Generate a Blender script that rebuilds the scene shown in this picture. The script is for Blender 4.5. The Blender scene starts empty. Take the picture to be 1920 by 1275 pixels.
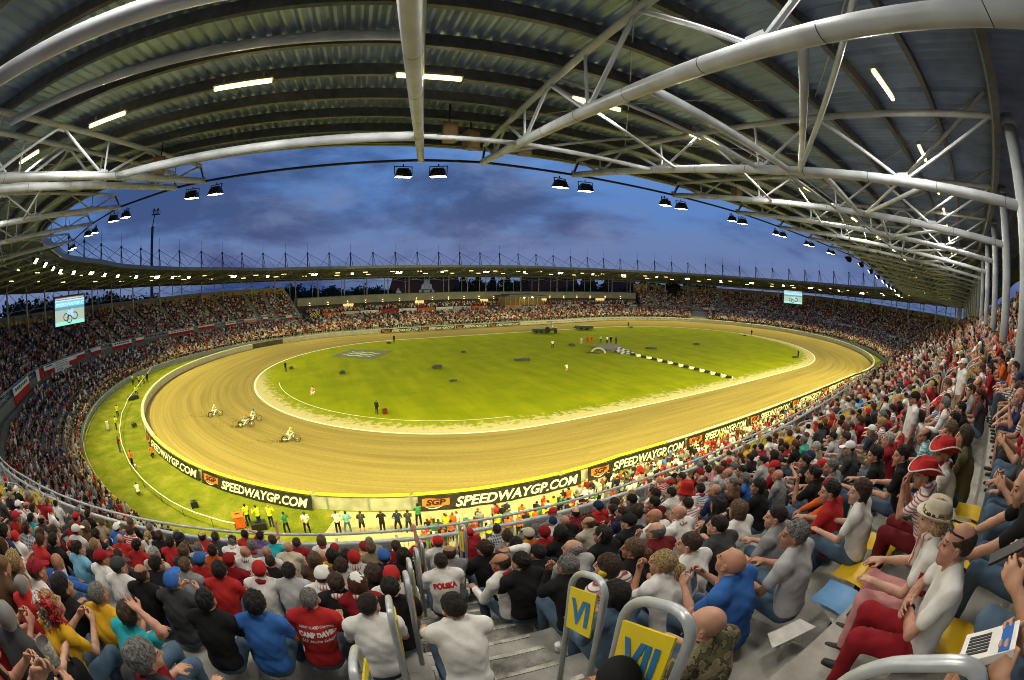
import bpy, bmesh, math, random
import numpy as np
from math import sin, cos, pi, radians, sqrt, atan2, hypot
from mathutils import Vector, Matrix
from mathutils.bvhtree import BVHTree
random.seed(7); rng = np.random.default_rng(7)
sc = bpy.context.scene
COL = sc.collection

# ------------------------------------------------------------------ camera (fisheye lens, 137 degrees across)
YAW, PITCH, ROLL = 0.46373, 0.154582, 0.0082712
CAM = np.array([-52.480, -70.647, 16.0])
OL, OR = 29.5317, 32.1197           # the infield oval: half straight and bend radius
sa, ca = sin(YAW), cos(YAW)
Fh = np.array([sa, ca, 0.]); Rh = np.array([ca, -sa, 0.]); Zh = np.array([0., 0., 1.])
fwd = cos(PITCH)*Fh - sin(PITCH)*Zh; up0 = cos(PITCH)*Zh + sin(PITCH)*Fh
rgt = cos(ROLL)*Rh + sin(ROLL)*up0; upv = -sin(ROLL)*Rh + cos(ROLL)*up0
cd = bpy.data.cameras.new("camera"); cam = bpy.data.objects.new("camera", cd); COL.objects.link(cam)
cam.matrix_world = Matrix(((rgt[0], upv[0], -fwd[0], CAM[0]), (rgt[1], upv[1], -fwd[1], CAM[1]), (rgt[2], upv[2], -fwd[2], CAM[2]), (0, 0, 0, 1)))
cd.type = 'PANO'; cd.panorama_type = 'FISHEYE_EQUISOLID'
cd.sensor_width = 36.0; cd.fisheye_lens = 842.484*36/1920; cd.fisheye_fov = pi
cd.clip_start = 0.05; cd.clip_end = 3000
sc.camera = cam

# ------------------------------------------------------------------ dusk sky
W = bpy.data.worlds.new("World"); sc.world = W; W.use_nodes = True
nt = W.node_tree; nt.nodes.clear(); N = nt.nodes.new; LK = nt.links.new
wo = N('ShaderNodeOutputWorld'); bg = N('ShaderNodeBackground'); LK(bg.outputs[0], wo.inputs[0])
tc = N('ShaderNodeTexCoord')
sep = N('ShaderNodeSeparateXYZ'); LK(tc.outputs['Generated'], sep.inputs[0])
def ramp(fac, stops, interp='EASE'):
    r = N('ShaderNodeValToRGB'); r.color_ramp.interpolation = interp
    el = r.color_ramp.elements
    while len(el) < len(stops): el.new(0.5)
    for e, (p, c) in zip(el, stops): e.position = p; e.color = (*c, 1) if len(c) == 3 else c
    LK(fac, r.inputs[0]); return r.outputs[0]
base = ramp(sep.outputs[2], [(0.0, (.145, .21, .40)), (.05, (.10, .19, .42)), (.14, (.072, .195, .52)), (.30, (.10, .25, .62)), (.7, (.06, .13, .30))])
def wnoise(scale, sc3, detail=6, rough=.55, dist=0.0):
    m = N('ShaderNodeMapping'); m.inputs['Scale'].default_value = sc3; LK(tc.outputs['Generated'], m.inputs[0])
    n = N('ShaderNodeTexNoise'); n.inputs['Scale'].default_value = scale; n.inputs['Detail'].default_value = detail
    n.inputs['Roughness'].default_value = rough; n.inputs['Distortion'].default_value = dist
    LK(m.outputs[0], n.inputs[0]); return n.outputs['Fac']
def wmix(a, b, fac):
    m = N('ShaderNodeMix'); m.data_type = 'RGBA'; LK(fac, m.inputs[0])
    LK(a, m.inputs[6])
    if isinstance(b, tuple): m.inputs[7].default_value = (*b, 1)
    else: LK(b, m.inputs[7])
    return m.outputs[2]
n1 = wnoise(1.9, (1, 1, 3.0), 6, .58, .25)
dark = ramp(n1, [(.41, (0, 0, 0)), (.60, (.95, .95, .95))])
n2 = wnoise(3.6, (1, 1, 2.4), 6, .6, .3)
wisp = ramp(n2, [(.50, (0, 0, 0)), (.74, (.7, .7, .7))])
c1 = wmix(base, (.013, .050, .195), dark)
c2 = wmix(c1, (.14, .205, .41), wisp)
sky = N('ShaderNodeTexSky'); sky.sky_type = 'NISHITA'; sky.sun_disc = False
sky.sun_elevation = radians(1.0); sky.sun_rotation = radians(200)
ad = N('ShaderNodeMix'); ad.data_type = 'RGBA'; ad.blend_type = 'ADD'; ad.inputs[0].default_value = 0.03
LK(c2, ad.inputs[6]); LK(sky.outputs[0], ad.inputs[7]); LK(ad.outputs[2], bg.inputs[0])
bg.inputs[1].default_value = 1.0
vs = sc.view_settings; vs.view_transform = 'Standard'; vs.look = 'None'; vs.exposure = 0.0; vs.gamma = 1.0
sc.render.engine = 'CYCLES'; sc.cycles.use_denoising = True; sc.cycles.max_bounces = 5; sc.cycles.filter_width = .95
sc.cycles.diffuse_bounces = 3; sc.cycles.glossy_bounces = 2; sc.cycles.transmission_bounces = 3; sc.cycles.sample_clamp_indirect = 4

# ------------------------------------------------------------------ materials
MATS = {}
def mat(name, col, rough=.7, metal=0., var=.12, scale=6., bump=0., bscale=40., emit=None, estr=0., spec=.4):
    if name in MATS: return MATS[name]
    m = bpy.data.materials.new(name); m.use_nodes = True; t = m.node_tree; b = t.nodes['Principled BSDF']
    b.inputs['Roughness'].default_value = rough; b.inputs['Metallic'].default_value = metal
    b.inputs['Specular IOR Level'].default_value = spec
    b.inputs['Base Color'].default_value = (*col, 1)
    if emit:
        b.inputs['Emission Color'].default_value = (*emit, 1); b.inputs['Emission Strength'].default_value = estr
    if var or bump:
        tcn = t.nodes.new('ShaderNodeTexCoord')
    if var:
        n = t.nodes.new('ShaderNodeTexNoise'); n.inputs['Scale'].default_value = scale; n.inputs['Detail'].default_value = 5
        t.links.new(tcn.outputs['Object'], n.inputs[0])
        r = t.nodes.new('ShaderNodeValToRGB'); e = r.color_ramp.elements
        e[0].position = .3; e[1].position = .72
        e[0].color = (*[c*(1-var*1.6) for c in col], 1); e[1].color = (*[min(1, c*(1+var)) for c in col], 1)
        t.links.new(n.outputs['Fac'], r.inputs[0]); t.links.new(r.outputs[0], b.inputs['Base Color'])
    if bump:
        n2 = t.nodes.new('ShaderNodeTexNoise'); n2.inputs['Scale'].default_value = bscale; n2.inputs['Detail'].default_value = 4
        t.links.new(tcn.outputs['Object'], n2.inputs[0])
        bp = t.nodes.new('ShaderNodeBump'); bp.inputs['Strength'].default_value = bump; bp.inputs['Distance'].default_value = .02
        t.links.new(n2.outputs['Fac'], bp.inputs['Height']); t.links.new(bp.outputs[0], b.inputs['Normal'])
    MATS[name] = m; return m
M_conc = mat('concrete', (.36, .35, .32), .9, var=.22, scale=3, bump=.3, bscale=60)
M_concd = mat('concrete_dark', (.17, .17, .17), .9, var=.2, scale=2)
M_white = mat('white_steel', (.49, .54, .60), .40, var=.16, scale=1.7, bump=.06, bscale=14)
M_galv = mat('galvanised_steel', (.36, .37, .39), .45, .55, var=.12, scale=8)
M_purl = mat('purlin_steel', (.12, .125, .13), .5, .4, var=.2, scale=5)
M_sheet = mat('roof_sheet', (.24, .34, .54), .38, .5, var=.2, scale=.9)
M_black = mat('black_paint', (.012, .012, .014), .5, var=.0)
M_dark = mat('dark_blue_steel', (.02, .028, .05), .5, var=.0)
M_yel = mat('yellow_vinyl', (.72, .56, .02), .5, var=.05, scale=2)
M_rail = mat('rail_steel', (.52, .55, .57), .4, .25, var=.1, scale=10)

# ------------------------------------------------------------------ helpers
def tag(o, label=None, cat=None, group=None, kind=None):
    if label: o['label'] = label
    if cat: o['category'] = cat
    if group: o['group'] = group
    if kind: o['kind'] = kind
    return o
def empty(name, loc=(0, 0, 0), rz=0.):
    o = bpy.data.objects.new(name, None); COL.objects.link(o); o.location = loc; o.rotation_euler = (0, 0, rz); o.empty_display_size = .1; return o
class MB:
    def __init__(s): s.v = []; s.f = []; s.m = []; s.n = 0
    def add(s, V, F, mi=0):
        V = np.asarray(V, float).reshape(-1, 3); s.v.append(V)
        for f in F: s.f.append([int(i)+s.n for i in f]); s.m.append(mi)
        s.n += len(V)
    def box(s, c, size, rz=0., mi=0, M=None):
        x, y, z = [k/2 for k in size]
        V = np.array([(-x,-y,-z),(x,-y,-z),(x,y,-z),(-x,y,-z),(-x,-y,z),(x,-y,z),(x,y,z),(-x,y,z)], float)
        if M is not None: V = V @ np.array(M).T
        elif rz:
            C_, S_ = cos(rz), sin(rz); V = np.stack([V[:,0]*C_-V[:,1]*S_, V[:,0]*S_+V[:,1]*C_, V[:,2]], 1)
        s.add(V+np.array(c, float), [(0,3,2,1),(4,5,6,7),(0,1,5,4),(1,2,6,5),(2,3,7,6),(3,0,4,7)], mi)
    def beam(s, a, b, w, h, mi=0):
        a = np.array(a, float); b = np.array(b, float); d = b-a; l = np.linalg.norm(d)
        if l < 1e-6: return
        d /= l; x = np.cross(d, Zh)
        x = np.array([1., 0, 0]) if np.linalg.norm(x) < 1e-4 else x/np.linalg.norm(x)
        y = np.cross(x, d); V = []
        for p in (a, b):
            for i, j in ((-1,-1),(1,-1),(1,1),(-1,1)): V.append(p+x*w/2*i+y*h/2*j)
        s.add(V, [(0,1,2,3),(7,6,5,4),(0,4,5,1),(1,5,6,2),(2,6,7,3),(3,7,4,0)], mi)
    def path(s, P, r, n=8, mi=0, closed=False):
        P = np.asarray(P, float); K = len(P); rr = np.broadcast_to(np.asarray(r, float), (K,))
        V = np.zeros((K, n, 3)); ref = None
        for i in range(K):
            if closed: d = P[(i+1) % K]-P[i-1]
            else: d = P[min(i+1, K-1)]-P[max(i-1, 0)]
            d = d/(np.linalg.norm(d)+1e-12)
            if ref is None: ref = np.array([0, 0, 1.]) if abs(d[2]) < .9 else np.array([1., 0, 0])
            x = ref-d*(ref@d); x /= np.linalg.norm(x)+1e-12; ref = x; y = np.cross(d, x)
            a = np.arange(n)*2*pi/n; V[i] = P[i]+rr[i]*(np.cos(a)[:, None]*x+np.sin(a)[:, None]*y)
        F = []
        for i in range(K if closed else K-1):
            i2 = (i+1) % K
            for j in range(n):
                F.append((i*n+j, i*n+(j+1) % n, i2*n+(j+1) % n, i2*n+j))
        if not closed: F += [tuple(range(n-1, -1, -1)), tuple((K-1)*n+j for j in range(n))]
        s.add(V.reshape(-1, 3), F, mi)
    def tube(s, a, b, r, n=8, mi=0): s.path([a, b], r, n, mi)
    def strip(s, rows, mi=0, closed=False):
        # rows: list of equal-length point lists, skinned into quads
        R_ = np.array(rows, float); a, b = R_.shape[:2]; F = []
        for i in range(a-1):
            for j in range(b if closed else b-1):
                j2 = (j+1) % b; F.append((i*b+j, i*b+j2, (i+1)*b+j2, (i+1)*b+j))
        s.add(R_.reshape(-1, 3), F, mi)
    def lathe(s, prof, c=(0, 0, 0), n=16, mi=0):
        a = np.arange(n)*2*pi/n; V = [[(c[0]+r*cos(t), c[1]+r*sin(t), c[2]+z) for t in a] for r, z in prof]
        s.strip(V, mi, closed=True)
    def build(s, name, mats, parent=None, smooth=False, uv=None):
        me = bpy.data.meshes.new(name)
        V = np.concatenate(s.v) if s.v else np.zeros((0, 3))
        me.from_pydata(V.tolist(), [], s.f)
        for m in (mats if isinstance(mats, (list, tuple)) else [mats]): me.materials.append(m)
        if any(s.m): me.polygons.foreach_set('material_index', s.m)
        if smooth: me.polygons.foreach_set('use_smooth', [True]*len(me.polygons))
        if uv is not None:
            ul = me.uv_layers.new(name='UVMap'); li = np.zeros(len(me.loops), np.int32); me.loops.foreach_get('vertex_index', li)
            ul.data.foreach_set('uv', np.asarray(uv, np.float32)[li].ravel())
        me.update()
        o = bpy.data.objects.new(name, me); COL.objects.link(o)
        if parent is not None: o.parent = parent
        return o
def smooth_by_angle(o, ang=40):
    me = o.data; me.polygons.foreach_set('use_smooth', [True]*len(me.polygons))
    bm = bmesh.new(); bm.from_mesh(me)
    for e in bm.edges:
        if len(e.link_faces) == 2 and e.calc_face_angle(0) > radians(ang): e.smooth = False
    bm.to_mesh(me); bm.free(); return o

# ------------------------------------------------------------------ plan of the stadium
PER = 4*OL+2*pi*OR
def OV(s, d):
    """point at arc length s along the infield oval, d metres outside it; and the outward normal"""
    s = s % PER
    if s < 2*OL: return np.array([-OL+s, -OR-d]), np.array([0., -1.])
    s -= 2*OL
    if s < pi*OR: a = -pi/2+s/OR; n = np.array([cos(a), sin(a)]); return np.array([OL, 0])+n*(OR+d), n
    s -= pi*OR
    if s < 2*OL: return np.array([OL-s, OR+d]), np.array([0., 1.])
    a = pi/2+(s-2*OL)/OR; n = np.array([cos(a), sin(a)]); return np.array([-OL, 0])+n*(OR+d), n
def toSD(x, y):
    if x > OL: return 2*OL+(atan2(y, x-OL)+pi/2)*OR, hypot(x-OL, y)-OR
    if x < -OL: return 4*OL+pi*OR+((atan2(y, x+OL) % (2*pi))-pi/2)*OR, hypot(x+OL, y)-OR
    return (x+OL, -y-OR) if y < 0 else (4*OL+pi*OR-OL-x-0*OL, y-OR)
def tab(s, S_, V_): return float(np.interp(s % PER, S_, V_, period=PER))
FS = ([0, 30, 59, 70, 85, 97, 110, 122, 135, 150, 160, 190, 219, 232, 245, 265, 280, 295, 303, 309, 315], [12.3, 12.2, 12.3, 14.5, 17.2, 19.6, 21.3, 21.4, 19.8, 16, 13.3, 12.6, 12.4, 14.6, 16.8, 17.5, 17.4, 16.8, 15.9, 14.5, 13.2])
LFS = ([0, 59, 72, 85, 97, 110, 135, 160, 219, 232, 245, 265, 285, 300, 306, 312, 316], [15.6, 15.6, 18.5, 21.5, 24, 25, 22.5, 15.8, 15.2, 17.5, 20.5, 26.5, 26.6, 25.8, 25.5, 22, 17])
dF = lambda s: tab(s, *FS)
dLF = lambda s: tab(s, *LFS)
# balcony rail of the upper tier, relative to the camera near by, from the oval elsewhere
near = [(-14.6, 14), (-10, 11.9), (-5, 10.45), (0, 9.3), (5, 8.7), (10, 8.75), (20, 9.1), (32, 10.0), (45, 10.9), (60, 11.9), (74, 13.2)]
far = [(77, 30), (86, 32.6), (97, 34.6), (110, 35.9), (122, 35.2), (135, 33.8), (148, 31.5), (160, 30), (190, 29.5), (214, 29.5), (226, 30.3), (240, 32.1), (254, 33.7), (266, 35), (278, 35.7), (290, 35.9), (296, 35.9)]
ctl = [np.array([CAM[0]+a, CAM[1]+b]) for a, b in near]+[OV(s, d)[0] for s, d in far]
ctl = np.array(ctl); cl = np.vstack([ctl, ctl[:1]]); sg = np.r_[0, np.cumsum(np.hypot(*np.diff(cl, axis=0).T))]
tt = np.arange(0, sg[-1], .5); RP = np.stack([np.interp(tt, sg, cl[:, k]) for k in (0, 1)], 1)
k_ = np.exp(-.5*(np.arange(-24, 25)/7.)**2); k_ /= k_.sum()
RP = np.stack([np.convolve(np.r_[RP[-24:, k], RP[:, k], RP[:24, k]], k_, 'valid') for k in (0, 1)], 1)
sg = np.r_[0, np.cumsum(np.hypot(*np.diff(np.vstack([RP, RP[:1]]), axis=0).T))]; TL = sg[-1]
TT = np.arange(0, TL, .5); cl = np.vstack([RP, RP[:1]]); RP = np.stack([np.interp(TT, sg, cl[:, k]) for k in (0, 1)], 1)
tg = np.roll(RP, -6, 0)-np.roll(RP, 6, 0); tg /= np.linalg.norm(tg, axis=1)[:, None]; RN = np.stack([tg[:, 1], -tg[:, 0]], 1)
NT = len(TT)
RS = np.array([toSD(*p) for p in RP])       # s and d of every rail sample
def ST(t, e, z):
    q = (t % TL)/TL*NT; i = int(q) % NT; w = q-int(q); j = (i+1) % NT
    p = RP[i]*(1-w)+RP[j]*w; n = RN[i]*(1-w)+RN[j]*w; n = n/np.linalg.norm(n)
    return np.array([p[0]+n[0]*e, p[1]+n[1]*e, z])
def STn(t):
    i = int((t % TL)/TL*NT) % NT; return RN[i]
def s_of(t): return RS[int((t % TL)/TL*NT) % NT][0]
def t_near(x, y):
    i = int(np.argmin((RP[:, 0]-x)**2+(RP[:, 1]-y)**2)); w = np.array([x, y])-RP[i]; tgv = np.array([-RN[i][1], RN[i][0]])
    return (i*TL/NT+float(w@tgv)) % TL, float(w@RN[i])
def t_of_s(s): return float(np.argmin(np.abs((RS[:, 0]-s+PER/2) % PER-PER/2)))*TL/NT
ZB = ([0, 22, 45, 62, 80, 93, 110, 127, 157, 192, 226, 240, 254, 267, 274, 285, 296, 302], [9.84, 9.84, 9.1, 7.2, 4.9, 4.5, 4.8, 4.5, 4.5, 5.0, 5.0, 5.4, 5.6, 6.4, 6.9, 7.8, 9.1, 9.84])
ZR = ([0, 30, 60, 90, 120, 142, 170, 225, 239, 248, 260, 270, 285, 302], [21, 20.6, 18.6, 16.8, 16.5, 16.7, 17.1, 17.3, 17.7, 18.4, 19.3, 20.4, 21, 21])
ZQ = ([0, 30, 60, 85, 103, 122, 140, 160, 226, 242, 265, 285, 302], [20.4, 20.0, 17.6, 15.6, 14.4, 13.6, 13.8, 14.5, 15.0, 15.9, 18.2, 20, 20.4])
z0 = lambda t: tab(s_of(t), *ZB)-1.0      # floor of the upper tier's first row
zR = lambda t: tab(s_of(t), *ZR)          # roof sheet, front edge
zQ = lambda t: tab(s_of(t), *ZQ)          # roof sheet, rear edge
def zsheet(t, e): return zR(t)+(zQ(t)-zR(t))*(e+7)/22
TREAD, RISE = .81, .418
def vip(t): return 141.5 < s_of(t) % PER < 232
def circ(a, b, step):
    """t values from a up to b (b may wrap)"""
    if b <= a: b += TL
    n = max(1, int(round((b-a)/step))); return [a+(b-a)*i/n for i in range(n+1)]
def cam_ray(x, y):
    dx, dy = x-960., 637.5-y; r = hypot(dx, dy); th = 2*math.asin(min(.999, r/(2*842.484))); s = sin(th)/max(r, 1e-9)
    return dx*s*rgt+dy*s*upv+cos(th)*fwd
# ------------------------------------------------------------------ ground
def ground_mat(name, build):
    m = bpy.data.materials.new(name); m.use_nodes = True; t = m.node_tree; b = t.nodes['Principled BSDF']
    b.inputs['Roughness'].default_value = .95; b.inputs['Specular IOR Level'].default_value = .04
    n = t.nodes.new; l = t.links.new; uv = n('ShaderNodeUVMap'); uv.uv_map = 'UVMap'
    def noise(scale, sv=(1, 1, 1), detail=6, rough=.6, src=None):
        mp = n('ShaderNodeMapping'); mp.inputs['Scale'].default_value = sv; l(src or uv.outputs[0], mp.inputs[0])
        x = n('ShaderNodeTexNoise'); x.inputs['Scale'].default_value = scale; x.inputs['Detail'].default_value = detail; x.inputs['Roughness'].default_value = rough
        l(mp.outputs[0], x.inputs[0]); return x.outputs['Fac']
    def rmp(fac, stops):
        r = n('ShaderNodeValToRGB'); el = r.color_ramp.elements
        while len(el) < len(stops): el.new(.5)
        for e, (p, c) in zip(el, stops): e.position = p; e.color = (*c, 1)
        l(fac, r.inputs[0]); return r.outputs[0]
    def mix(a, b_, fac, mode='MIX'):
        x = n('ShaderNodeMix'); x.data_type = 'RGBA'; x.blend_type = mode
        for s_, v in ((0, fac), (6, a), (7, b_)):
            if isinstance(v, (int, float)): x.inputs[s_].default_value = v
            elif isinstance(v, tuple): x.inputs[s_].default_value = (*v, 1)
            else: l(v, x.inputs[s_])
        return x.outputs[2]
    def math_(op, a, b_=0., clamp=False):
        x = n('ShaderNodeMath'); x.operation = op; x.use_clamp = clamp
        for i, v in enumerate((a, b_)):
            if isinstance(v, (int, float)): x.inputs[i].default_value = v
            else: l(v, x.inputs[i])
        return x.outputs[0]
    sx = n('ShaderNodeSeparateXYZ'); l(uv.outputs[0], sx.inputs[0])
    tcn = n('ShaderNodeTexCoord')
    so = n('ShaderNodeSeparateXYZ'); l(tcn.outputs['Object'], so.inputs[0])
    c, h = build(noise, rmp, mix, math_, list(sx.outputs)+[so.outputs[1]], tcn.outputs['Object'])
    l(c, b.inputs['Base Color'])
    if h is not None:
        bp = n('ShaderNodeBump'); bp.inputs['Strength'].default_value = .5; bp.inputs['Distance'].default_value = .05
        l(h, bp.inputs['Height']); l(bp.outputs[0], b.inputs['Normal'])
    return m
def b_grass(noise, rmp, mix, mt, uv, ob):
    g = rmp(noise(.25, detail=8, src=ob), [(.32, (.205, .245, .004)), (.5, (.25, .275, .006)), (.7, (.295, .315, .008))])
    fine = noise(9, detail=4, src=ob); g = mix(g, rmp(fine, [(.25, (.6, .6, .6)), (.75, (1.2, 1.2, 1.15))]), .8, 'MULTIPLY')
    stripe = rmp(noise(.5, (1, .12, 1), 3, src=ob), [(.42, (.82, .86, .8)), (.58, (1.05, 1.03, 1))]); g = mix(g, stripe, .6, 'MULTIPLY')
    oy = uv[3]
    # sand thrown over the edge by the bikes
    a = mt('ADD', mt('MULTIPLY', mt('ADD', uv[1], 4.2), .30), mt('MULTIPLY', mt('SUBTRACT', noise(1.1, detail=9, rough=.72, src=ob), .5), 3.6), True)
    g = mix(g, (.46, .40, .25), rmp(mt('MULTIPLY', a, mt('MULTIPLY', mt('SUBTRACT', 18., oy), .04, True)), [(.38, (0, 0, 0)), (.75, (1, 1, 1))]))
    return g, fine
def b_dirt(noise, rmp, mix, mt, uv, ob):
    g = rmp(noise(1, (.05, 1.1, 1), 7, .62), [(.3, (.19, .145, .056)), (.5, (.245, .187, .071)), (.72, (.305, .232, .09))])
    tracks = rmp(noise(1, (.018, 2.6, 1), 3, .5), [(.45, (.88, .88, .88)), (.5, (1.0, 1.0, 1.0)), (.55, (.93, .93, .93)), (.62, (1.08, 1.08, 1.07))]); g = mix(g, tracks, .55, 'MULTIPLY')
    fine = noise(3.2, detail=6, src=ob); g = mix(g, rmp(fine, [(.3, (.86, .86, .86)), (.7, (1.08, 1.08, 1.08))]), .7, 'MULTIPLY')
    # paler worn band beside the inner line
    a = rmp(mt('ADD', mt('MULTIPLY', uv[1], .16), mt('MULTIPLY', noise(.7, (.2, 1, 1), 5), .5)), [(.18, (1.22, 1.22, 1.24)), (.5, (1, 1, 1))])
    g = mix(g, a, 1., 'MULTIPLY')
    return g, fine
def b_verge(noise, rmp, mix, mt, uv, ob):
    g = rmp(noise(.5, detail=8, src=ob), [(.3, (.085, .11, .010)), (.52, (.14, .155, .016)), (.72, (.23, .205, .055))])
    fine = noise(11, detail=4, src=ob); return mix(g, rmp(fine, [(.25, (.5, .5, .5)), (.75, (1.2, 1.2, 1.2))]), .8, 'MULTIPLY'), fine
def b_apron(noise, rmp, mix, mt, uv, ob):
    g = rmp(noise(.8, detail=8, src=ob), [(.3, (.26, .23, .14)), (.55, (.34, .31, .20)), (.75, (.40, .37, .25))])
    fine = noise(7, detail=5, src=ob); return mix(g, rmp(fine, [(.3, (.8, .8, .8)), (.7, (1.1, 1.1, 1.1))]), .7, 'MULTIPLY'), fine
SS = np.linspace(0, PER, 321)
def ring(name, rows, m, z, kind='structure', svals=SS):
    """rows: list of functions d(s); mesh with UV = (s, d)"""
    mb = MB(); P = []; UV = []
    for f in rows:
        r = []
        for s in svals:
            d = f(s); q = OV(s, d)[0]; r.append((q[0], q[1], z)); UV.append((s, d))
        P.append(r)
    mb.strip([[P[i][j] for i in range(len(rows))] for j in range(len(svals))])
    UV = np.array(UV).reshape(len(rows), len(svals), 2).transpose(1, 0, 2).reshape(-1, 2)
    o = mb.build(name, m, uv=UV); o.data.flip_normals() if o.data.polygons[0].normal.z < 0 else None
    tag(o, kind=kind); return o
tr = MB(); K = 96
tr.strip([[(r*cos(2*pi*i/K), r*sin(2*pi*i/K), -.06 if r < 200 else -.06-(r-200)*.004) for i in range(K)] for r in (1, 60, 120, 200, 330)], closed=True)
terrain = tr.build('terrain', mat('meadow', (.03, .04, .02), .95, var=.3, scale=.05)); terrain.data.flip_normals() if terrain.data.polygons[0].normal.z < 0 else None
tag(terrain, kind='structure')
ring('infield_grass', [lambda s, k=k: -OR*.9999+(OR)*k for k in (0, .12, .3, .5, .65, .8, .9, 1.0)], ground_mat('grass_turf', b_grass), .0)
ring('speedway_track', [lambda s, k=k: k*(dF(s)+.3) for k in (0, .15, .3, .5, .75, 1)], ground_mat('track_dirt', b_dirt), .004)
ring('verge_grass', [lambda s, k=k: dF(s)+.25+k*(dLF(s)+.8-dF(s)) for k in (0, .33, .66, 1)], ground_mat('verge_turf', b_verge), .002)
ring('pit_apron', [lambda s, k=k: dF(s)+.5+k*(36-dF(s)) for k in (0, .25, .5, .75, 1)], ground_mat('sandy_concrete', b_apron), .010, svals=np.linspace(304.6, 319.5, 30))
M_line = mat('white_line_paint', (.78, .77, .70), .8, var=.12, scale=1.5)
ring('inner_line', [lambda s: -.16, lambda s: .16], M_line, .016)
ring('starting_box_line', [lambda s: -4.05, lambda s: -3.93], M_line, .018, svals=np.linspace(272, 318, 90))

# ------------------------------------------------------------------ safety fence: boards and cushions round the track
M_board = mat('cream_board', (.50, .46, .34), .7, var=.15, scale=1.2)
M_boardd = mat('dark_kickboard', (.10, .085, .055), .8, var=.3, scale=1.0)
M_grey = mat('grey_board', (.42, .41, .36), .75, var=.18, scale=1.1)
fence = tag(empty('safety_fence', (*OV(0, 12)[0], 0)), 'low speedway safety fence of boards and padded cushions round the dirt track', 'fence')
def fpart(name, m, prof, s0, s1, step=1.0, smooth=False):
    n = max(2, int((s1-s0)/step)); mb = MB(); o3 = Vector(fence.location)
    rows = []
    for s in np.linspace(s0, s1, n+1):
        d = dF(s); r = []
        for dd, z in prof:
            q = OV(s, d+dd)[0]; r.append((q[0]-o3.x, q[1]-o3.y, z))
        rows.append(r)
    mb.strip(rows, closed=True)
    o = mb.build(name, m, fence, smooth); bm = bmesh.new(); bm.from_mesh(o.data); bmesh.ops.recalc_face_normals(bm, faces=bm.faces); bm.to_mesh(o.data); bm.free(); return o
brd = [(.25, 0), (.33, 0), (.33, 1.12), (.25, 1.12)]
fpart('board_wall', M_grey, brd, 0, PER)
low = [(.0, .005), (.22, .005), (.22, 1.05), (.05, 1.05)]
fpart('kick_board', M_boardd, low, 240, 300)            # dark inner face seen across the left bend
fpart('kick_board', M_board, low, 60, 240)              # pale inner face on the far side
cush = [(-.12, .02), (.24, .02), (.24, .98), (.18, 1.16), (-.02, 1.20), (-.14, 1.10)]
top = [(.02, 1.19), (.08, 1.21), (.34, 1.21), (.40, 1.18), (.40, 1.13), (.02, 1.13)]
for a, b in ((288, 303.2), (303.4, 307.9), (308.1, 315.6), (315.8, 325.5)): fpart('air_cushion', M_yel, [(x, z+.02) for x, z in top], a, b, .6)
for a, b in ((325.6, 352), (352.2, 379)): fpart('air_cushion', M_board, top, a, b, .8)
for a, b in ((62, 118), (118.2, 141), (246, 287.8)): fpart('air_cushion', mat('cream_vinyl', (.56, .52, .36), .5, var=.1, scale=1.5), [(x, z) for x, z in cush], a, b, .8)
pm = MB()
for s in np.arange(226, 326, 2.0):
    d = dF(s); q, n = OV(s, d+.38); pm.box((q[0]-fence.location.x, q[1]-fence.location.y, .6), (.07, .07, 1.2), atan2(n[1], n[0]))
pm.build('fence_posts', M_galv, fence)['kind'] = 'stuff'

# ------------------------------------------------------------------ lettering
def text_mesh(txt, size=1., shear=0., bold=0., squash=1., ext=0.):
    cu = bpy.data.curves.new('t', 'FONT'); cu.body = txt; cu.size = size; cu.shear = shear; cu.offset = bold; cu.align_x = 'LEFT'; cu.extrude = ext
    cu.resolution_u = 3
    o = bpy.data.objects.new('t', cu); COL.objects.link(o); dg = bpy.context.evaluated_depsgraph_get()
    me = bpy.data.meshes.new_from_object(o.evaluated_get(dg)); V = np.zeros(len(me.vertices)*3); me.vertices.foreach_get('co', V); V = V.reshape(-1, 3)
    F = [tuple(p.vertices) for p in me.polygons]
    bpy.data.objects.remove(o); bpy.data.curves.remove(cu); bpy.data.meshes.remove(me)
    if len(V): V[:, 0] -= V[:, 0].min(); V[:, 0] *= squash
    return V, F
def subdiv(V, F, maxlen):
    bm = bmesh.new(); vs_ = [bm.verts.new(v) for v in V]
    for f in F:
        try: bm.faces.new([vs_[i] for i in f])
        except ValueError: pass
    for _ in range(4):
        ed = [e for e in bm.edges if e.calc_length() > maxlen]
        if not ed: break
        bmesh.ops.subdivide_edges(bm, edges=ed, cuts=1); bmesh.ops.triangulate(bm, faces=[f for f in bm.faces if len(f.verts) > 4])
    bm.verts.index_update(); V2 = np.array([v.co[:] for v in bm.verts]); F2 = [tuple(v.index for v in f.verts) for f in bm.faces]; bm.free(); return V2, F2
M_ban = mat('black_banner', (.018, .018, .016), .6, var=.3, scale=2)
M_let = mat('white_lettering', (.80, .78, .66), .6, var=.05)
M_org = mat('orange_logo', (.75, .16, .03), .55, var=.2, scale=5)
def on_fence(s, side, out, z): 
    q, n = OV(s, dF(s)+(.46+out if side > 0 else -.16-out)); return (q[0], q[1], z)
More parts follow.
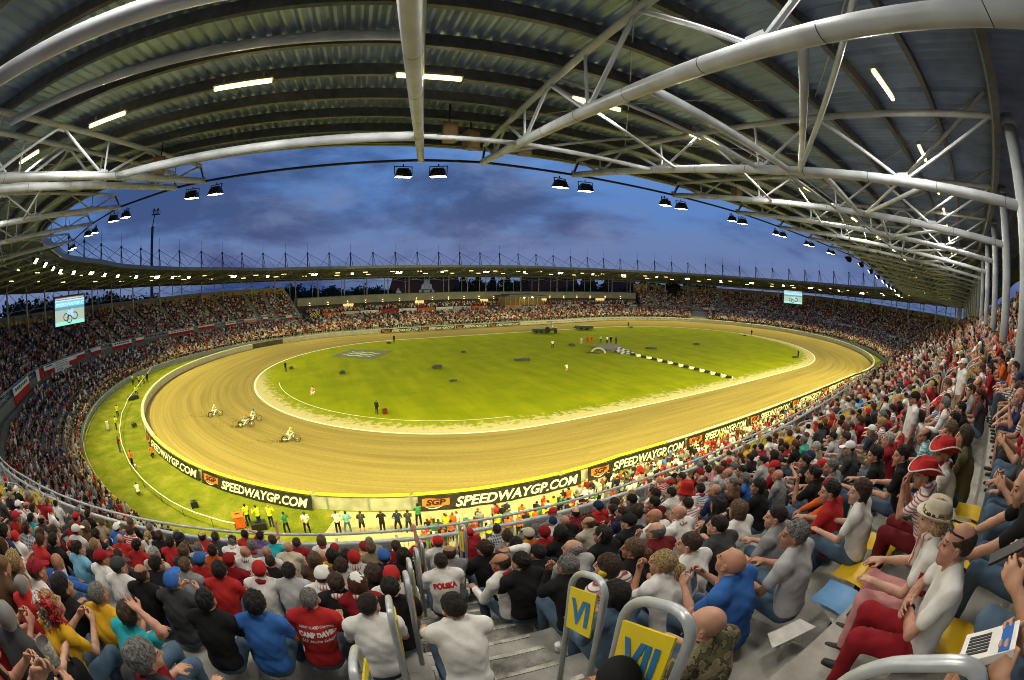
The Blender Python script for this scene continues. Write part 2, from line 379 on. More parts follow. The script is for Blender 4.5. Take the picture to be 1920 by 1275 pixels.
def banner(s0, s1, side, zt, zb, label, txt='SPEEDWAYGP.COM', logo=True, cloth=M_ban, ink=M_let, group='speedway banners hung on the safety fence', wav=.05, tsize=.82, lw=2.1, name='advertising_banner'):
    """side +1: outer face of the fence, read from the stand; -1: inner face, read across the track"""
    q = OV((s0+s1)/2, dF((s0+s1)/2))[0]; root = tag(empty(name, (q[0], q[1], 0)), label, 'banner', group); o3 = np.array([q[0], q[1], 0.])
    X0, X1 = (s0, s1) if side > 0 else (s1, s0); Ln = abs(s1-s0)*1.0
    scl = (np.linalg.norm(np.array(on_fence(s0+1, side, 0, 0))-np.array(on_fence(s0, side, 0, 0))))
    W_ = Ln*scl
    def wave(x, k): return wav*(sin(x*1.9+k)+.6*sin(x*4.3+2*k))
    ph = s0 % 6
    def pos(x, y, out=0.):            # x metres from the reader's left, y 0 bottom .. 1 top
        s = X0+(X1-X0)*x/W_; sag = .05*abs(sin(x*1.05+ph)); zz = zb+(zt-zb)*y-(sag*y)
        flare = (1-y)*.22 if side > 0 else 0
        return np.array(on_fence(s, side, out+.03+flare+wave(x, ph)*(1-y*.7)*.6+.02, zz))-o3
    nx = max(4, int(W_/.3)); mb = MB()
    fr = [[pos(W_*i/nx, j/5) for j in range(6)] for i in range(nx+1)]; mb.strip(fr)
    mb.strip([[p-np.array([*OV(0, 0)[1]*0, 0]) for p in r] for r in [[pos(W_*i/nx, j/5, -.012) for j in range(6)] for i in range(nx+1)]])
    mb.build('cloth', cloth, root, True)
    if txt:
        V, F = text_mesh(txt, tsize*1.35*(zt-zb)/1.25, .28, .028, 1.)
        x0 = (lw+.5) if logo else .5; w = V[:, 0].max(); tgt = W_-x0-.3; V[:, 0] *= tgt/w
        V, F = subdiv(V, F, .45); hgt = (V[:, 1].max()-V[:, 1].min()); y0 = .5-.5*hgt/(zt-zb)
        P = np.array([pos(x0+v[0], y0+(v[1])/(zt-zb), .014) for v in V]); b_ = MB(); b_.add(P, F); b_.build('lettering', ink, root)
    if logo:
        b_ = MB(); nx = 8
        sh = [(.25, .72, .95, .95)]
        for i in range(nx):
            xa, xb = .3+lw*.9*i/nx, .3+lw*.9*(i+1)/nx
            lo = lambda x: .22+.25*abs((x-.3)/(lw*.9)-.5)*1.0
            hi = lambda x: .80+.04*sin(x*3)
            b_.add([pos(xa, lo(xa), .012), pos(xb, lo(xb), .012), pos(xb, hi(xb), .012), pos(xa, hi(xa), .012)], [(0, 1, 2, 3)])
        b_.build('logo_patch', M_org, root)
        V, F = text_mesh('SGP', .62*(zt-zb)/1.25, .2, .03); V[:, 0] *= lw*.66/V[:, 0].max(); V, F = subdiv(V, F, .4)
        c = MB(); c.add(np.array([pos(.3+lw*.12+v[0], .38+v[1]/(zt-zb), .022) for v in V]), F); c.build('logo_lettering', M_ban, root)
        # pale under-curve of the badge
        c = MB()
        for i in range(10):
            a0, a1 = i/10, (i+1)/10
            f = lambda a: (.45+lw*.62*a, .30-.12*sin(pi*a)); g = lambda a: (.45+lw*.62*a, .30-.20*sin(pi*a))
            c.add([pos(f(a0)[0], f(a0)[1], .02), pos(f(a1)[0], f(a1)[1], .02), pos(g(a1)[0], g(a1)[1], .02), pos(g(a0)[0], g(a0)[1], .02)], [(3, 2, 1, 0)])
        c.build('logo_swoosh', M_let, root)
    return root
def s_at(p): return toSD(*p)[0]
# near banners, left to right (the pit gate opens between the second and third)
nb = [(286.3, 295.6, 'black banner lettered SPEEDWAYGP.COM curving round the left bend, leftmost of the near fence'),
      (295.9, 303.3, 'black SPEEDWAYGP.COM banner ending left of the bare pit gate boards'),
      (308.3, 316.9, 'black SPEEDWAYGP.COM banner with orange badge right of the bare pit gate boards')]
x = 317.4
for nm in ('second', 'third', 'fourth', 'fifth', 'sixth', 'seventh', 'eighth'):
    nb.append((x, x+10.6, f'black SPEEDWAYGP.COM banner along the near straight, {nm} to the right of the pit gate')); x += 10.95
for a, b, lab in nb: banner(a, b, 1, 1.16, .06, lab)
# far side boards
x = 221.5
for i, nm in enumerate(('first', 'second', 'third', 'fourth')):
    banner(x-9.6, x, -1, 1.12, .15, f'dark SPEEDWAYGP.COM board on the far fence, {nm} from the left', logo=True, wav=0, lw=1.6, group='lettered boards on the far fence'); x -= 10.0
for i in range(5):
    banner(x-9.4, x, -1, 1.12, .15, f'pale advertising board on the far fence, number {"first second third fourth fifth".split()[i]} to the right of the dark boards', txt='- - - - - -', logo=False, wav=0, cloth=mat('pale_board', (.62, .58, .5), .6, var=.08), ink=M_ban, tsize=.5, group='lettered boards on the far fence'); x -= 10.0

# ------------------------------------------------------------------ the grandstand
stand = tag(empty('grandstand', (*RP[0], 0)), 'horseshoe grandstand with concrete tiers, white tube roof trusses and grey sheet roof', 'grandstand')
SO = np.array([*RP[0], 0.])
def spart(mb, name, m, smooth=False, uv=None, stuff=False):
    mb.v = [v-SO for v in mb.v]; o = mb.build(name, m, stand, smooth, uv)
    if stuff: o['kind'] = 'stuff'
    return o
tL, tR = t_of_s(232), t_of_s(141.5)     # the tiers run from tL (far left) round by the camera to tR (far right)
TS = circ(tL, tR, 1.5)                  # whole horseshoe
TALL = circ(0, 0, 1.5)
def eLF(t):
    s, d = RS[int((t % TL)/TL*NT) % NT]; return dLF(s)-d
def rows_mesh(ts, edges):
    """edges(t) -> list of (e, z) going up and out"""
    return [[ST(t, e, z) for e, z in edges(t)] for t in ts]
NROW = 17
def up_edges(t):
    z = z0(t); r = [(-.25, z-.9), (-.25, z+.12), (0.0, z+.12), (0.02, z)]
    for i in range(NROW): r += [(.4+TREAD*i-.0, z+RISE*i), (.4+TREAD*i+.004, z+RISE*(i+1))]
    r += [(.4+TREAD*NROW+1.0, z+RISE*NROW), (.4+TREAD*NROW+1.01, z-1.0)]; return r
NLOW = 13
def low_edges(t):
    e0 = eLF(t); e1 = -1.0; zt = max(3.0, min(z0(t)-1.55, 4.6)); r = [(e0-.02, 0.0), (e0, .9)]
    for i in range(NLOW):
        e = e0+(e1-e0)*(i+1)/NLOW; z = .9+(zt-.9)*i/NLOW; r += [(e-.01, z), (e, z+(zt-.9)/NLOW)]
    return r
mb = MB(); mb.strip(rows_mesh(TS, up_edges)); spart(mb, 'upper_terrace', M_conc)
mb = MB(); mb.strip(rows_mesh(circ(t_of_s(316.5), t_of_s(302.5), 1.5), low_edges)); spart(mb, 'lower_terrace', M_conc)
mb = MB(); mb.strip(rows_mesh(circ(t_of_s(316.5), t_of_s(302.5), 1.5), lambda t: [(-.9, 2.5), (-.9, z0(t)-.9), (-.35, z0(t)-.9)])); spart(mb, 'under_balcony_wall', mat('dark_grey_wall', (.10, .10, .09), .85, var=.2, scale=.6))  # one even dark grey for the wall below the balcony
mb = MB(); mb.strip(rows_mesh(TS, lambda t: [(-.32, z0(t)-.95), (-.32, z0(t)+.16), (-.02, z0(t)+.16), (-.02, z0(t)-.95)])); spart(mb, 'balcony_front', mat('balcony_grey', (.16, .16, .16), .8, var=.15, scale=1))
# rear wall with an open band under the roof
ER = 14.9
mb = MB(); mb.strip(rows_mesh(TS, lambda t: [(ER, z0(t)+4), (ER, z0(t)+8.3), (ER+.25, z0(t)+8.3), (ER+.25, 0)])); spart(mb, 'rear_wall', mat('rear_wall_paint', (.33, .33, .34), .8, var=.1))
# roof
RIB = .31
def roof_sheet(ts_a, ts_b):
    mb = MB(); rows = []; t = ts_a; end = ts_b if ts_b > ts_a else ts_b+TL; k = 0
    n = int((end-ts_a)/(RIB/2)); 
    for i in range(n+1):
        t = ts_a+(end-ts_a)*i/n
        for dt, dz in ((0, 0), (.06, 0)) if i % 2 else ((0, .07), (.06, .07)):
            rows.append([ST(t+dt, e, zsheet(t, e)+dz) for e in (-7, -3, 2, 7, 11, 15.2)])
    mb.strip(rows); return mb
mb = roof_sheet(0, TL-.01); spart(mb, 'roof_sheet', M_sheet)
mb = MB(); mb.strip([[ST(t, e, zsheet(t, e)+.45) for e in (-7.2, 4, 15.4)] for t in TALL]); spart(mb, 'roof_top', M_dark)
for e in (-6.6, -5.0, -3.4, -1.8, -.2, 1.4, 3.0, 4.6, 6.2, 7.8, 9.6, 11.4, 13.4):
    mb = MB()
    mb.strip([[ST(t, e+a, zsheet(t, e)+b) for a, b in ((-.05, -.30), (.07, -.30), (.07, -.003), (-.05, -.003))] for t in TALL], closed=True); spart(mb, 'purlin', M_purl)
mb = MB(); mb.strip([[ST(t, e, zsheet(t, -7)+b) for e, b in ((-7.25, -.22), (-7.05, -.22), (-7.05, .5), (-7.25, .5))] for t in TALL], closed=True); spart(mb, 'eaves_gutter', mat('gutter_grey', (.16, .17, .19), .4, .5, var=.05))
mb = MB(); mb.strip([[ST(t, e, zsheet(t, 15)+b) for e, b in ((15.2, -1.1), (15.45, -1.1), (15.45, .45), (15.2, .45))] for t in TALL], closed=True); spart(mb, 'rear_fascia', mat('fascia_grey', (.07, .07, .07), .7, var=.1))
mb = MB()
mb.strip([[ST(t, e, zQ(t)+b) for e, b in ((9.42, -.72), (9.62, -.72), (9.62, -.34), (9.42, -.34))] for t in TALL], closed=True); spart(mb, 'eaves_beam', M_purl)
# trusses: (front tip, rear point) in plan
TR = []
def relp(x, y): return np.array([CAM[0]+x, CAM[1]+y])
for tip, rear in (((-4.5, 18.2), (-11.2, -.8)), ((4.0, 15.3), (-.62, -1.2)), ((6.2, 14.9), (3.3, -1.0))): TR.append((relp(*tip), relp(*rear), 'near'))
xr = [10.3+6.35*i for i in range(13)]
for x in xr:
    t, e = t_near(CAM[0]+x, CAM[1]+8.9); TR.append((ST(t, -6.2, 0)[:2], ST(t, 9.9, 0)[:2], 'near' if x < 36 else 'mid'))
NL = len(TR)
for px, py in ((330, 352), (225, 388), (172, 420), (136, 452)):
    d_ = cam_ray(px, py); q_ = CAM+d_*(4.0/d_[2]); t, e = t_near(q_[0], q_[1]); TR.append((q_[:2], ST(t+.6, 9.5, 0)[:2], 'near'))
tl0 = t_near(*TR[-1][0])[0]-3.2; tr0 = t_near(CAM[0]+xr[-1], CAM[1]+12)[0]
rest = [tr0+6.8*i for i in range(1, int((tl0+TL-tr0 if tl0 < tr0 else tl0-tr0)/6.8)) ]
for t in rest: TR.append((ST(t, -6.2, 0)[:2], ST(t, 9.5, 0)[:2], 'far'))
TIPS = []
for tip, rear, lod in TR:
    t, e = t_near(*tip); zs = zR(t); v = rear-tip; Lg = np.linalg.norm(v); v = v/Lg
    zt = zs-1.0; zb2 = zs-1.0-.118*Lg; ztop = zs-.42; zq = zQ(t)
    n8 = 10 if lod == 'near' else 6
    P = lambda k, z: np.array([tip[0]+v[0]*Lg*k, tip[1]+v[1]*Lg*k, z])
    zc = lambda k: zt+(zb2-zt)*k
    zu = lambda k: ztop+(zq-.42-ztop)*k
    m = MB(); sc_ = 1. if lod == 'near' else (.9 if lod == 'mid' else .8)
    m.path([P(k, zc(k)) for k in np.linspace(0, 1, 9)], .122*sc_, n8)
    m.path([P(k, zu(k)) for k in np.linspace(.02, 1.0, 6)], .085*sc_, n8)
    nodes = [.02, .2, .42, .66, .97]; low_ = [.0, .11, .31, .54, .80]
    for i, k in enumerate(nodes):
        m.tube(P(k, zu(k)), P(low_[i], zc(low_[i])), .046*sc_, 6)
        if i < 4: m.tube(P(k, zu(k)), P(low_[i+1], zc(low_[i+1])), .046*sc_, 6)
    for k in (.11, .31, .54): m.tube(P(k, zu(k)), P(k, zc(k)), .036*sc_, 6)
    if lod == 'near':
        for k in np.linspace(.06, .97, 9): m.path([P(k, zc(k))-.006*np.array([*v, 0]), P(k, zc(k))+.006*np.array([*v, 0])], .1245*sc_, n8, 1)
        sd = np.array([-v[1], v[0], 0])
        m.path([P(k, zc(k)+.10)+sd*.085+np.array([0, 0, .012*sin(k*40)]) for k in np.linspace(.0, 1, 30)], .011, 5)
        for q_ in [(low_[i], zc(low_[i])) for i in range(5)]: m.box(P(q_[0], q_[1]+.12), (.30, .02, .16), atan2(v[1], v[0]))
        for q_ in nodes[:4]: m.box(P(q_, zu(q_)-.09), (.26, .018, .13), atan2(v[1], v[0]))
    o = spart(m, 'roof_truss', [M_white, M_black], False); smooth_by_angle(o)
    TIPS.append((P(0, zt), v, lod, t))
# bracing tubes between neighbouring trusses along the near straight
m = MB()
def tp(i, k, up=False):
    tip, rear, _ = TR[i]; t, e = t_near(*tip); zs = zR(t); zt = zs-1.0; L_ = np.linalg.norm(rear-tip); z = zt-.118*L_*k if not up else zs-.42
    return np.array([*(tip+(rear-tip)*k), z])
m.tube(tp(0, .28), tp(1, .28), .13, 10); m.tube(tp(0, .52, True)-np.array([0, 0, .5]), tp(1, .52, True)-np.array([0, 0, .5]), .10, 10)
m.tube(tp(0, .74), tp(1, .74), .115, 10); m.tube(tp(1, .28), tp(2, .28), .07, 8); m.tube(tp(2, .28), tp(3, .28), .07, 8)
spart(m, 'tie_tube', M_white, True)
for i in list(range(2, 15))+list(range(NL, NL+3)):
    m = MB()
    m.tube(tp(i, .66), tp(i+1, .60), .085 if i < 4 else .065, 8); m.tube(tp(i, .84), tp(i+1, .62), .065, 8); m.tube(tp(i, .40, True), tp(i+1, .35), .05, 6)
    m.tube(tp(i, .16), tp(i+1, .30, True), .045, 6); m.tube(tp(i, .97, True), tp(i+1, .62), .06, 6)
    m.tube(tp(i, .66, True), tp(i+1, .2, True), .016, 5); m.tube(tp(i, .2, True), tp(i+1, .66, True), .016, 5); m.tube(tp(i, .97, True), tp(i+1, .66, True), .016, 5); m.tube(tp(i, .42, True), tp(i+1, .54), .05, 6)
    spart(m, 'roof_brace', M_white, True)
# columns under the rear of the trusses
for tip, rear, lod in TR:
    t, e = t_near(*rear); m = MB(); zt = zQ(t)-.35; zb_ = 0.0 if vip(t) else z0(t)+RISE*11-.2
    if lod == 'near' and rear[0] < CAM[0]+6: continue
    p = ST(t, e, 0); r = .18 if lod != 'far' else .17
    m.tube((p[0], p[1], zb_), (p[0], p[1], zt), r, 14 if lod != 'far' else 8)
    if lod == 'near': m.path([(p[0], p[1], zt-.25), (p[0], p[1], zt-.1)], r+.05, 14)
    spart(m, 'roof_column', M_white if lod != 'far' else M_rail, True)
    if lod == 'far' and not vip(t) or lod == 'far':
        q = ST(t, ER+.1, 0); m = MB(); m.tube((q[0], q[1], z0(t)+3), (q[0], q[1], zQ(t)-.4), .11, 6)
        a = ST(t, ER+.1, z0(t)+8.5); b = ST(t+6.8, ER+.1, zQ(t)-.6); m.tube(a, b, .05, 5); m.tube(ST(t+6.8, ER+.1, z0(t)+8.5), ST(t, ER+.1, zQ(t)-.6), .05, 5)
        m.tube(ST(t, ER+.1, z0(t)+9.1), ST(t+6.8, ER+.1, z0(t)+9.1), .05, 5); spart(m, 'wind_brace', M_rail, True)
# masts and stays standing on the roof
for tip, rear, lod in TR[10:]:
    t, e = t_near(*rear); zt = zQ(t); e1 = -1.0; m = MB(); zf = zsheet(t, e1)+.4
    top = ST(t, e1, zf+4.6); m.tube(ST(t, e1, zf), top, .13, 6); m.tube(top, top+np.array([0, 0, 2.7]), .035, 5); m.path([top-np.array([0, 0, .3]), top+np.array([0, 0, .2])], .24, 6)
    m.tube(ST(t-1.0, e1+.3, zf), top, .07, 5); m.tube(top, ST(t-5.5, -6, zR(t)+.5), .05, 5); m.tube(top, ST(t+.3, 12, zt+.4), .045, 5); m.tube(top, ST(t-3.0, -3, zR(t)+.5), .03, 4)
    spart(m, 'roof_mast', M_dark, True)
# ------------------------------------------------------------------ floodlights on a black bar along the truss tips
M_lens = mat('lit_lamp_glass', (1, .95, .8), .3, var=0, emit=(1, .86, .45), estr=26.)
M_house = mat('lamp_housing', (.015, .015, .017), .45, var=.0)
bar = tag(empty('lamp_rail', (*RP[0], 0)), 'thin black rail joining the truss tips, carrying the floodlights', 'lamp rail')
m = MB(); tips = sorted(TIPS, key=lambda q: q[3]); m.path([q[0] for q in tips]+[tips[0][0]], .05, 6)
for q in tips: m.tube(q[0], (q[0][0]+q[1][0]*.5, q[0][1]+q[1][1]*.5, zR(q[3])-.4), .035, 5)
m.v = [v-SO for v in m.v]; m.build('rail_tube', M_black, bar)
def flood_mesh():
    b = MB(); # local: y forward (towards the track), z up; lens faces down and forward
    b.add([(-.30, -.16, .30), (.30, -.16, .30), (.30, .12, .34), (-.30, .12, .34), (-.37, -.26, -.06), (.37, -.26, -.06), (.37, .30, .06), (-.37, .30, .06)],
          [(3, 2, 1, 0), (0, 1, 5, 4), (1, 2, 6, 5), (2, 3, 7, 6), (3, 0, 4, 7)])
    b.box((0, .0, .36), (.5, .22, .06))
    for k in range(5): b.box((-.24+.12*k, -.19, .16), (.02, .12, .24))
    return b
fh = flood_mesh(); lens = MB(); lens.add([(-.35, -.24, -.05), (.35, -.24, -.05), (.35, .28, .055), (-.35, .28, .055)], [(0, 1, 2, 3)])
brk = MB(); brk.beam((-.40, 0, .12), (-.40, 0, .5), .03, .05); brk.beam((.40, 0, .12), (.40, 0, .5), .03, .05); brk.beam((-.42, 0, .5), (.42, 0, .5), .05, .03); brk.tube((0, 0, .5), (0, 0, .62), .03, 6)
protoF = None
spot = bpy.data.lights.new('flood_beam', 'SPOT'); spot.energy = 8600; spot.color = (1, .91, .30); spot.spot_size = radians(98); spot.spot_blend = .55; spot.shadow_soft_size = .25
def floodlight(pos, rz, tilt, label, group, lit=True, energy=None, scale=1.):
    global protoF
    root = empty('floodlight', pos); root.rotation_euler = (tilt, 0, rz); root.scale = (scale,)*3; tag(root, label, 'floodlight', group)
    if protoF is None:
        protoF = [fh.build('housing', M_house), lens.build('lamp_glass', M_lens), brk.build('bracket', M_house)]
        kids = protoF
    else:
        kids = [o.copy() for o in protoF]
        for o in kids: COL.objects.link(o)
    for o in kids: o.parent = root
    lo = bpy.data.objects.new('beam', spot); COL.objects.link(lo); lo.parent = root; lo.location = (0, .05, -.12); lo.rotation_euler = (radians(56)-radians(8)-tilt, 0, 0)
    return root
ORD = ['first', 'second', 'third', 'fourth', 'fifth', 'sixth', 'seventh', 'eighth', 'ninth', 'tenth', 'eleventh', 'twelfth', 'thirteenth']
for i, (p, v, lod, t) in enumerate(TIPS):
    if i in (2, NL): continue
    rz = atan2(-v[1], -v[0])-pi/2; side = np.array([-v[1], v[0], 0])
    if lod == 'far' and i % 2 and not (250 < s_of(t) < 290): continue
    for k in (-1, 1):
        if lod == 'far' and k == 1 and i % 4: continue
        near_ = i < 9 or NL <= i < NL+4
        lab = ('black floodlight, ' + ('left' if k > 0 else 'right') + ' of the pair at the ' + (ORD[i] + ' near truss' if i < 9 else ORD[i-NL] + ' truss beyond on the left')) if near_ else 'small lit floodlight on the far edge of the ring roof'
        off = .62 if near_ else .5
        floodlight(p+side*k*off*-1+np.array([0, 0, -.62]), rz+k*.22, radians(-8) if near_ else radians(40), lab, 'floodlights along the roof edge', scale=.8 if near_ else 1.0)
# ------------------------------------------------------------------ fluorescent tubes under the roof
M_tube = mat('lit_tube', (1, .95, .8), .3, var=0, emit=(1, .74, .25), estr=6.5)
tb = MB(); tb.path([(-.72, 0, 0), (-.70, 0, 0), (.70, 0, 0), (.72, 0, 0)], [.03, .048, .048, .03], 10)
tbh = MB(); tbh.box((0, 0, .075), (1.5, .13, .05)); tbh.box((-.5, 0, .16), (.03, .05, .14)); tbh.box((.5, 0, .16), (.03, .05, .14))
pt = [tb.build('lit_tube', M_tube), tbh.build('fitting', M_galv)]
first = True
glow = bpy.data.lights.new('tube_glow', 'AREA'); glow.shape = 'RECTANGLE'; glow.size = 1.4; glow.size_y = .035; glow.energy = 175; glow.color = (1, .93, .80)
def tube_light(t, e, label):
    global first
    n = STn(t); z = zsheet(t, e)-.50; r = empty('tube_light', ST(t, e, z), atan2(n[1], n[0])+pi/2); tag(r, label, 'tube light', 'fluorescent tubes under the roof')
    kids = pt if first else [o.copy() for o in pt]
    for o in kids:
        if not first: COL.objects.link(o)
        o.parent = r
    first = False
    if np.linalg.norm(ST(t, e, z)-CAM) < 34:
        lo = bpy.data.objects.new('tube_glow', glow); COL.objects.link(lo); lo.parent = r; lo.location = (0, 0, -.051)
tA, _ = t_near(*relp(1.3, 9)); lit = []
for e, off, step in ((0.25, 1.1, 4.2), (6.9, 3.0, 4.6)):
    k = 0; t = off+tA-step*40
    for k in range(int(TL/step)):
        t = tA+off+(k-6)*step
        dcam = np.linalg.norm(ST(t, e, 0)[:2]-CAM[:2])
        if dcam > 40 and k % 2: continue
        tube_light(t, e, 'lit yellow tube light under the roof sheet' if dcam > 30 else f'lit tube light under the near roof, {"front" if e < 1 else "rear"} row, {dcam:.1f} metres from the aisle top')
# ------------------------------------------------------------------ people: smooth bodies grown from blended shapes
def grid(lo, hi, h):
    ax = [np.arange(lo[k], hi[k]+h, h, dtype=np.float32) for k in range(3)]
    X = np.stack(np.meshgrid(*ax, indexing='ij'), -1); return X.reshape(-1, 3), X.shape[:3]
def rc(P, a, b, ra, rb):
    a = np.asarray(a, np.float32); b = np.asarray(b, np.float32); ba = b-a; l2 = float(ba@ba)+1e-9
    t = np.clip(((P-a)@ba)/l2, 0, 1); q = P-a-t[:, None]*ba
    return np.sqrt((q*q).sum(1))-(ra+(rb-ra)*t)
def el(P, c, r, Rm=None):
    q = P-np.asarray(c, np.float32)
    if Rm is not None: q = q@np.asarray(Rm, np.float32)
    r = np.asarray(r, np.float32); k0 = np.sqrt(((q/r)**2).sum(1)); k1 = np.sqrt(((q/(r*r))**2).sum(1))+1e-9
    return k0*(k0-1)/k1
def smin(a, b, k):
    h = np.clip(.5+.5*(b-a)/k, 0, 1); return b+(a-b)*h-k*h*(1-h)
def smax(a, b, k): return -smin(-a, -b, k)
def nets(F, shp, lo, h):
    F = F.reshape(shp); S = F < 0; nx, ny, nz = shp
    offs = [(i, j, k) for i in (0, 1) for j in (0, 1) for k in (0, 1)]
    sm = np.zeros((nx-1, ny-1, nz-1), np.int8)
    for i, j, k in offs: sm += S[i:nx-1+i, j:ny-1+j, k:nz-1+k]
    ijk = np.argwhere((sm > 0) & (sm < 8)); idx = -np.ones(sm.shape, np.int64); idx[tuple(ijk.T)] = np.arange(len(ijk))
    cv = [F[ijk[:, 0]+i, ijk[:, 1]+j, ijk[:, 2]+k] for i, j, k in offs]
    acc = np.zeros((len(ijk), 3)); cnt = np.zeros(len(ijk))
    for a in range(8):
        for b in range(a+1, 8):
            A, B = np.array(offs[a]), np.array(offs[b])
            if abs(A-B).sum() != 1: continue
            m = (cv[a] < 0) != (cv[b] < 0); t = cv[a][m]/(cv[a][m]-cv[b][m]); acc[m] += A+(B-A)*t[:, None]; cnt[m] += 1
    V = np.asarray(lo)+h*(ijk+acc/np.maximum(cnt, 1)[:, None]); Q = []
    for ax in range(3):
        o1, o2 = (ax+1) % 3, (ax+2) % 3
        s0 = [slice(None)]*3; s1 = [slice(None)]*3; s0[ax] = slice(0, shp[ax]-1); s1[ax] = slice(1, shp[ax])
        A, B = S[tuple(s0)], S[tuple(s1)]; e = np.argwhere(A != B); e = e[(e[:, o1] > 0) & (e[:, o2] > 0) & (e[:, o1] < shp[o1]-1) & (e[:, o2] < shp[o2]-1)]
        if not len(e): continue
        inn = A[tuple(e.T)]
        def cell(d1, d2):
            c = e.copy(); c[:, o1] += d1; c[:, o2] += d2; return idx[tuple(c.T)]
        q = np.stack([cell(-1, -1), cell(0, -1), cell(0, 0), cell(-1, 0)], 1)
        q[~inn] = q[~inn][:, ::-1]; Q.append(q)
    Q = np.concatenate(Q); return V, Q
def relax(V, Q, n=1, f=.5):
    for _ in range(n):
        A = np.zeros_like(V); c = np.zeros(len(V))
        for i in range(4):
            for j in (1, 3): np.add.at(A, Q[:, i], V[Q[:, (i+j) % 4]]); np.add.at(c, Q[:, i], 1)
        V = V*(1-f)+f*A/np.maximum(c, 1)[:, None]
    return V
def rotz(a): return np.array([[cos(a), -sin(a), 0], [sin(a), cos(a), 0], [0, 0, 1.]])
def rotx(a): return np.array([[1, 0, 0], [0, cos(a), -sin(a)], [0, sin(a), cos(a)]])
def roty(a): return np.array([[cos(a), 0, sin(a)], [0, 1, 0], [-sin(a), 0, cos(a)]])
# --- head, in head space: x right, y forward, z up, origin between the ears
def head_sdf(P, fem=False):
    d = el(P, (0, -.018, .035), (.076, .098, .088))
    d = smin(d, el(P, (0, .028, -.038), (.060 if not fem else .056, .066, .078)), .03)
    d = smin(d, rc(P, (0, .062, -.100), (0, .058, -.098), .024, .024), .03)
    d = smin(d, rc(P, (-.034, .074, .028), (.034, .074, .028), .016, .016), .02)
    for s in (-1, 1):
        d = smax(d, -rc(P, (s*.033, .112, .008), (s*.036, .112, .008), .020, .020), .012)
        d = smin(d, rc(P, (s*.032, .082, .008), (s*.032, .083, .008), .0125, .0125), .004)
        d = smin(d, rc(P, (s*.044, .055, -.028), (s*.03, .066, -.03), .020, .018), .02)
        e = el(P, (s*.082, -.006, -.004), (.011, .026, .034), rotz(s*-.35)); e = smax(e, -rc(P, (s*.094, .000, -.002), (s*.094, .002, .006), .012, .012), .006)
        d = smin(d, e, .008)
    d = smin(d, rc(P, (0, .092, .016), (0, .112, -.026), .009, .0125), .010)
    for s in (-1, 1): d = smin(d, rc(P, (s*.011, .100, -.030), (s*.012, .098, -.031), .008, .008), .008)
    d = smin(d, rc(P, (-.017, .0865, -.064), (.017, .0865, -.064), .0075, .0075), .006)
    d = smin(d, rc(P, (-.014, .084, -.075), (.014, .084, -.075), .0085, .0085), .006)
    nr = .047 if fem else .056
    d = smin(d, rc(P, (0, -.025, -.05), (0, -.045, -.20), nr, nr+.006), .03); return d
def make_head(fem):
    lo, h = (-.12, -.16, -.20), .0078; P, shp = grid(lo, (.12, .15, .15), h); V, Q = nets(head_sdf(P, fem), shp, lo, h); V = relax(V, Q, 1, .35)
    C = V[Q].mean(1); m = np.zeros(len(Q), int)
    eye = (np.abs(np.abs(C[:, 0])-.033) < .011) & (np.abs(C[:, 2]-.007) < .0045) & (C[:, 1] > .078); m[eye] = 1
    brow = (np.abs(np.abs(C[:, 0])-.033) < .021) & (np.abs(C[:, 2]-.032) < .0045) & (C[:, 1] > .07); m[brow] = 1
    lip = (np.abs(C[:, 0]) < .022) & (np.abs(C[:, 2]+.069) < .010) & (C[:, 1] > .082); m[lip] = 2
    return V, Q, m
HEADS = {False: make_head(False), True: make_head(True)}
# --- right hand, wrist at the origin, fingers along +y, palm facing -z, thumb towards -x
def make_hand(curl, spread=.06):
    def sdf(P):
        d = el(P, (0, .050, 0), (.040, .050, .015)); d = smin(d, rc(P, (0, -.05, 0), (0, .02, 0), .027, .026), .02)
        for i, (x, L_) in enumerate(((-.029, .070), (-.0095, .080), (.0105, .074), (.029, .056))):
            p = np.array([x, .086-.006*abs(i-1), .002]); ang = (i-1.4)*spread*-1; tot = 0
            f = 1e3*np.ones(len(P), np.float32)
            for j, (fr, r) in enumerate(((.46, .0098), (.30, .0088), (.26, .0078))):
                tot += curl*(.55 if j == 0 else .8); dr = np.array([sin(-ang)*cos(tot), cos(ang)*cos(tot), -sin(tot)])
                q = p+dr*L_*fr; f = np.minimum(f, rc(P, p, q, r, r-.001)); p = q
            d = smin(d, f, .007)
        t0, t1, t2 = (-.026, .022, -.006), (-.055, .055, -.016-.012*curl), (-.056+.018*curl, .086, -.022-.02*curl)
        d = smin(d, rc(P, t0, t1, .015, .0115), .012); d = smin(d, rc(P, t1, t2, .011, .0088), .006); return d
    lo, h = (-.085, -.06, -.12), .0065; P, shp = grid(lo, (.06, .20, .04), h); V, Q = nets(sdf(P), shp, lo, h); return relax(V, Q, 1, .3), Q
HANDS = {k: make_hand(c) for k, c in (('open', .15), ('soft', .45), ('grip', .95), ('fist', 1.35))}
def frame_to(d, nrm):
    y = np.array(d, float); y /= np.linalg.norm(y); n = np.array(nrm, float); n = n-y*(n@y)
    if np.linalg.norm(n) < 1e-4: n = np.array([1., 0, 0])-y*y[0]
    n /= np.linalg.norm(n); z = -n; x = np.cross(y, z); return np.stack([x, y, z], 1)
def nz(v): v = np.array(v, float); return v/np.linalg.norm(v)
class Pose: pass
POSES = {}
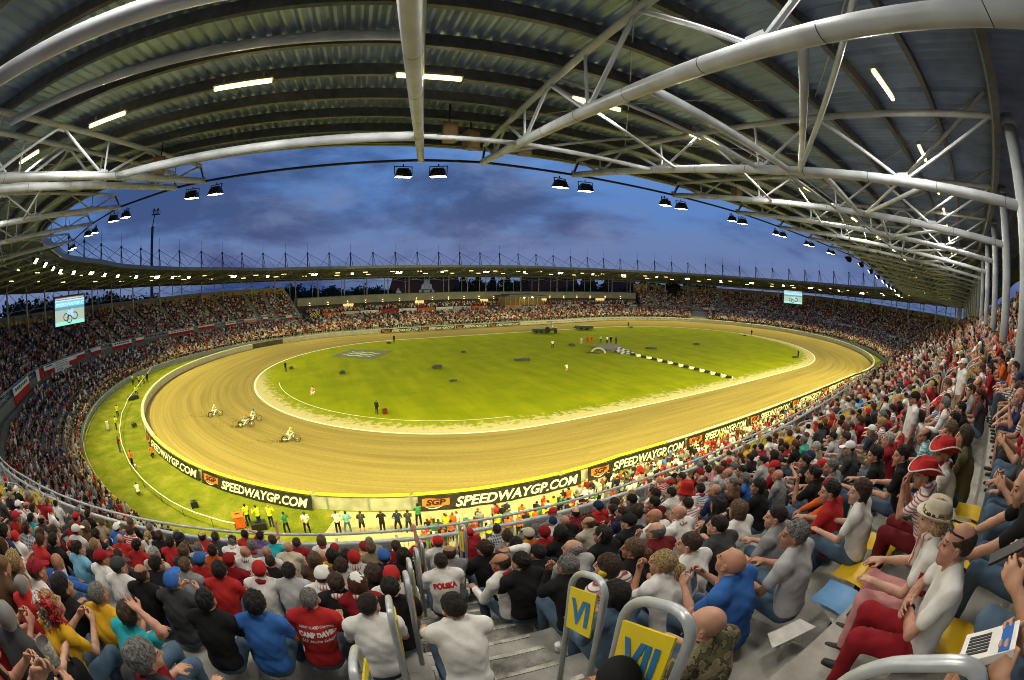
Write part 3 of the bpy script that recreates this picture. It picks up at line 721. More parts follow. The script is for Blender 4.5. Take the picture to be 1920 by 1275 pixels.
def make_pose(name, sit=True, lean=(.16, .38), tyaw=0., hyaw=0., hpitch=0., armR=None, armL=None, handR='soft', handL='soft', palmR=(0, 0, -1), palmL=(0, 0, -1), handdR=None, handdL=None, fem=False, knee=None, stance=.11, hroll=0., legs=None):
    p = Pose(); p.fem = fem; p.sit = sit; w = .90 if fem else 1.
    hipz = .53 if sit else .93; H = np.array([0, 0, hipz]); Tz = rotz(tyaw)
    d1 = Tz@np.array([0, sin(lean[0]), cos(lean[0])]); d2 = Tz@np.array([0, sin(lean[1]), cos(lean[1])])
    chest = H+d1*.29; nb = chest+d2*.22; xs = Tz@np.array([1., 0, 0])
    fw1 = Tz@np.array([0, cos(lean[0]), -sin(lean[0])]); fw2 = Tz@np.array([0, cos(lean[1]), -sin(lean[1])])
    R1 = np.stack([xs, fw1, d1], 1); R2 = np.stack([xs, fw2, d2], 1)
    sh = {s: nb-d2*.055+xs*s*.178*w for s in (-1, 1)}
    dn = (.5*d2+.5*Zh); dn /= np.linalg.norm(dn)
    p.hc = nb+dn*.125+fw2*.035*(1 if sit else .5); p.hR = Tz@rotz(hyaw)@rotx(-hpitch)@roty(hroll)
    arms = {}
    dR = armR or ((.22, .30, -.92), (-.25, .93, -.05)); dL = armL or ((-.22, .30, -.92), (.25, .93, -.05))
    for s, A in ((1, dR), (-1, dL)):
        u = Tz@nz(A[0]); f = Tz@nz(A[1]); e = sh[s]+u*.285; wr = e+f*.245; arms[s] = (sh[s], e, wr, f)
    if sit: lg = {s: (H+np.array([s*.085, .02, -.03]), np.array([s*stance*1.2, .45, .525]), np.array([s*stance, .42, .085])) for s in (-1, 1)}
    else: lg = {s: (H+np.array([s*.085, 0, -.03]), np.array([s*stance, .02, .50]), np.array([s*stance*1.1, -.02, .085])) for s in (-1, 1)}
    if legs: lg = {s: tuple(np.array(q, float) for q in legs[s]) for s in (-1, 1)}
    p.sh, p.arms, p.lg, p.nb, p.chest, p.H = sh, arms, lg, nb, chest, H
    def torso(P, o):
        d = el(P, H+d1*.01, (.165*w+o, .115+o, .11+o), R1)
        d = smin(d, el(P, H+d1*.15+fw1*.012, (.148*w+o, .112+o, .14+o), R1), .06)
        d = smin(d, el(P, chest+d2*.02, (.168*w+o, .112+o, .165+o), R2), .06)
        d = smin(d, rc(P, sh[-1], sh[1], .062+o, .062+o), .05)
        for s in (-1, 1): d = smin(d, rc(P, nb+d2*.03, sh[s], .052+o*.6, .046+o), .03)
        if fem:
            for s in (-1, 1): d = smin(d, el(P, chest+xs*s*.07+fw2*.09+d2*.01, (.062+o, .055+o, .062+o), R2), .03)
        return d
    def wrink(P, a):
        return a*(np.sin(P[:, 2]*62+3*np.sin(P[:, 0]*21+P[:, 1]*9))*np.sin(P[:, 0]*17+P[:, 2]*11+1)+.7*np.sin(P[:, 0]*43+P[:, 2]*31+P[:, 1]*25))
    def body(P):
        d = torso(P, -.006); d = smin(d, rc(P, nb-d2*.03, p.hc-dn*.05, .054, .052 if not fem else .046), .03)
        for s in (-1, 1):
            a, e, wr, f = arms[s]; d = smin(d, rc(P, a, e, .047*w, .038*w), .02); d = smin(d, rc(P, e, e+(wr-e)*.35, .039*w, .041*w), .015); d = smin(d, rc(P, e+(wr-e)*.35, wr, .041*w, .027), .01)
            hip, kn, an = lg[s]; d = smin(d, rc(P, hip, kn, .078, .054), .03); d = smin(d, rc(P, kn, kn+(an-kn)*.35, .054, .056), .02); d = smin(d, rc(P, kn+(an-kn)*.35, an, .056, .036), .015)
            d = smin(d, rc(P, an+np.array([0, -.03, -.04]), an+np.array([s*.02, .13, -.052]), .036, .030), .02)
        return d
    def shirt(P, long_):
        d = torso(P, .014)
        for s in (-1, 1):
            a, e, wr, f = arms[s]; d = smin(d, rc(P, a, a+(e-a)*(1 if long_ else .62), .062*w, .058*w), .03)
            if long_: d = smin(d, rc(P, e, wr-f*.015, .052*w, .040), .02)
        d = d+wrink(P, .0032)
        d = smax(d, -rc(P, p.hc-dn*.02, nb+d2*.045+fw2*.015, .08, .062), .01)          # neck opening
        d = smax(d, -((P-(H-d1*.07))@d1).astype(np.float32), .01); return d
    def trousers(P, shorts=False):
        d = el(P, H+d1*-.02, (.172*w, .122, .12), R1)
        for s in (-1, 1):
            hip, kn, an = lg[s]; d = smin(d, rc(P, hip, kn, .094, .070), .035)
            if not shorts: d = smin(d, rc(P, kn, an+np.array([0, 0, .02]), .068, .056), .025)
        d = d+wrink(P, .003); d = smax(d, ((P[:, 2]-(H[2]+.115)).astype(np.float32) if sit else ((P-(H+d1*.085))@d1).astype(np.float32)), .01); return d
    p.body, p.shirt, p.trousers, p.torso = body, shirt, trousers, torso
    pts = np.array([*[q for s in (-1, 1) for q in arms[s][:3]], *[q for s in (-1, 1) for q in lg[s]], nb, p.hc])
    p.lo = pts.min(0)-.16; p.hi = pts.max(0)+.16; p.lo[2] = min(p.lo[2], .0)
    p.hands = {1: (handR, palmR, handdR), -1: (handL, palmL, handdL)}
    POSES[name] = p; p.name = name; return p
def mesh_from(name, parts, mats_n=1, smooth=True):
    """parts: list of (V, Q, material index array or int)"""
    me = bpy.data.meshes.new(name); Vs, Qs, Ms, n = [], [], [], 0
    for V, Q, m in parts: Vs.append(V); Qs.append(Q+n); Ms.append(np.full(len(Q), m) if np.isscalar(m) else m); n += len(V)
    V = np.concatenate(Vs).astype(np.float32); Q = np.concatenate(Qs).astype(np.int32); M_ = np.concatenate(Ms).astype(np.int32)
    me.vertices.add(len(V)); me.vertices.foreach_set('co', V.ravel()); me.loops.add(Q.size); me.loops.foreach_set('vertex_index', Q.ravel())
    me.polygons.add(len(Q)); me.polygons.foreach_set('loop_start', np.arange(0, Q.size, 4, dtype=np.int32))
    me.polygons.foreach_set('material_index', M_)
    if smooth: me.polygons.foreach_set('use_smooth', np.ones(len(Q), bool))
    me.update(calc_edges=True); me.validate(); return me
M_eye = mat('eye_dark', (.03, .02, .015), .3, var=0); M_lip = mat('lip', (.38, .14, .11), .5, var=0)
M_shoe = mat('dark_shoe', (.02, .02, .022), .6, var=.2)
SKIN = [mat('skin_'+str(i), c, .5, var=.10, scale=22, spec=.35, bump=.08, bscale=180) for i, c in enumerate([(.50, .27, .18), (.44, .22, .14), (.56, .32, .23), (.38, .18, .11), (.48, .24, .17)])]
_dummy = SKIN[0]
def pose_meshes(p, fine=True):
    if hasattr(p, 'me'): return p.me
    h = .019; P, shp = grid(p.lo, p.hi, h); V, Q = nets(p.body(P), shp, p.lo, h); V = relax(V, Q, 1, .4)
    ft = (V[Q].mean(1)[:, 2] < .075).astype(int)*3
    hv, hq, hm = HEADS[p.fem]; parts = [(V, Q, ft), (hv@p.hR.T+p.hc, hq, hm)]
    for s in (-1, 1):
        nm, palm, hd = p.hands[s]; v, q = HANDS[nm]; a, e, wr, f = p.arms[s]; R_ = frame_to(f if hd is None else hd, palm); v = v.copy()
        if s < 0: v[:, 0] *= -1; q = q[:, ::-1]
        parts.append((v@R_.T+wr, q, 0))
    me = {'body': mesh_from('person_body', parts)}
    for m in (_dummy, M_eye, M_lip, M_shoe): me['body'].materials.append(m)
    hh = .018
    for k, lng in (('shirt', False), ('jacket', True)):
        lo = p.lo.copy(); lo[2] = max(lo[2], p.H[2]-.14); P, shp = grid(lo, p.hi, hh); V, Q = nets(p.shirt(P, lng), shp, lo, hh); me[k] = mesh_from(k, [(V, Q, 0)]); me[k].materials.append(_dummy)
    hi = p.hi.copy(); hi[2] = p.H[2]+.16
    for k, srt in (('trousers', False), ('shorts', True)):
        P, shp = grid(p.lo, hi, .02); V, Q = nets(p.trousers(P, srt), shp, p.lo, .02); me[k] = mesh_from(k, [(V, Q, 0)]); me[k].materials.append(_dummy)
    p.me = me; return me
# --- hair and headwear in head space
_HD = np.random.default_rng(5).normal(size=(7, 3)); _HD /= np.linalg.norm(_HD, axis=1)[:, None]
def hn(P, a, f=95):
    r = 0
    for i, d in enumerate(_HD): r = r+np.sin((P@d.astype(np.float32))*f*(.6+.22*i)+i*1.7+1.5*np.sin((P@_HD[i-3].astype(np.float32))*f*.4))*(1-.08*i)
    return a*r*.5
def hair_short(P, o=.010, nz_=.0050, front=.062):
    d = el(P, (0, -.020, .036), (.078+o, .100+o, .090+o))+hn(P, nz_)
    cut = (front-(.085-P[:, 1])*.68)-P[:, 2]; d = smax(d, cut.astype(np.float32), .012)
    for s in (-1, 1): d = smax(d, -el(P, (s*.085, .000, -.012), (.03, .034, .042)), .008)
    return d
def hair_fringe(P):
    d = hair_short(P, .008, .003); return smax(d, -el(P, (0, .035, .10), (.085, .125, .075)), .012)
def hair_long(P):
    d = hair_short(P, .018, .004); q = P.copy(); d = smin(d, el(P, (0, -.070, -.085), (.088, .050, .19))+hn(P, .006, 40), .04)
    for s in (-1, 1): d = smin(d, rc(P, (s*.082, -.01, .03), (s*.085, -.02, -.17), .024, .020)+hn(P, .004, 60), .03)
    return d
def hair_bob(P):
    d = hair_short(P, .020, .004); d = smin(d, el(P, (0, -.045, -.02), (.098, .080, .105))+hn(P, .005, 50), .03)
    return smax(d, -el(P, (0, .085, -.04), (.066, .07, .11)), .015)
def hair_tail(P):
    d = hair_short(P, .014, .003); d = smin(d, rc(P, (0, -.115, .03), (0, -.165, .0), .034, .040), .02); return smin(d, rc(P, (0, -.165, .0), (0, -.155, -.14), .042, .022)+hn(P, .004, 60), .02)
def cap_shell(P):
    d = el(P, (0, -.018, .042), (.090, .112, .098)); return smax(d, (.030-.10*P[:, 1]-P[:, 2]).astype(np.float32), .008)
def cap_brim(P):
    q = P.copy(); b = el(q, (0, .128, .030), (.072, .072, .010), rotx(-.28)); return b
def make_hd(name, fn, lo=(-.15, -.24, -.32), hi=(.15, .24, .2), h=.0082):
    P, shp = grid(lo, hi, h); V, Q = nets(fn(P), shp, lo, h); me = mesh_from(name, [(V, Q, 0)]); me.materials.append(_dummy); return me
HD = {'short': make_hd('hair', hair_short), 'crop': make_hd('hair', lambda P: hair_short(P, .004, .002)), 'full': make_hd('hair', lambda P: hair_short(P, .022, .006, .055)),
      'fringe': make_hd('hair', hair_fringe), 'long': make_hd('hair', hair_long), 'bob': make_hd('hair', hair_bob), 'tail': make_hd('hair', hair_tail)}
HD['cap'] = make_hd('cap', lambda P: np.minimum(cap_shell(P), cap_brim(P))); HD['beanie'] = make_hd('cap', lambda P: smax(el(P, (0, -.02, .045), (.092, .114, .105)), (.02-P[:, 2]).astype(np.float32), .01))
def hat_mesh(name, crown, brim, curl, h):
    """hat with a crown of radius crown and a brim; curl lifts the sides"""
    m = MB(); n = 28; rows = []
    for r, z in ((crown*.0, h-.012), (crown*.55, h), (crown*.88, h-.012), (crown*.98, h*.55), (crown*1.04, .0), (crown*1.3, -.004), ((crown+brim)*.92, .002), (crown+brim, .006), (crown+brim, .014), (crown*1.06, .008)):
        row = []
        for i in range(n):
            a = 2*pi*i/n; x, y = r*cos(a)*.93, r*sin(a)*1.12; f = max(0, (r-crown)/max(brim, .01)); zz = z+curl*f*f*(cos(a)**2)-curl*.35*f*f*(sin(a)**2)
            if z >= h-.015: zz -= .022*math.exp(-(x/.03)**2)
            row.append((x, y-.012, zz+.045))
        rows.append(row)
    m.strip(rows, closed=True); o = m.build(name, _dummy, None, True); me = o.data; bpy.data.objects.remove(o); return me
HD['cowboy'] = hat_mesh('hat', .098, .085, .07, .125); HD['straw'] = hat_mesh('hat', .098, .05, .018, .115); HD['tophat'] = hat_mesh('hat', .105, .05, .03, .24); HD['bucket'] = hat_mesh('hat', .10, .05, -.03, .09)
def trim_mesh(crown, brim, curl):
    m = MB(); P = []
    for i in range(36):
        a = 2*pi*i/36; r = crown+brim; P.append((r*cos(a)*.93, r*sin(a)*1.12-.012, .01+curl*cos(a)**2-curl*.35*sin(a)**2+.045))
    m.path(P, .007, 6, closed=True); o = m.build('hat_trim', _dummy, None, True); me = o.data; bpy.data.objects.remove(o); return me
HD['cowboytrim'] = trim_mesh(.098, .085, .07); 
def band_mesh(r, z0_, z1_):
    m = MB(); m.lathe([(r, z0_), (r+.004, z0_), (r+.003, z1_), (r, z1_)], n=28); V = m.v[0]; V[:, 0] *= .93; V[:, 1] = V[:, 1]*1.12-.012; o = m.build('hat_band', _dummy, None, True); me = o.data; bpy.data.objects.remove(o); return me
HD['band'] = band_mesh(.103, .05, .078)
# --- scarf round the neck (pose space, at the neck base)
def scarf_sdf(p):
    def f(P):
        a = np.arange(7)*2*pi/7; d = None
        c = p.nb+np.array([0, .012, .02])
        for i in range(7):
            q0 = c+np.array([.075*cos(a[i]), .078*sin(a[i]), .01*sin(3*a[i])]); q1 = c+np.array([.075*cos(a[i-1]), .078*sin(a[i-1]), .01*sin(3*a[i-1])])
            e = rc(P, q0, q1, .032, .032); d = e if d is None else smin(d, e, .01)
        d = smin(d, rc(P, c+np.array([.05, .075, 0]), p.chest+np.array([.06, .15, -.03]), .03, .036), .02)
        return d+hn(P, .003, 60)
    return f
def scarf_mesh(p):
    if not hasattr(p, 'scarf'):
        lo = p.nb-np.array([.16, .16, .34]); hi = p.nb+np.array([.16, .26, .12]); P, shp = grid(lo, hi, .013); V, Q = nets(scarf_sdf(p)(P), shp, lo, .013); p.scarf = mesh_from('scarf', [(V, Q, 0)]); p.scarf.materials.append(_dummy)
    return p.scarf
# --- cloth and hair materials
def cloth_mat(name, col, kind='plain', col2=(.7, .7, .68)):
    if name in MATS: return MATS[name]
    m = mat(name, col, .85, var=.10, scale=9, bump=.38, bscale=8, spec=.2)
    if kind in ('stripe', 'check', 'camo', 'floral', 'hstripe'):
        t = m.node_tree; b = t.nodes['Principled BSDF']; tcn = t.nodes.new('ShaderNodeTexCoord')
        if kind in ('stripe', 'check', 'hstripe'):
            w = t.nodes.new('ShaderNodeTexWave'); w.bands_direction = 'Z' if kind == 'hstripe' else 'X'; w.inputs['Scale'].default_value = 9 if kind != 'check' else 7; t.links.new(tcn.outputs['Object'], w.inputs[0]); f = w.outputs['Fac']
            if kind == 'check':
                w2 = t.nodes.new('ShaderNodeTexWave'); w2.bands_direction = 'Z'; w2.inputs['Scale'].default_value = 7; t.links.new(tcn.outputs['Object'], w2.inputs[0])
                mm = t.nodes.new('ShaderNodeMath'); mm.operation = 'MULTIPLY'; t.links.new(f, mm.inputs[0]); t.links.new(w2.outputs['Fac'], mm.inputs[1]); f = mm.outputs[0]
        else:
            v = t.nodes.new('ShaderNodeTexNoise'); v.inputs['Scale'].default_value = 16 if kind == 'camo' else 34; v.inputs['Detail'].default_value = 3; t.links.new(tcn.outputs['Object'], v.inputs[0]); f = v.outputs['Fac']
        r = t.nodes.new('ShaderNodeValToRGB'); e = r.color_ramp.elements; r.color_ramp.interpolation = 'CONSTANT' if kind in ('camo', 'floral') else 'LINEAR'
        e[0].color = (*col, 1); e[1].color = (*col2, 1); e[0].position = .0; e[1].position = .5 if kind != 'floral' else .56
        if kind == 'camo':
            x = e.new(.44); x.color = (.05, .045, .03, 1); x2 = e.new(.58); x2.color = (.16, .14, .09, 1)
        t.links.new(f, r.inputs[0]); t.links.new(r.outputs[0], b.inputs['Base Color'])
    return m
CL = {'white': (.72, .71, .69), 'cream': (.55, .49, .38), 'red': (.42, .022, .022), 'crimson': (.26, .012, .02), 'black': (.012, .012, .014), 'charcoal': (.045, .047, .052), 'grey': (.24, .245, .255), 'light grey': (.42, .42, .43),
      'navy': (.018, .028, .085), 'blue': (.035, .13, .42), 'sky blue': (.17, .42, .60), 'teal': (.02, .38, .44), 'yellow': (.68, .38, .02), 'orange': (.62, .12, .02), 'green': (.04, .22, .10), 'olive': (.10, .095, .045), 'pink': (.6, .28, .28), 'brown': (.10, .055, .03), 'denim': (.08, .13, .20), 'maroon': (.14, .012, .016), 'khaki': (.26, .21, .13), 'mint': (.06, .42, .28), 'neon yellow': (.62, .72, .03)}
HC = {'dark': (.014, .010, .008), 'brown': (.055, .030, .016), 'light brown': (.14, .085, .045), 'blonde': (.42, .29, .13), 'grey': (.19, .185, .18), 'white': (.45, .43, .40), 'auburn': (.12, .04, .018)}
def CM(c): return cloth_mat('cloth_'+c.replace(' ', '_'), CL[c])
def HM(c): return mat('hair_'+c.replace(' ', '_'), HC[c], .55, var=.55, scale=75, bump=.9, bscale=210, spec=.3)
def child(root, name, me, m, M4=None, label=None):
    o = bpy.data.objects.new(name, me); COL.objects.link(o); o.parent = root
    if m is not None: o.material_slots[0].link = 'OBJECT'; o.material_slots[0].material = m
    if M4 is not None: o.matrix_local = M4
    if label: o['label'] = label
    return o
def head_M(p):
    R_ = p.hR; c = p.hc; return Matrix(((R_[0, 0], R_[0, 1], R_[0, 2], c[0]), (R_[1, 0], R_[1, 1], R_[1, 2], c[1]), (R_[2, 0], R_[2, 1], R_[2, 2], c[2]), (0, 0, 0, 1)))
PEOPLE = []
def person(pose, loc, yaw, label, shirt='white', trousers='denim', hair='short', hairc='dark', skin=0, hat=None, hatc='red', scarf=None, long_=False, shorts=False, scale=1., group=None, cat='person', kind='plain', col2=(.7, .7, .68)):
    p = POSES[pose]; me = pose_meshes(p); o = bpy.data.objects.new('person', me['body']); COL.objects.link(o)
    o.location = loc; o.rotation_euler = (0, 0, yaw); o.scale = (scale,)*3; o.material_slots[0].link = 'OBJECT'; o.material_slots[0].material = SKIN[skin % len(SKIN)]
    tag(o, label, cat, group)
    sm = CM(shirt) if kind == 'plain' else cloth_mat('cloth_'+kind+'_'+shirt.replace(' ', '_'), CL[shirt], kind, col2)
    o2 = child(o, 'jacket' if long_ else 'shirt', me['jacket' if long_ else 'shirt'], sm)
    child(o, 'shorts' if shorts else 'trousers', me['shorts' if shorts else 'trousers'], CM(trousers))
    HMx = head_M(p)
    if hair: child(o, 'hair', HD[hair], HM(hairc), HMx)
    if hat:
        child(o, 'cap' if hat in ('cap', 'beanie') else 'hat', HD[hat], CM(hatc), HMx)
        if hat == 'cowboy': child(o, 'hat_trim', HD['cowboytrim'], CM('white'), HMx)
        if hat == 'straw': child(o, 'hat_band', HD['band'], cloth_mat('hat_band_print', (.05, .03, .02), 'floral', (.5, .4, .25)), HMx)
        if hat == 'tophat': child(o, 'hat_band', HD['band'], CM('white'), HMx)
    if scarf: child(o, 'scarf', scarf_mesh(p), cloth_mat('scarf_'+scarf, CL['red'], 'stripe', (.65, .63, .6)) if scarf == 'striped' else CM(scarf))
    o['pose'] = pose; PEOPLE.append(o); return o
# ------------------------------------------------------------------ poses
mir = lambda a: tuple((-v[0], v[1], v[2]) for v in a)
def both(a): return dict(armR=a, armL=mir(a))
LAP = ((.20, .32, -.92), (-.28, .93, -.08)); KNEE = ((.16, .72, -.66), (-.12, .80, -.58)); PH = ((.14, .50, -.85), (-.42, .80, .42)); CHIN = ((.02, .66, -.74), (-.34, .28, .90))
for f in (False, True):
    k = 'w_' if f else ''
    make_pose(k+'lap', **both(LAP), fem=f); make_pose(k+'lap_left', hyaw=.55, tyaw=.10, **both(LAP), fem=f); make_pose(k+'lap_right', hyaw=-.4, lean=(.2, .42), **both(LAP), fem=f)
    make_pose(k+'phone', hpitch=-.25, lean=(.2, .45), **both(PH), handR='grip', handL='grip', palmR=(-1, 0, 0), palmL=(1, 0, 0), fem=f)
    make_pose(k+'stand', sit=False, lean=(.0, .06), armR=((.14, .02, -1), (.04, .22, -1)), armL=((-.14, .02, -1), (-.04, .22, -1)), palmR=(-1, 0, 0), palmL=(1, 0, 0), fem=f)
make_pose('knees', lean=(.38, .70), hpitch=.3, hyaw=.25, **both(KNEE)); make_pose('knees_left', lean=(.34, .62), tyaw=.2, hpitch=.25, hyaw=.5, **both(KNEE))
CRO = ((.20, .42, -.88), (-.93, .30, .10)); CRO2 = ((-.20, .42, -.88), (.93, .20, .02))
make_pose('cross', lean=(.05, .22), armR=CRO, armL=CRO2, palmR=(0, -1, -.2), palmL=(0, -1, -.2)); make_pose('cross_left', lean=(.05, .2), hyaw=.35, armR=CRO, armL=CRO2, palmR=(0, -1, -.2), palmL=(0, -1, -.2))
make_pose('chin', lean=(.3, .55), hyaw=.4, armR=LAP, armL=mir(CHIN), handL='fist', palmL=(0, -1, .3)); make_pose('w_chin', lean=(.28, .5), hyaw=.5, armR=CHIN, armL=mir(CHIN), handL='fist', handR='fist', palmR=(0, -1, .3), palmL=(0, -1, .3), fem=True)
make_pose('behind', lean=(.2, .45), hyaw=.5, tyaw=.2, armL=mir(LAP), armR=((.72, .28, .60), (-.90, .10, .28)), handR='open', palmR=(0, 0, 1))
make_pose('point', lean=(.1, .2), armR=((.62, .55, .28), (-.10, .45, .85)), armL=mir(LAP), handR='fist', palmR=(0, 1, 0))
make_pose('stand_hips', sit=False, lean=(0, .04), armR=((.55, -.15, -.85), (-.75, .35, -.40)), armL=((-.55, -.15, -.85), (.75, .35, -.40)), stance=.17)
make_pose('stand_cross', sit=False, lean=(0, .05), armR=CRO, armL=CRO2, palmR=(0, -1, -.2), palmL=(0, -1, -.2), stance=.14)
make_pose('stand_back', sit=False, lean=(0, .03), armR=((.30, -.35, -.88), (-.75, -.25, -.55)), armL=((-.30, -.35, -.88), (.75, -.25, -.55)), stance=.15)
make_pose('photo', sit=False, lean=(.05, .16), armR=((.35, .55, -.72), (-.55, .55, .65)), armL=((-.35, .55, -.72), (.55, .55, .65)), handR='grip', handL='grip', palmR=(-1, 0, 0), palmL=(1, 0, 0))
make_pose('crouch', sit=True, lean=(.30, .50), **both(PH), handR='grip', handL='grip', legs={1: ((.09, .02, .36), (.16, .40, .46), (.12, .12, .085)), -1: ((-.09, .02, .36), (-.14, .30, .20), (-.12, -.10, .085))})
POSES['crouch'].H[2] = .53
make_pose('ride', sit=True, lean=(.45, .62), hpitch=.35, armR=((.42, .75, -.55), (-.05, .90, -.40)), armL=((-.42, .75, -.55), (.05, .90, -.40)), handR='grip', handL='grip', legs={1: ((.09, .02, .50), (.26, .34, .42), (.30, .12, .12)), -1: ((-.09, .02, .50), (-.40, .36, .38), (-.52, .42, .085))})
# ------------------------------------------------------------------ where people sit
tAIS, _ = t_near(*relp(1.55, 6.0))                 # the aisle in front of the camera
AZ_ = .10                                          # its half width is .55
def floor_z(t, e): return z0(t)+RISE*max(0., (e-.4)/TREAD+.0)
def on_plane(x, y, z):
    d = cam_ray(x, y); k = (z-CAM[2])/d[2]; return CAM+d*k
HEADH = 1.215
def head_place(x, y, hh=HEADH):
    d = cam_ray(x, y); prev = None
    for k in np.arange(.7, 60, .04):
        p = CAM+d*k; t, e = t_near(p[0], p[1]); f = p[2]-(floor_z(t, e+.36)+hh)
        if prev is not None and f < 0: 
            return p, t, e
        prev = f
    return p, t, e
def face_yaw(t, turn=0.): n = STn(t); return atan2(-n[1], -n[0])-pi/2+turn
OCC = []
NUMW = 'zero one two three four five six seven eight nine ten eleven twelve thirteen fourteen fifteen sixteen seventeen eighteen nineteen twenty'.split()
def numw(n): return NUMW[n] if n < len(NUMW) else str(n)
HDN = {'short': 'short', 'crop': 'cropped', 'full': 'thick', 'fringe': 'balding', 'long': 'long', 'bob': 'bobbed', 'tail': 'ponytailed', None: ''}
USED = set()
def seat_label(lead, t, e):
    r = max(1, int(round((e+.42-.4)/TREAD))); dt = (t-tAIS+TL/2) % TL-TL/2; k = int(round(abs(dt)/.5))
    lab = f'{lead}, row {numw(r)} above rail, {numw(k)} seats {"right" if dt > 0 else "left"} of stairs'
    if lab in USED: lab = lab.replace('row', 'lower in row')
    if lab in USED: lab = lab.replace('lower in row', 'upper in row')
    if len(lab.replace(',', '').split()) > 16: lab = lab.replace(' above rail', '')
    USED.add(lab); return lab
def look(shirt, hair, hairc, hat, hatc, long_, kind):
    h = 'bald head' if hair is None and not hat else (f'{hatc} {"brimmed hat" if hat in ("cowboy", "straw", "tophat", "bucket") else "cap"}' if hat else f'{HDN[hair]} {hairc} hair' if hair != 'fringe' else f'balding {hairc} hair')
    k = {'plain': '', 'check': 'checked ', 'stripe': 'striped ', 'hstripe': 'striped ', 'camo': 'camouflage ', 'floral': 'patterned '}[kind]
    return f'{k}{shirt} {"jacket" if long_ else "shirt"}, {h}'
def hero(x, y, pose='lap', shirt='white', hair='short', hairc='dark', hat=None, hatc='red', long_=False, trousers='denim', turn=0., scale=1., scarf=None, skin=None, kind='plain', col2=(.7, .7, .68), lead=None, hh=HEADH, shorts=False):
    p, t, e = head_place(x, y, hh); P_ = POSES[pose]; yaw = face_yaw(t, turn); sc_ = scale*(1.09 if np.linalg.norm(p-CAM) < 7 else 1.03)
    loc = p-rotz(yaw)@(P_.hc*sc_)-np.array([0, 0, .03]); OCC.append((t, e))
    o = person(pose, loc, yaw, seat_label(lead or look(shirt, hair, hairc, hat, hatc, long_, kind), t, e), shirt, trousers, hair, hairc, skin if skin is not None else int(x*7+y) % 5, hat, hatc, scarf, long_, shorts, sc_, 'spectators seated in the near upper tier', kind=kind, col2=col2)
    return o
H = hero
M_wfluff = mat('white_fluff', (.7, .69, .67), .95, var=.1, bump=.8, bscale=60); M_rfluff = mat('red_fluff', (.5, .03, .03), .95, var=.1, bump=.8, bscale=60)
# ---- nearest rows, left block
boa = H(95, 1130, 'w_phone', 'yellow', 'full', 'blonde', turn=-.15, lead='yellow shirt, red and white feather boa')
H(271, 1228, 'lap_right', 'charcoal', 'full', 'grey', scarf='crimson', turn=-.2, lead='grey thick hair, crimson scarf')
H(184, 1110, 'lap', 'yellow', 'crop', 'grey', turn=.0); H(241, 1147, 'behind', 'teal', 'short', 'brown', turn=-.5, lead='teal shirt, hand behind head')
H(69, 1066, 'w_lap', 'white', 'short', 'brown', 'cap', 'crimson', turn=-.3); H(28, 1050, 'lap', 'olive', 'full', 'blonde'); H(147, 1026, 'lap_right', 'sky blue', 'short', 'dark', turn=-.1)
H(191, 1044, 'lap_right', 'white', 'crop', 'brown', 'cap', 'crimson', True, turn=-.2); H(223, 1059, 'lap_right', 'white', 'crop', 'brown', 'cap', 'charcoal'); H(265, 1073, 'lap', 'black', 'fringe', 'brown', long_=True)
H(323, 1086, 'phone', 'charcoal', 'crop', 'grey', 'cap', 'blue'); H(294, 1055, 'lap_right', 'black', 'short', 'dark'); H(117, 1096, 'w_lap_right', 'black', 'bob', 'dark'); H(101, 1010, 'lap', 'black', 'short', 'dark', long_=True)
H(78, 1001, 'lap_right', 'crimson', 'short', 'brown', kind='check', col2=(.02, .02, .03)); H(50, 989, 'lap', 'light grey', 'short', 'brown', kind='check', col2=(.06, .09, .12)); H(8, 994, 'w_lap', 'navy', 'full', 'dark')
H(144, 993, 'lap_right', 'white', 'crop', 'brown', 'cap', 'white'); H(162, 985, 'w_lap', 'brown', 'long', 'light brown'); H(181, 1001, 'lap', 'black', 'short', 'dark'); H(143, 968, 'lap', 'crimson', 'crop', 'dark', 'cap', 'red')
H(290, 1036, 'lap', 'cream', 'short', 'white'); H(258, 1021, 'lap_right', 'red', 'short', 'dark'); H(165, 962, 'lap', 'black', 'short', 'dark'); H(245, 978, 'lap', 'black', 'short', 'light brown'); H(281, 987, 'lap', 'black', 'crop', 'grey')
H(35, 946, 'lap', 'white', 'crop', 'brown', 'cap', 'white'); H(62, 952, 'lap', 'white', 'short', 'dark'); H(30, 968, 'lap', 'red', None, 'dark', 'cap', 'red'); H(-28, 1120, 'w_phone', 'red', 'long', 'blonde', turn=-.3); H(-40, 1205, 'w_phone', 'crimson', 'long', 'dark', turn=-.3)
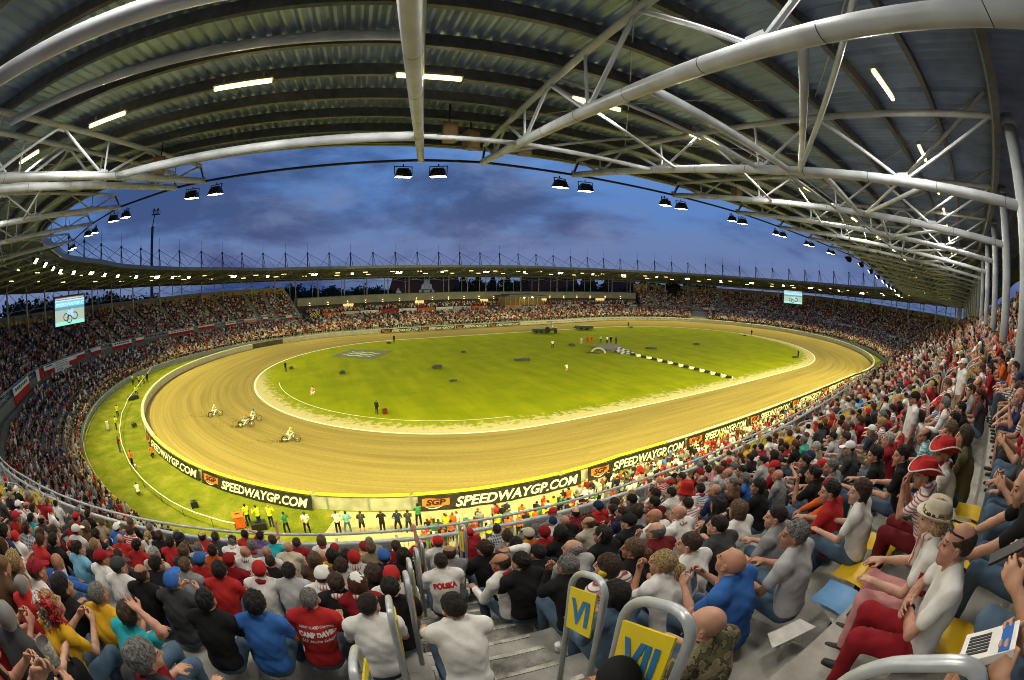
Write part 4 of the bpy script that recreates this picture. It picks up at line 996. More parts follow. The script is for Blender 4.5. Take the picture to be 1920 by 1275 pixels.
# ---- middle left block
H(386, 1121, 'lap', 'black', 'short', 'dark'); blue_ = H(479, 1127, 'lap', 'blue', 'full', 'dark'); camp = H(580, 1119, 'lap', 'red', 'crop', 'grey', turn=-.05); H(691, 1130, 'lap_right', 'white', 'crop', 'dark')
H(412, 1066, 'lap', 'red', 'full', 'dark'); H(487, 1066, 'lap', 'white', 'crop', 'dark', 'beanie', 'red', scarf='crimson'); H(542, 1068, 'lap', 'light grey', 'short', 'dark'); H(604, 1076, 'lap', 'white', 'crop', 'dark', 'cap', 'white', scarf='striped')
H(630, 1089, 'lap', 'black', 'short', 'brown', scarf='striped'); H(347, 1057, 'lap', 'grey', 'crop', 'light brown'); H(375, 1048, 'lap', 'red', 'crop', 'brown', 'cap', 'blue'); H(430, 1049, 'lap', 'crimson', 'crop', 'brown', 'cap', 'crimson')
pol1 = H(459, 1033, 'lap', 'white', None, scarf='striped'); H(500, 1033, 'lap', 'white', None); H(540, 1024, 'lap', 'cream', None, skin=1); H(556, 1016, 'lap', 'crimson', 'crop', 'brown'); H(458, 1001, 'behind', 'red', 'short', 'dark', lead='red shirt, arm up behind head')
H(488, 1004, 'point', 'blue', 'crop', 'dark', 'cap', 'black', kind='check', col2=(.3, .05, .05), lead='checked blue shirt, black cap, arm raised'); H(590, 1047, 'w_lap', 'brown', 'long', 'light brown'); H(623, 1039, 'w_lap', 'yellow', 'long', 'dark'); H(640, 1058, 'lap', 'light grey', 'short', 'brown')
H(404, 1005, 'lap', 'charcoal', 'short', 'brown'); H(380, 1005, 'lap', 'red', 'fringe', 'dark'); H(372, 1025, 'lap', 'light grey', 'crop', 'grey'); H(399, 1031, 'lap', 'orange', 'short', 'dark'); H(345, 1031, 'lap', 'charcoal', 'full', 'light brown'); H(335, 1009, 'lap', 'black', 'crop', 'dark', 'bucket', 'black')
H(320, 1015, 'lap', 'red', 'short', 'dark'); H(300, 1003, 'lap', 'black', 'short', 'brown'); H(437, 1070, 'lap', 'red', 'crop', 'dark', 'cap', 'red', scarf='striped') if 0 else None
# ---- beside the stairs
tee = H(850, 1135, 'knees', 'white', 'short', 'dark', turn=.05, scale=1.02); polska = H(826, 1050, 'lap', 'white', 'crop', 'dark'); jac = H(938, 1052, 'behind', 'white', 'fringe', 'brown', long_=True, scarf='red', turn=.25, lead='white jacket, red scarf, raised arm')
H(842, 1034, 'lap', 'grey', 'fringe', 'brown'); H(821, 1015, 'lap', 'white', 'crop', 'dark', 'cap', 'red'); H(720, 1042, 'lap', 'navy', 'crop', 'brown', 'cap', 'blue'); H(742, 1022, 'point', 'crimson', 'crop', 'brown', lead='crimson shirt, raised arm'); H(695, 1026, 'lap', 'khaki', 'short', 'light brown')
H(664, 1044, 'lap', 'white', 'crop', 'dark', 'beanie', 'red', scarf='striped'); H(670, 1090, 'w_lap', 'crimson', 'bob', 'auburn', 'beanie', 'white', scarf='striped'); H(734, 1077, 'lap', 'white', 'crop', 'dark', 'cap', 'red', scarf='striped'); H(731, 1098, 'lap', 'black', 'short', 'dark'); H(700, 1073, 'w_lap', 'black', 'full', 'brown'); H(757, 1040, 'w_lap', 'black', 'long', 'dark'); H(650, 1040, 'lap', 'charcoal', 'short', 'dark')
H(907, 1026, 'lap_left', 'black', 'full', 'brown')
# ---- right block
vi = H(1150, 1110, 'w_lap_left', 'denim', 'long', 'dark', long_=True, turn=.05, hh=1.10); ear = H(1137, 1058, 'w_lap_left', 'crimson', 'long', 'brown', kind='hstripe', lead='striped crimson shirt, yellow ear defenders'); H(1063, 1057, 'chin', 'black', 'short', 'grey', long_=True); H(1007, 1033, 'chin', 'black', 'crop', 'dark', long_=True)
H(1242, 1052, 'w_chin', 'white', 'tail', 'blonde'); H(1292, 1016, 'lap_left', 'white', 'crop', 'brown', scale=1.04); H(1186, 1026, 'w_lap_left', 'black', 'tail', 'light brown', long_=True); H(1228, 994, 'chin', 'maroon', 'fringe', 'grey', long_=True); H(1178, 976, 'lap_left', 'black', 'crop', 'dark', 'cap', 'black')
flagw = H(1129, 1000, 'w_lap_left', 'black', 'bob', 'dark'); H(1072, 1026, 'lap_left', 'light grey', 'fringe', 'white'); H(1020, 997, 'lap', 'red', 'crop', 'dark', 'beanie', 'crimson', True); H(1051, 997, 'w_lap', 'black', 'long', 'dark'); H(1103, 979, 'lap_left', 'cream', 'fringe', 'light brown'); H(991, 1000, 'lap', 'yellow', 'crop', 'brown', 'cap', 'cream'); H(967, 1019, 'lap', 'grey', 'short', 'dark', long_=True); H(975, 1050, 'lap_left', 'black', 'short', 'dark', long_=True)
H(1226, 966, 'lap_left', 'white', None); H(1272, 960, 'lap_left', 'white', None, scarf='striped'); H(1285, 926, 'lap_left', 'white', 'crop', 'dark', 'tophat', 'red'); H(1225, 941, 'lap_left', 'maroon', 'short', 'dark'); H(1257, 923, 'lap_left', 'white', 'short', 'dark'); H(1166, 959, 'lap_left', 'navy', 'crop', 'brown'); H(1192, 956, 'w_lap', 'grey', 'long', 'brown')
H(1323, 1165, 'lap_left', 'olive', None, kind='camo', col2=(.22, .19, .11), skin=0, scale=1.03, hh=1.12); H(1158, 1272, 'lap_right', 'black', 'crop', 'dark', 'beanie', 'black'); H(1371, 1050, 'phone', 'blue', None, skin=1, turn=.15, scale=1.05, lead='blue shirt, bald head, reading a programme'); H(1490, 998, 'lap_left', 'light grey', 'short', 'grey', scale=1.03); H(1556, 918, 'lap_left', 'red', 'short', 'dark', scale=1.03)
H(1455, 965, 'lap_left', 'grey', 'crop', 'dark'); H(1345, 982, 'chin', 'charcoal', 'crop', 'dark'); H(1383, 953, 'w_lap', 'white', 'long', 'light brown'); H(1346, 944, 'w_lap', 'black', 'long', 'dark', scarf='striped'); H(1421, 909, 'w_lap_left', 'black', 'bob', 'dark'); H(1612, 918, 'w_lap_left', 'white', 'long', 'brown')
for a in ((1451, 873, 'lap_left', 'crimson', 'crop', 'dark', 'cap', 'red'), (1509, 862, 'lap_left', 'black', 'short', 'dark'), (1525, 886, 'chin', 'black', 'short', 'dark'), (1558, 873, 'lap_left', 'grey', 'crop', 'grey'), (1364, 886, 'lap_left', 'grey', None), (1390, 881, 'lap_left', 'black', 'crop', 'dark'), (1339, 918, 'lap_left', 'navy', None),
          (1490, 833, 'lap_left', 'black', 'full', 'auburn'), (1505, 826, 'lap_left', 'mint', 'short', 'grey'), (1529, 837, 'lap_left', 'khaki', 'short', 'white'), (1560, 818, 'lap_left', 'light grey', 'short', 'dark'), (1584, 819, 'lap_left', 'grey', 'full', 'brown'), (1592, 838, 'lap_left', 'charcoal', 'crop', 'dark', 'cap', 'white'), (1429, 862, 'lap_left', 'light grey', 'short', 'dark'), (1405, 858, 'lap_left', 'black', 'short', 'dark'), (1450, 852, 'w_lap', 'black', 'long', 'dark'),
          (1665, 822, 'chin', 'crimson', 'short', 'white'), (1697, 792, 'lap_left', 'red', 'full', 'dark', None, None, True), (1724, 780, 'w_lap_left', 'white', 'long', 'dark'), (1788, 784, 'lap_left', 'black', 'short', 'dark'), (1800, 764, 'chin', 'black', 'short', 'dark'), (1820, 730, 'lap_left', 'grey', 'short', 'brown'), (1808, 815, 'w_lap', 'olive', 'long', 'brown'), (1780, 806, 'w_lap_left', 'black', 'full', 'light brown'), (1896, 684, 'lap_left', 'orange', None), (1878, 672, 'lap_left', 'orange', 'short', 'dark'), (1640, 850, 'lap_left', 'black', 'full', 'dark'), (1690, 850, 'lap_left', 'black', 'short', 'dark'), (1855, 690, 'lap_left', 'crimson', 'short', 'brown')):
    H(*a)
H(1771, 846, 'lap_left', 'white', 'crop', 'grey', 'cowboy', 'red', scale=1.04, scarf='crimson', lead='white shirt, white trimmed red hat'); H(1735, 886, 'w_chin', 'red', 'short', 'dark', 'cowboy', 'red', kind='hstripe', trousers='maroon', lead='striped red shirt, wide red hat')
straw = H(1752, 968, 'w_lap', 'white', 'bob', 'blonde', 'straw', 'cream', trousers='pink', scarf='striped', turn=.25, lead='straw hat and red lettered scarf'); polo = H(1796, 1014, 'cross', 'white', 'fringe', 'brown', trousers='crimson', turn=.30, scale=1.0, skin=4, lead='white polo shirt, sunglasses on head')

def at_hand(x, y, D, shirt, lead, turn=0., **kw):
    P_ = POSES['phone']; hp = CAM+cam_ray(x, y)*D; t, e = t_near(hp[0], hp[1]); yaw = face_yaw(t, turn); c = (P_.arms[1][2]+P_.arms[-1][2])/2+np.array([0, .1, .04]); loc = hp-rotz(yaw)@c; OCC.append(t_near(loc[0], loc[1]))
    return person('phone', loc, yaw, seat_label(lead, *OCC[-1]), shirt, 'denim', 'short', 'brown', 0, group='spectators seated in the near upper tier', **kw)
at_hand(1885, 1040, 1.75, 'black', 'black shirt, holding out a phone', .1, shorts=True); at_hand(1868, 1195, 1.5, 'black', 'black shirt, holding a race programme', .1, shorts=True); at_hand(112, 1250, 1.6, 'grey', 'grey shirt, holding a plastic cup', -.1)
H(1930, 775, 'phone', 'crimson', 'short', 'brown'); H(1945, 835, 'phone', 'charcoal', 'short', 'brown', turn=.2); H(1925, 905, 'knees', 'black', None)
for x, y, ps, sh_, hc_ in ((1806, 683, 'stand', 'white', 'white'), (1714, 748, 'stand', 'white', 'black')):
    p, t, e = head_place(x, y, 1.62); P_ = POSES[ps]; yw = face_yaw(t, .5); OCC.append((t, e))
    person(ps, p-rotz(yw)@P_.hc, yw, seat_label(f'standing in {sh_} shirt and {hc_} cap', t, e), sh_, 'khaki', 'crop', 'dark', 1, 'cap', hc_, group='spectators seated in the near upper tier')
# ---- fill the remaining near seats
PAL = ['white']*8+['black']*8+['red']*6+['crimson']*3+['grey']*4+['charcoal']*4+['light grey']*3+['navy']*3+['blue']*2+['sky blue', 'yellow', 'cream', 'olive', 'maroon', 'khaki', 'teal', 'pink', 'orange', 'brown']
HPAL = ['dark']*5+['brown']*5+['light brown']*2+['grey']*3+['blonde']*2+['auburn', 'white']
rr = random.Random(11); cand = []
RIGHT_POSES = ['lap', 'lap_left', 'lap_left', 'knees_left', 'chin', 'cross_left', 'w_lap_left', 'w_lap', 'phone']; LEFT_POSES = ['lap', 'lap', 'lap_left', 'lap_right', 'knees', 'w_lap', 'w_lap_right', 'phone', 'cross']
aisles = [tAIS+k*12.6 for k in range(-12, 40)]
def in_aisle(t, e): return min(abs((t-a+TL/2) % TL-TL/2) for a in aisles) < .66 or abs((t-tAIS+TL/2) % TL-TL/2) < .95
SEATS = []
for row in range(1, NROW+1):
    e = .4+TREAD*row-.22; off = (row*.37) % .5
    for k in range(int(TL/.5)):
        t = k*.5+off+rr.uniform(-.04, .04)
        if vip(t) or in_aisle(t, e): continue
        
        if row < 3 and abs((t-tAIS+TL/2) % TL-TL/2) < 42 and (row < 2 or rr.random() < .6): continue
        SEATS.append((row, t % TL, e))
OC = np.array(OCC)
def free(t, e, w=.40):
    dt = np.abs((OC[:, 0]-t+TL/2) % TL-TL/2); de = np.abs(OC[:, 1]+.40-e); return not ((dt < w) & (de < .52)).any()
scored = []
for row, t, e in SEATS:
    p = ST(t, e, z0(t)+RISE*row+1.2); v = p-CAM; D = np.linalg.norm(v)
    if D > 40: continue
    c = v@fwd/D; ang = math.acos(max(-1, min(1, c)))
    if ang > 1.42 or D < 1.5: continue
    rr_ = 2*842*sin(ang/2); q = v-fwd*(v@fwd); q = q/np.linalg.norm(q); px, py = 960+rr_*(q@rgt), 637.5-rr_*(q@upv)
    if not (-60 < px < 1990 and py < 1350) or (px < 70 and py > 990): continue
    scored.append((D, row, t, e, px, py))
scored.sort(); NEARSEAT = set(); cap_ = 300-36-len(PEOPLE); nfill = 0
for D, row, t, e, px, py in scored:
    if not free(t, e): NEARSEAT.add((row, t)); continue
    if D < 4.7: NEARSEAT.add((row, t)); continue
    if nfill >= cap_: break
    NEARSEAT.add((row, t)); nfill += 1
    if rr.random() < .03: continue
    ps = rr.choice(RIGHT_POSES if px > 1050 else LEFT_POSES); fem = POSES[ps].fem
    sh_ = rr.choice(PAL); hr = rr.choice(['long', 'bob', 'tail', 'full']) if fem else rr.choice(['short', 'short', 'crop', 'crop', 'full', 'fringe', None]); hc_ = rr.choice(HPAL); ht = rr.choice([None]*6+['cap', 'cap', 'beanie']) if not fem else None; htc = rr.choice(['red', 'white', 'black', 'crimson', 'navy', 'red']); lg_ = rr.random() < .28; kd = rr.choice(['plain']*8+['check', 'hstripe'])
    if sh_ == 'white' and rr.random() < .25: kd = 'hstripe'
    yaw = face_yaw(t, rr.uniform(-.12, .22)); s_ = rr.uniform(.94, 1.05)
    person(ps, ST(t, e+rr.uniform(-.05, .05), z0(t)+RISE*row-.02), yaw, seat_label(look(sh_, hr, hc_, ht, htc, lg_, kd), t, e-.40), sh_, rr.choice(['denim', 'black', 'navy', 'khaki', 'charcoal']), hr, hc_, rr.randrange(5), ht, htc, rr.choice([None]*5+['striped', 'red']), lg_, rr.random() < .2, s_, 'spectators seated in the near upper tier', kind=kd, col2=(.62, .6, .58) if sh_ != 'white' else (.45, .03, .03))
# ------------------------------------------------------------------ the rest of the crowd: one mass
def lod_mesh(pose, h):
    p = POSES[pose]; P, shp = grid(p.lo, p.hi, h); Rl = (P-p.hc)@p.hR
    hd = smin(el(Rl, (0, .0, .0), (.080, .100, .118)), rc(P, p.nb-np.array([0, 0, .03]), p.hc, .055, .05), .02); hr = el(Rl, (0, -.030, .045), (.088, .100, .092)); F = [hd, hr, p.shirt(P, False), p.trousers(P)]
    arm = None
    for s in (-1, 1):
        a, e, wr, f = p.arms[s]; d = smin(rc(P, e, wr, .042, .034), rc(P, wr, wr+f*.11, .036, .028), .02); d = np.minimum(d, rc(P, a, e, .045, .042)); arm = d if arm is None else np.minimum(arm, d)
        hip, kn, an = p.lg[s]; arm = np.minimum(arm, 1e3*np.ones(1, np.float32))
    F.append(arm); U = np.minimum.reduce(F)-(.004 if h < .06 else (.012 if h < .12 else .030))
    V, Q = nets(U, shp, p.lo, h); C = V[Q].mean(1).astype(np.float32); Rl = (C-p.hc)@p.hR
    lab = np.stack([smin(el(Rl, (0, .0, .0), (.080, .100, .118)), rc(C, p.nb, p.hc, .055, .05), .02), el(Rl, (0, -.030, .045), (.088, .100, .092))-.004, p.shirt(C, False), p.trousers(C), np.minimum.reduce([np.minimum(rc(C, p.arms[s][1], p.arms[s][2], .042, .034), np.minimum(rc(C, p.arms[s][2], p.arms[s][2]+p.arms[s][3]*.11, .036, .028), rc(C, p.arms[s][0], p.arms[s][1], .045, .042))) for s in (-1, 1)])], 1).argmin(1)
    return V.astype(np.float32), Q.astype(np.int32), lab
M_crowd = bpy.data.materials.new('crowd_clothes_and_skin'); M_crowd.use_nodes = True; _t = M_crowd.node_tree; _a = _t.nodes.new('ShaderNodeVertexColor'); _a.layer_name = 'Col'; _b = _t.nodes['Principled BSDF']; _b.inputs['Roughness'].default_value = .85; _b.inputs['Specular IOR Level'].default_value = .2
_t.links.new(_a.outputs[0], _b.inputs['Base Color'])
FP = ['white']*11+['black']*8+['red']*5+['crimson']*4+['grey']*4+['charcoal']*6+['light grey']*6+['navy']*3+['blue', 'sky blue', 'yellow', 'brown', 'brown', 'maroon', 'olive', 'khaki', 'khaki', 'pink']+['cream']*4
fpc = np.array([CL[c] for c in FP]); hpc = np.array([HC[c] for c in HPAL]+[CL['white'], CL['red'], CL['red'], CL['white']]); spc = np.array([(.50, .27, .18), (.44, .22, .14), (.56, .32, .23), (.42, .2, .13)]); tpc = np.array([CL[c] for c in ('denim', 'black', 'navy', 'khaki', 'charcoal', 'black')])
class Crowd:
    def __init__(s): s.V = []; s.Q = []; s.C = []; s.n = 0; s.count = 0
    def put(s, lod, loc, yaw, sc_, cols):
        V, Q, lab = lod; R_ = rotz(yaw).astype(np.float32); s.V.append(V@R_.T*sc_+np.asarray(loc, np.float32)); s.Q.append(Q+s.n); s.C.append(cols[lab]); s.n += len(V); s.count += 1
    def build(s, name):
        V = np.concatenate(s.V); Q = np.concatenate(s.Q); C = np.concatenate(s.C); me = bpy.data.meshes.new(name)
        me.vertices.add(len(V)); me.vertices.foreach_set('co', V.ravel()); me.loops.add(Q.size); me.loops.foreach_set('vertex_index', Q.ravel().astype(np.int32)); me.polygons.add(len(Q)); me.polygons.foreach_set('loop_start', np.arange(0, Q.size, 4, dtype=np.int32)); me.polygons.foreach_set('use_smooth', np.ones(len(Q), bool))
        ca = me.color_attributes.new('Col', 'FLOAT_COLOR', 'CORNER'); ca.data.foreach_set('color', np.repeat(np.c_[C, np.ones(len(C))], 4, 0).astype(np.float32).ravel()); me.materials.append(M_crowd); me.update(calc_edges=True)
        o = bpy.data.objects.new(name, me); COL.objects.link(o); return o
LP = ['lap', 'lap_left', 'lap_right', 'cross', 'phone', 'w_lap', 'knees', 'chin', 'w_stand', 'stand']
LODS = {h: [lod_mesh(n, h) for n in LP] for h in (.052, .08, .115, .15)}
def rcols():
    jit = rng.uniform(.8, 1.2); return np.stack([spc[rng.integers(len(spc))], hpc[rng.integers(len(hpc))], fpc[rng.integers(len(fpc))]*jit, tpc[rng.integers(len(tpc))], spc[rng.integers(len(spc))]])
crowd = Crowd()
def crowd_put(loc, yaw, dense=.93, stand_=.06):
    if rng.random() > dense: return
    D = np.linalg.norm(loc-CAM); h = .052 if D < 28 else (.08 if D < 55 else (.115 if D < 95 else .15))
    k = rng.integers(8) if rng.random() > stand_ else 8+rng.integers(2); sc_ = rng.uniform(.92, 1.06)
    crowd.put(LODS[h][k], loc, yaw, sc_, rcols())
def inview(p):
    v = p-CAM; D = np.linalg.norm(v); ang = math.acos(max(-1, min(1, v@fwd/D)))
    if ang > 1.55: return False
    q = v-fwd*(v@fwd); nq = np.linalg.norm(q)+1e-9; r_ = 2*842*sin(ang/2); return -150 < 960+r_*(q@rgt)/nq < 2070 and 637.5-r_*(q@upv)/nq < 1400
for row, t, e in SEATS:
    if (row, t) in NEARSEAT: continue
    loc = ST(t, e+rng.uniform(-.06, .06), z0(t)+RISE*row)
    if not inview(loc): continue
    dd = np.linalg.norm(loc-CAM)
    if dd < 4 : continue
    crowd_put(loc, face_yaw(t, rng.uniform(-.35, .35)), (.95 if row < NROW-3 else (.95 if dd < 45 else [.8, .45, .15, .05][row-(NROW-3)])), .05 if dd > 30 else 0.0)
lowT0, lowT1 = t_of_s(316.5), t_of_s(302.5)
for row in range(NLOW+1):
    for k in range(int(TL/.52)):
        t = k*.52+(row*.31) % .5+rng.uniform(-.05, .05)
        if not (t > lowT0 or t < 0) and not (t < lowT1): continue
        if lowT1 < t % TL < lowT0: continue
        s_ = s_of(t)
        if 128.5 < s_ < 131.5 or (abs((t % 13.4)-6) < .5 and row > 0): continue
        e0 = eLF(t); e1 = -1.0; tr_ = (e1-e0)/NLOW
        if tr_*NLOW < 3: continue
        if row*tr_ < 0.0: continue
        zt = max(3.0, min(z0(t)-1.55, 4.6)); e = e0+tr_*(row+.55); z = .9+(zt-.9)*row/NLOW
        if tr_ < .62 and row % 2: continue
        loc = ST(t, e, z)
        if inview(loc): crowd_put(loc, face_yaw(t, rng.uniform(-.4, .4)), .95, .22)
# ------------------------------------------------------------------ balcony rail, stairs and row guards
def G(x, y, z=0.): return on_plane(x, y, z)
rail = tag(empty('balcony_railing', (*RP[0], 0)), 'grey double tube railing along the front of the upper tier', 'railing')
def rpart(m, name, mt_, stuff=False):
    m.v = [v-SO for v in m.v]; o = m.build(name, mt_, rail, True)
    if stuff: o['kind'] = 'stuff'
m = MB(); m.path([ST(t, -.06, z0(t)+1.06) for t in TS], .040, 8); rpart(m, 'top_rail', M_rail)
m = MB(); m.path([ST(t, .08, z0(t)+.86) for t in TS], .060, 8); rpart(m, 'lower_rail', M_rail)
m = MB()
for t in TS[::1]: m.tube(ST(t, .04, z0(t)), ST(t, .02, z0(t)+.98), .03, 6)
rpart(m, 'posts', M_rail, True)
m = MB(); t = tAIS-16
while t < tAIS+26: m.tube(ST(t, -.02, z0(t)+.06), ST(t, -.02, z0(t)+.78), .006, 4); t += .11
for zz in (.1, .4, .76): m.path([ST(tAIS-16+42*i/40, -.02, z0(tAIS-16+42*i/40)+zz) for i in range(41)], .008, 4)
rpart(m, 'mesh_infill', M_rail, True)
def hang(t0_, t1_, z1, z2, e, name, label, cat, bands, group=None, rootname=None, sag=.03, marks=None, vert=False):
    """cloth hung along the balcony: bands = list of (from, to, material) down its height (or along its length)"""
    tm = (t0_+t1_)/2; c = ST(tm, e, 0); r = tag(empty(rootname or name, c), label, cat, group); nx = max(3, int(abs(t1_-t0_)/.35))
    ph = (t0_*1.7) % 6
    for a, b, mt_ in bands:
        m = MB(); rows = []
        for i in range(nx+1):
            f = i/nx
            if vert: tt_ = t0_+(t1_-t0_)*(a+(b-a)*f); ya, yb = 0, 1
            else: tt_ = t0_+(t1_-t0_)*f; ya, yb = a, b
            col_ = []
            for k in range(4):
                y = ya+(yb-ya)*k/3; w_ = .05*sin(tt_*4+ph)*y
                col_.append(ST(tt_, e-.03-.10*y+w_, z0(tt_)+z1+(z2-z1)*y-sag*sin(pi*f)*(1-y))-c)
            rows.append(col_)
        m.strip(rows); m.build('cloth_band', mt_, r, True)
    if marks:
        m = MB()
        for (fx, fy, w_, h_) in marks:
            P4 = []
            for dx, dy in ((0, 0), (w_, 0), (w_, h_), (0, h_)):
                tt_ = t0_+(t1_-t0_)*(fx+dx); y = fy+dy; P4.append(ST(tt_, e-.055-.10*y+.05*sin(tt_*4+ph)*y, z0(tt_)+z1+(z2-z1)*y-sag*sin(pi*(fx+dx))*(1-y))-c)
            m.add(P4, [(0, 1, 2, 3)])
        m.build('lettering', M_black, r)
    return r
Cw, Cr, Cb = CM('white'), CM('red'), CM('black')
def t_px(x, lo, hi, e=-.4, zz=.9):
    best = None
    for s in np.arange(lo, hi, .25):
        t = t_of_s(s); p = ST(t, e, z0(t)+zz)-CAM; D = np.linalg.norm(p); c = p@fwd/D; ang = math.acos(max(-1, min(1, c)))
        q = p-fwd*(p@fwd); q = q/(np.linalg.norm(q)+1e-9); px = 960+2*842.484*sin(ang/2)*(q@rgt)
        if best is None or abs(px-x) < best[0]: best = (abs(px-x), t)
    return best[1]
RW = [(0, .5, Cw), (.5, 1, Cr)]
mk = [(.12+.11*i, .12, .07, .2) for i in range(7)]
lf = [(23, 53, RW, mk, 'large white and red flag with dark lettering, nearest on the left balcony', 1.5), (67, 80, 'v', None, 'red and white upright flag on the left balcony, beside the large lettered flag', 1.3), (82, 102, RW, [(.2, .1, .6, .1), (.45, .6, .12, .2)], 'white over red flag with a crest, left of the scribbled sheet', 1.2),
      (101, 131, [(0, 1, Cw)], [(.1+.1*(i % 7), .12+.2*(i//7), .07, .05) for i in range(24)], 'white sheet covered in scribbled lines hung on the left balcony', 1.35), (128, 142, RW, None, 'white over red flag right of the scribbled sheet', 1.1), (143, 159, [(0, .3, Cw), (.3, 1, Cr)], None, 'mostly red flag on the left balcony', .9), (168, 188, RW, None, 'white over red flag below the left screen', 1.0),
      (210, 247, RW, mk, 'wide white and red banner with dark lettering, left balcony', 1.15), (255, 270, RW, None, 'small white and red flag right of the wide lettered banner', .9), (315, 363, RW, mk, 'long white and red lettered banner midway along the left balcony', 1.0), (372, 403, [(0, .35, Cw), (.35, 1, Cr)], None, 'long red banner with white top, left balcony', .8), (423, 443, RW, mk, 'tall white and red flag with lettering near the end of the left tier', 1.3), (458, 482, [(0, .3, Cw), (.3, 1, CM('pink'))], None, 'faded pink banner near the end of the left tier', .9), (493, 502, RW, None, 'small red and white flag, last but one on the left tier', .9), (535, 549, RW, None, 'small white and red flag left of the chequered flag', 1.1)]
rt = [(1318, 1340, RW, None, 'white over red flag, first along the right tier', 1.1), (1402, 1425, RW, None, 'white over red flag right of the orange gate board', .9), (1508, 1514, 'v', None, 'upright white and red flag below the right screen', 1.4), (1543, 1560, RW, mk, 'white and red flag with lettering on the right balcony', 1.1), (1575, 1584, RW, None, 'small white and red flag, left one of two close together', 1.0), (1586, 1597, RW, None, 'small white and red flag, right one of two close together', 1.0), (1615, 1628, [(0, .2, Cw), (.2, 1, Cr)], None, 'mostly red flag on the right bend balcony', .9), (1630, 1650, RW, mk, 'broad white and red flag with lettering on the right bend', 1.2), (1667, 1680, RW, None, 'white and red flag left of the long white banner', .9), (1682, 1722, RW, mk, 'long white and red lettered banner at the right end of the balcony', 1.1)]
for L_, lo, hi in ((lf, 228, 292), (rt, 82, 141)):
    for a, b, bands, mk_, lab, hgt in L_:
        t0_, t1_ = t_px(a, lo, hi), t_px(b, lo, hi)
        if abs((t0_-t1_)) < .8: t0_ += .6
        hang(t0_, t1_, .95, .95-hgt*1.15, -.36, 'supporter_flag', lab, 'flag', [(0, .5, Cw), (.5, 1, Cr)] if bands == 'v' else bands, 'flags and banners on the balcony', marks=mk_, vert=bands == 'v')
# near balcony cloths seen through the mesh
nbn = [(-15.5, -11, [(0, 1, Cw)], 'white lettered cloth at the left end of the near railing', mk), (-10.6, -8.6, [(0, 1, M_yel)], 'yellow cloth strip on the near railing at the left', None), (-8.3, -4.2, [(0, 1, CM('light grey'))], 'pale grey striped cloth on the near railing', None), (-3.9, -.6, RW, 'white and red banner on the near railing left of the gate', None), (3.0, 6.2, RW, 'white and red cloth with dark letters right of the gate', mk), (6.6, 9.0, [(0, 1, Cw)], 'white cloth with patches on the near railing', [(.2, .2, .2, .4), (.6, .3, .2, .4)]), (9.3, 10.8, [(0, 1, M_yel)], 'yellow banner with a white emblem on the near railing', None), (12.5, 16, RW, 'red and white cloth further right on the near railing', None), (18, 22, [(0, 1, Cr)], 'red cloth on the near railing beyond the stairs sign', None)]
for a, b, bands, lab, mk_ in nbn: hang(tAIS+a, tAIS+b, .76, .02, -.10, 'railing_cloth', lab, 'banner', bands, 'cloths tied inside the near railing', sag=0., marks=mk_)
# stairs
def wbox(m, t, e, z, sx, sy, sz):       # box aligned with the tier at (t, e): sx along, sy outward
    n = STn(t); m.box(ST(t, e, z), (sx, sy, sz), atan2(n[1], n[0])-pi/2)
for ai, a in enumerate(aisles):
    if vip(a) or not any(inview(ST(a, e_, z0(a))) for e_ in (1, 6, 12)): continue
    m = MB()
    for r in range(NROW-1):
        wbox(m, a, .4+TREAD*r-.20, z0(a)+RISE*r+.105, 1.12, .41, .225)
        m2 = len(m.m); wbox(m, a, .4+TREAD*r-.385, z0(a)+RISE*r+.2195, 1.14, .05, .012); wbox(m, a, .4+TREAD*r+.03, z0(a)+RISE*(r+1)+.004, 1.14, .05, .012); m.m[m2:] = [1]*(len(m.m)-m2)
    spart(m, 'stair_flight', [mat('worn_concrete', (.30, .29, .26), .95, var=.5, scale=5, bump=.6, bscale=90), mat('pale_step_edge', (.50, .48, .42), .9, var=.35, scale=9)])  # pale edge strips added to set the treads apart from the risers
ROM = ['', 'I', 'II', 'III', 'IV', 'V', 'VI', 'VII', 'VIII', 'IX', 'X', 'XI', 'XII']
M_gd = mat('galvanised_guard', (.50, .53, .56), .32, .35, var=.08, scale=12); M_sign = mat('sign_yellow', (.80, .62, .02), .45, var=.04); M_num = mat('sign_blue', (.03, .17, .42), .5, var=0)
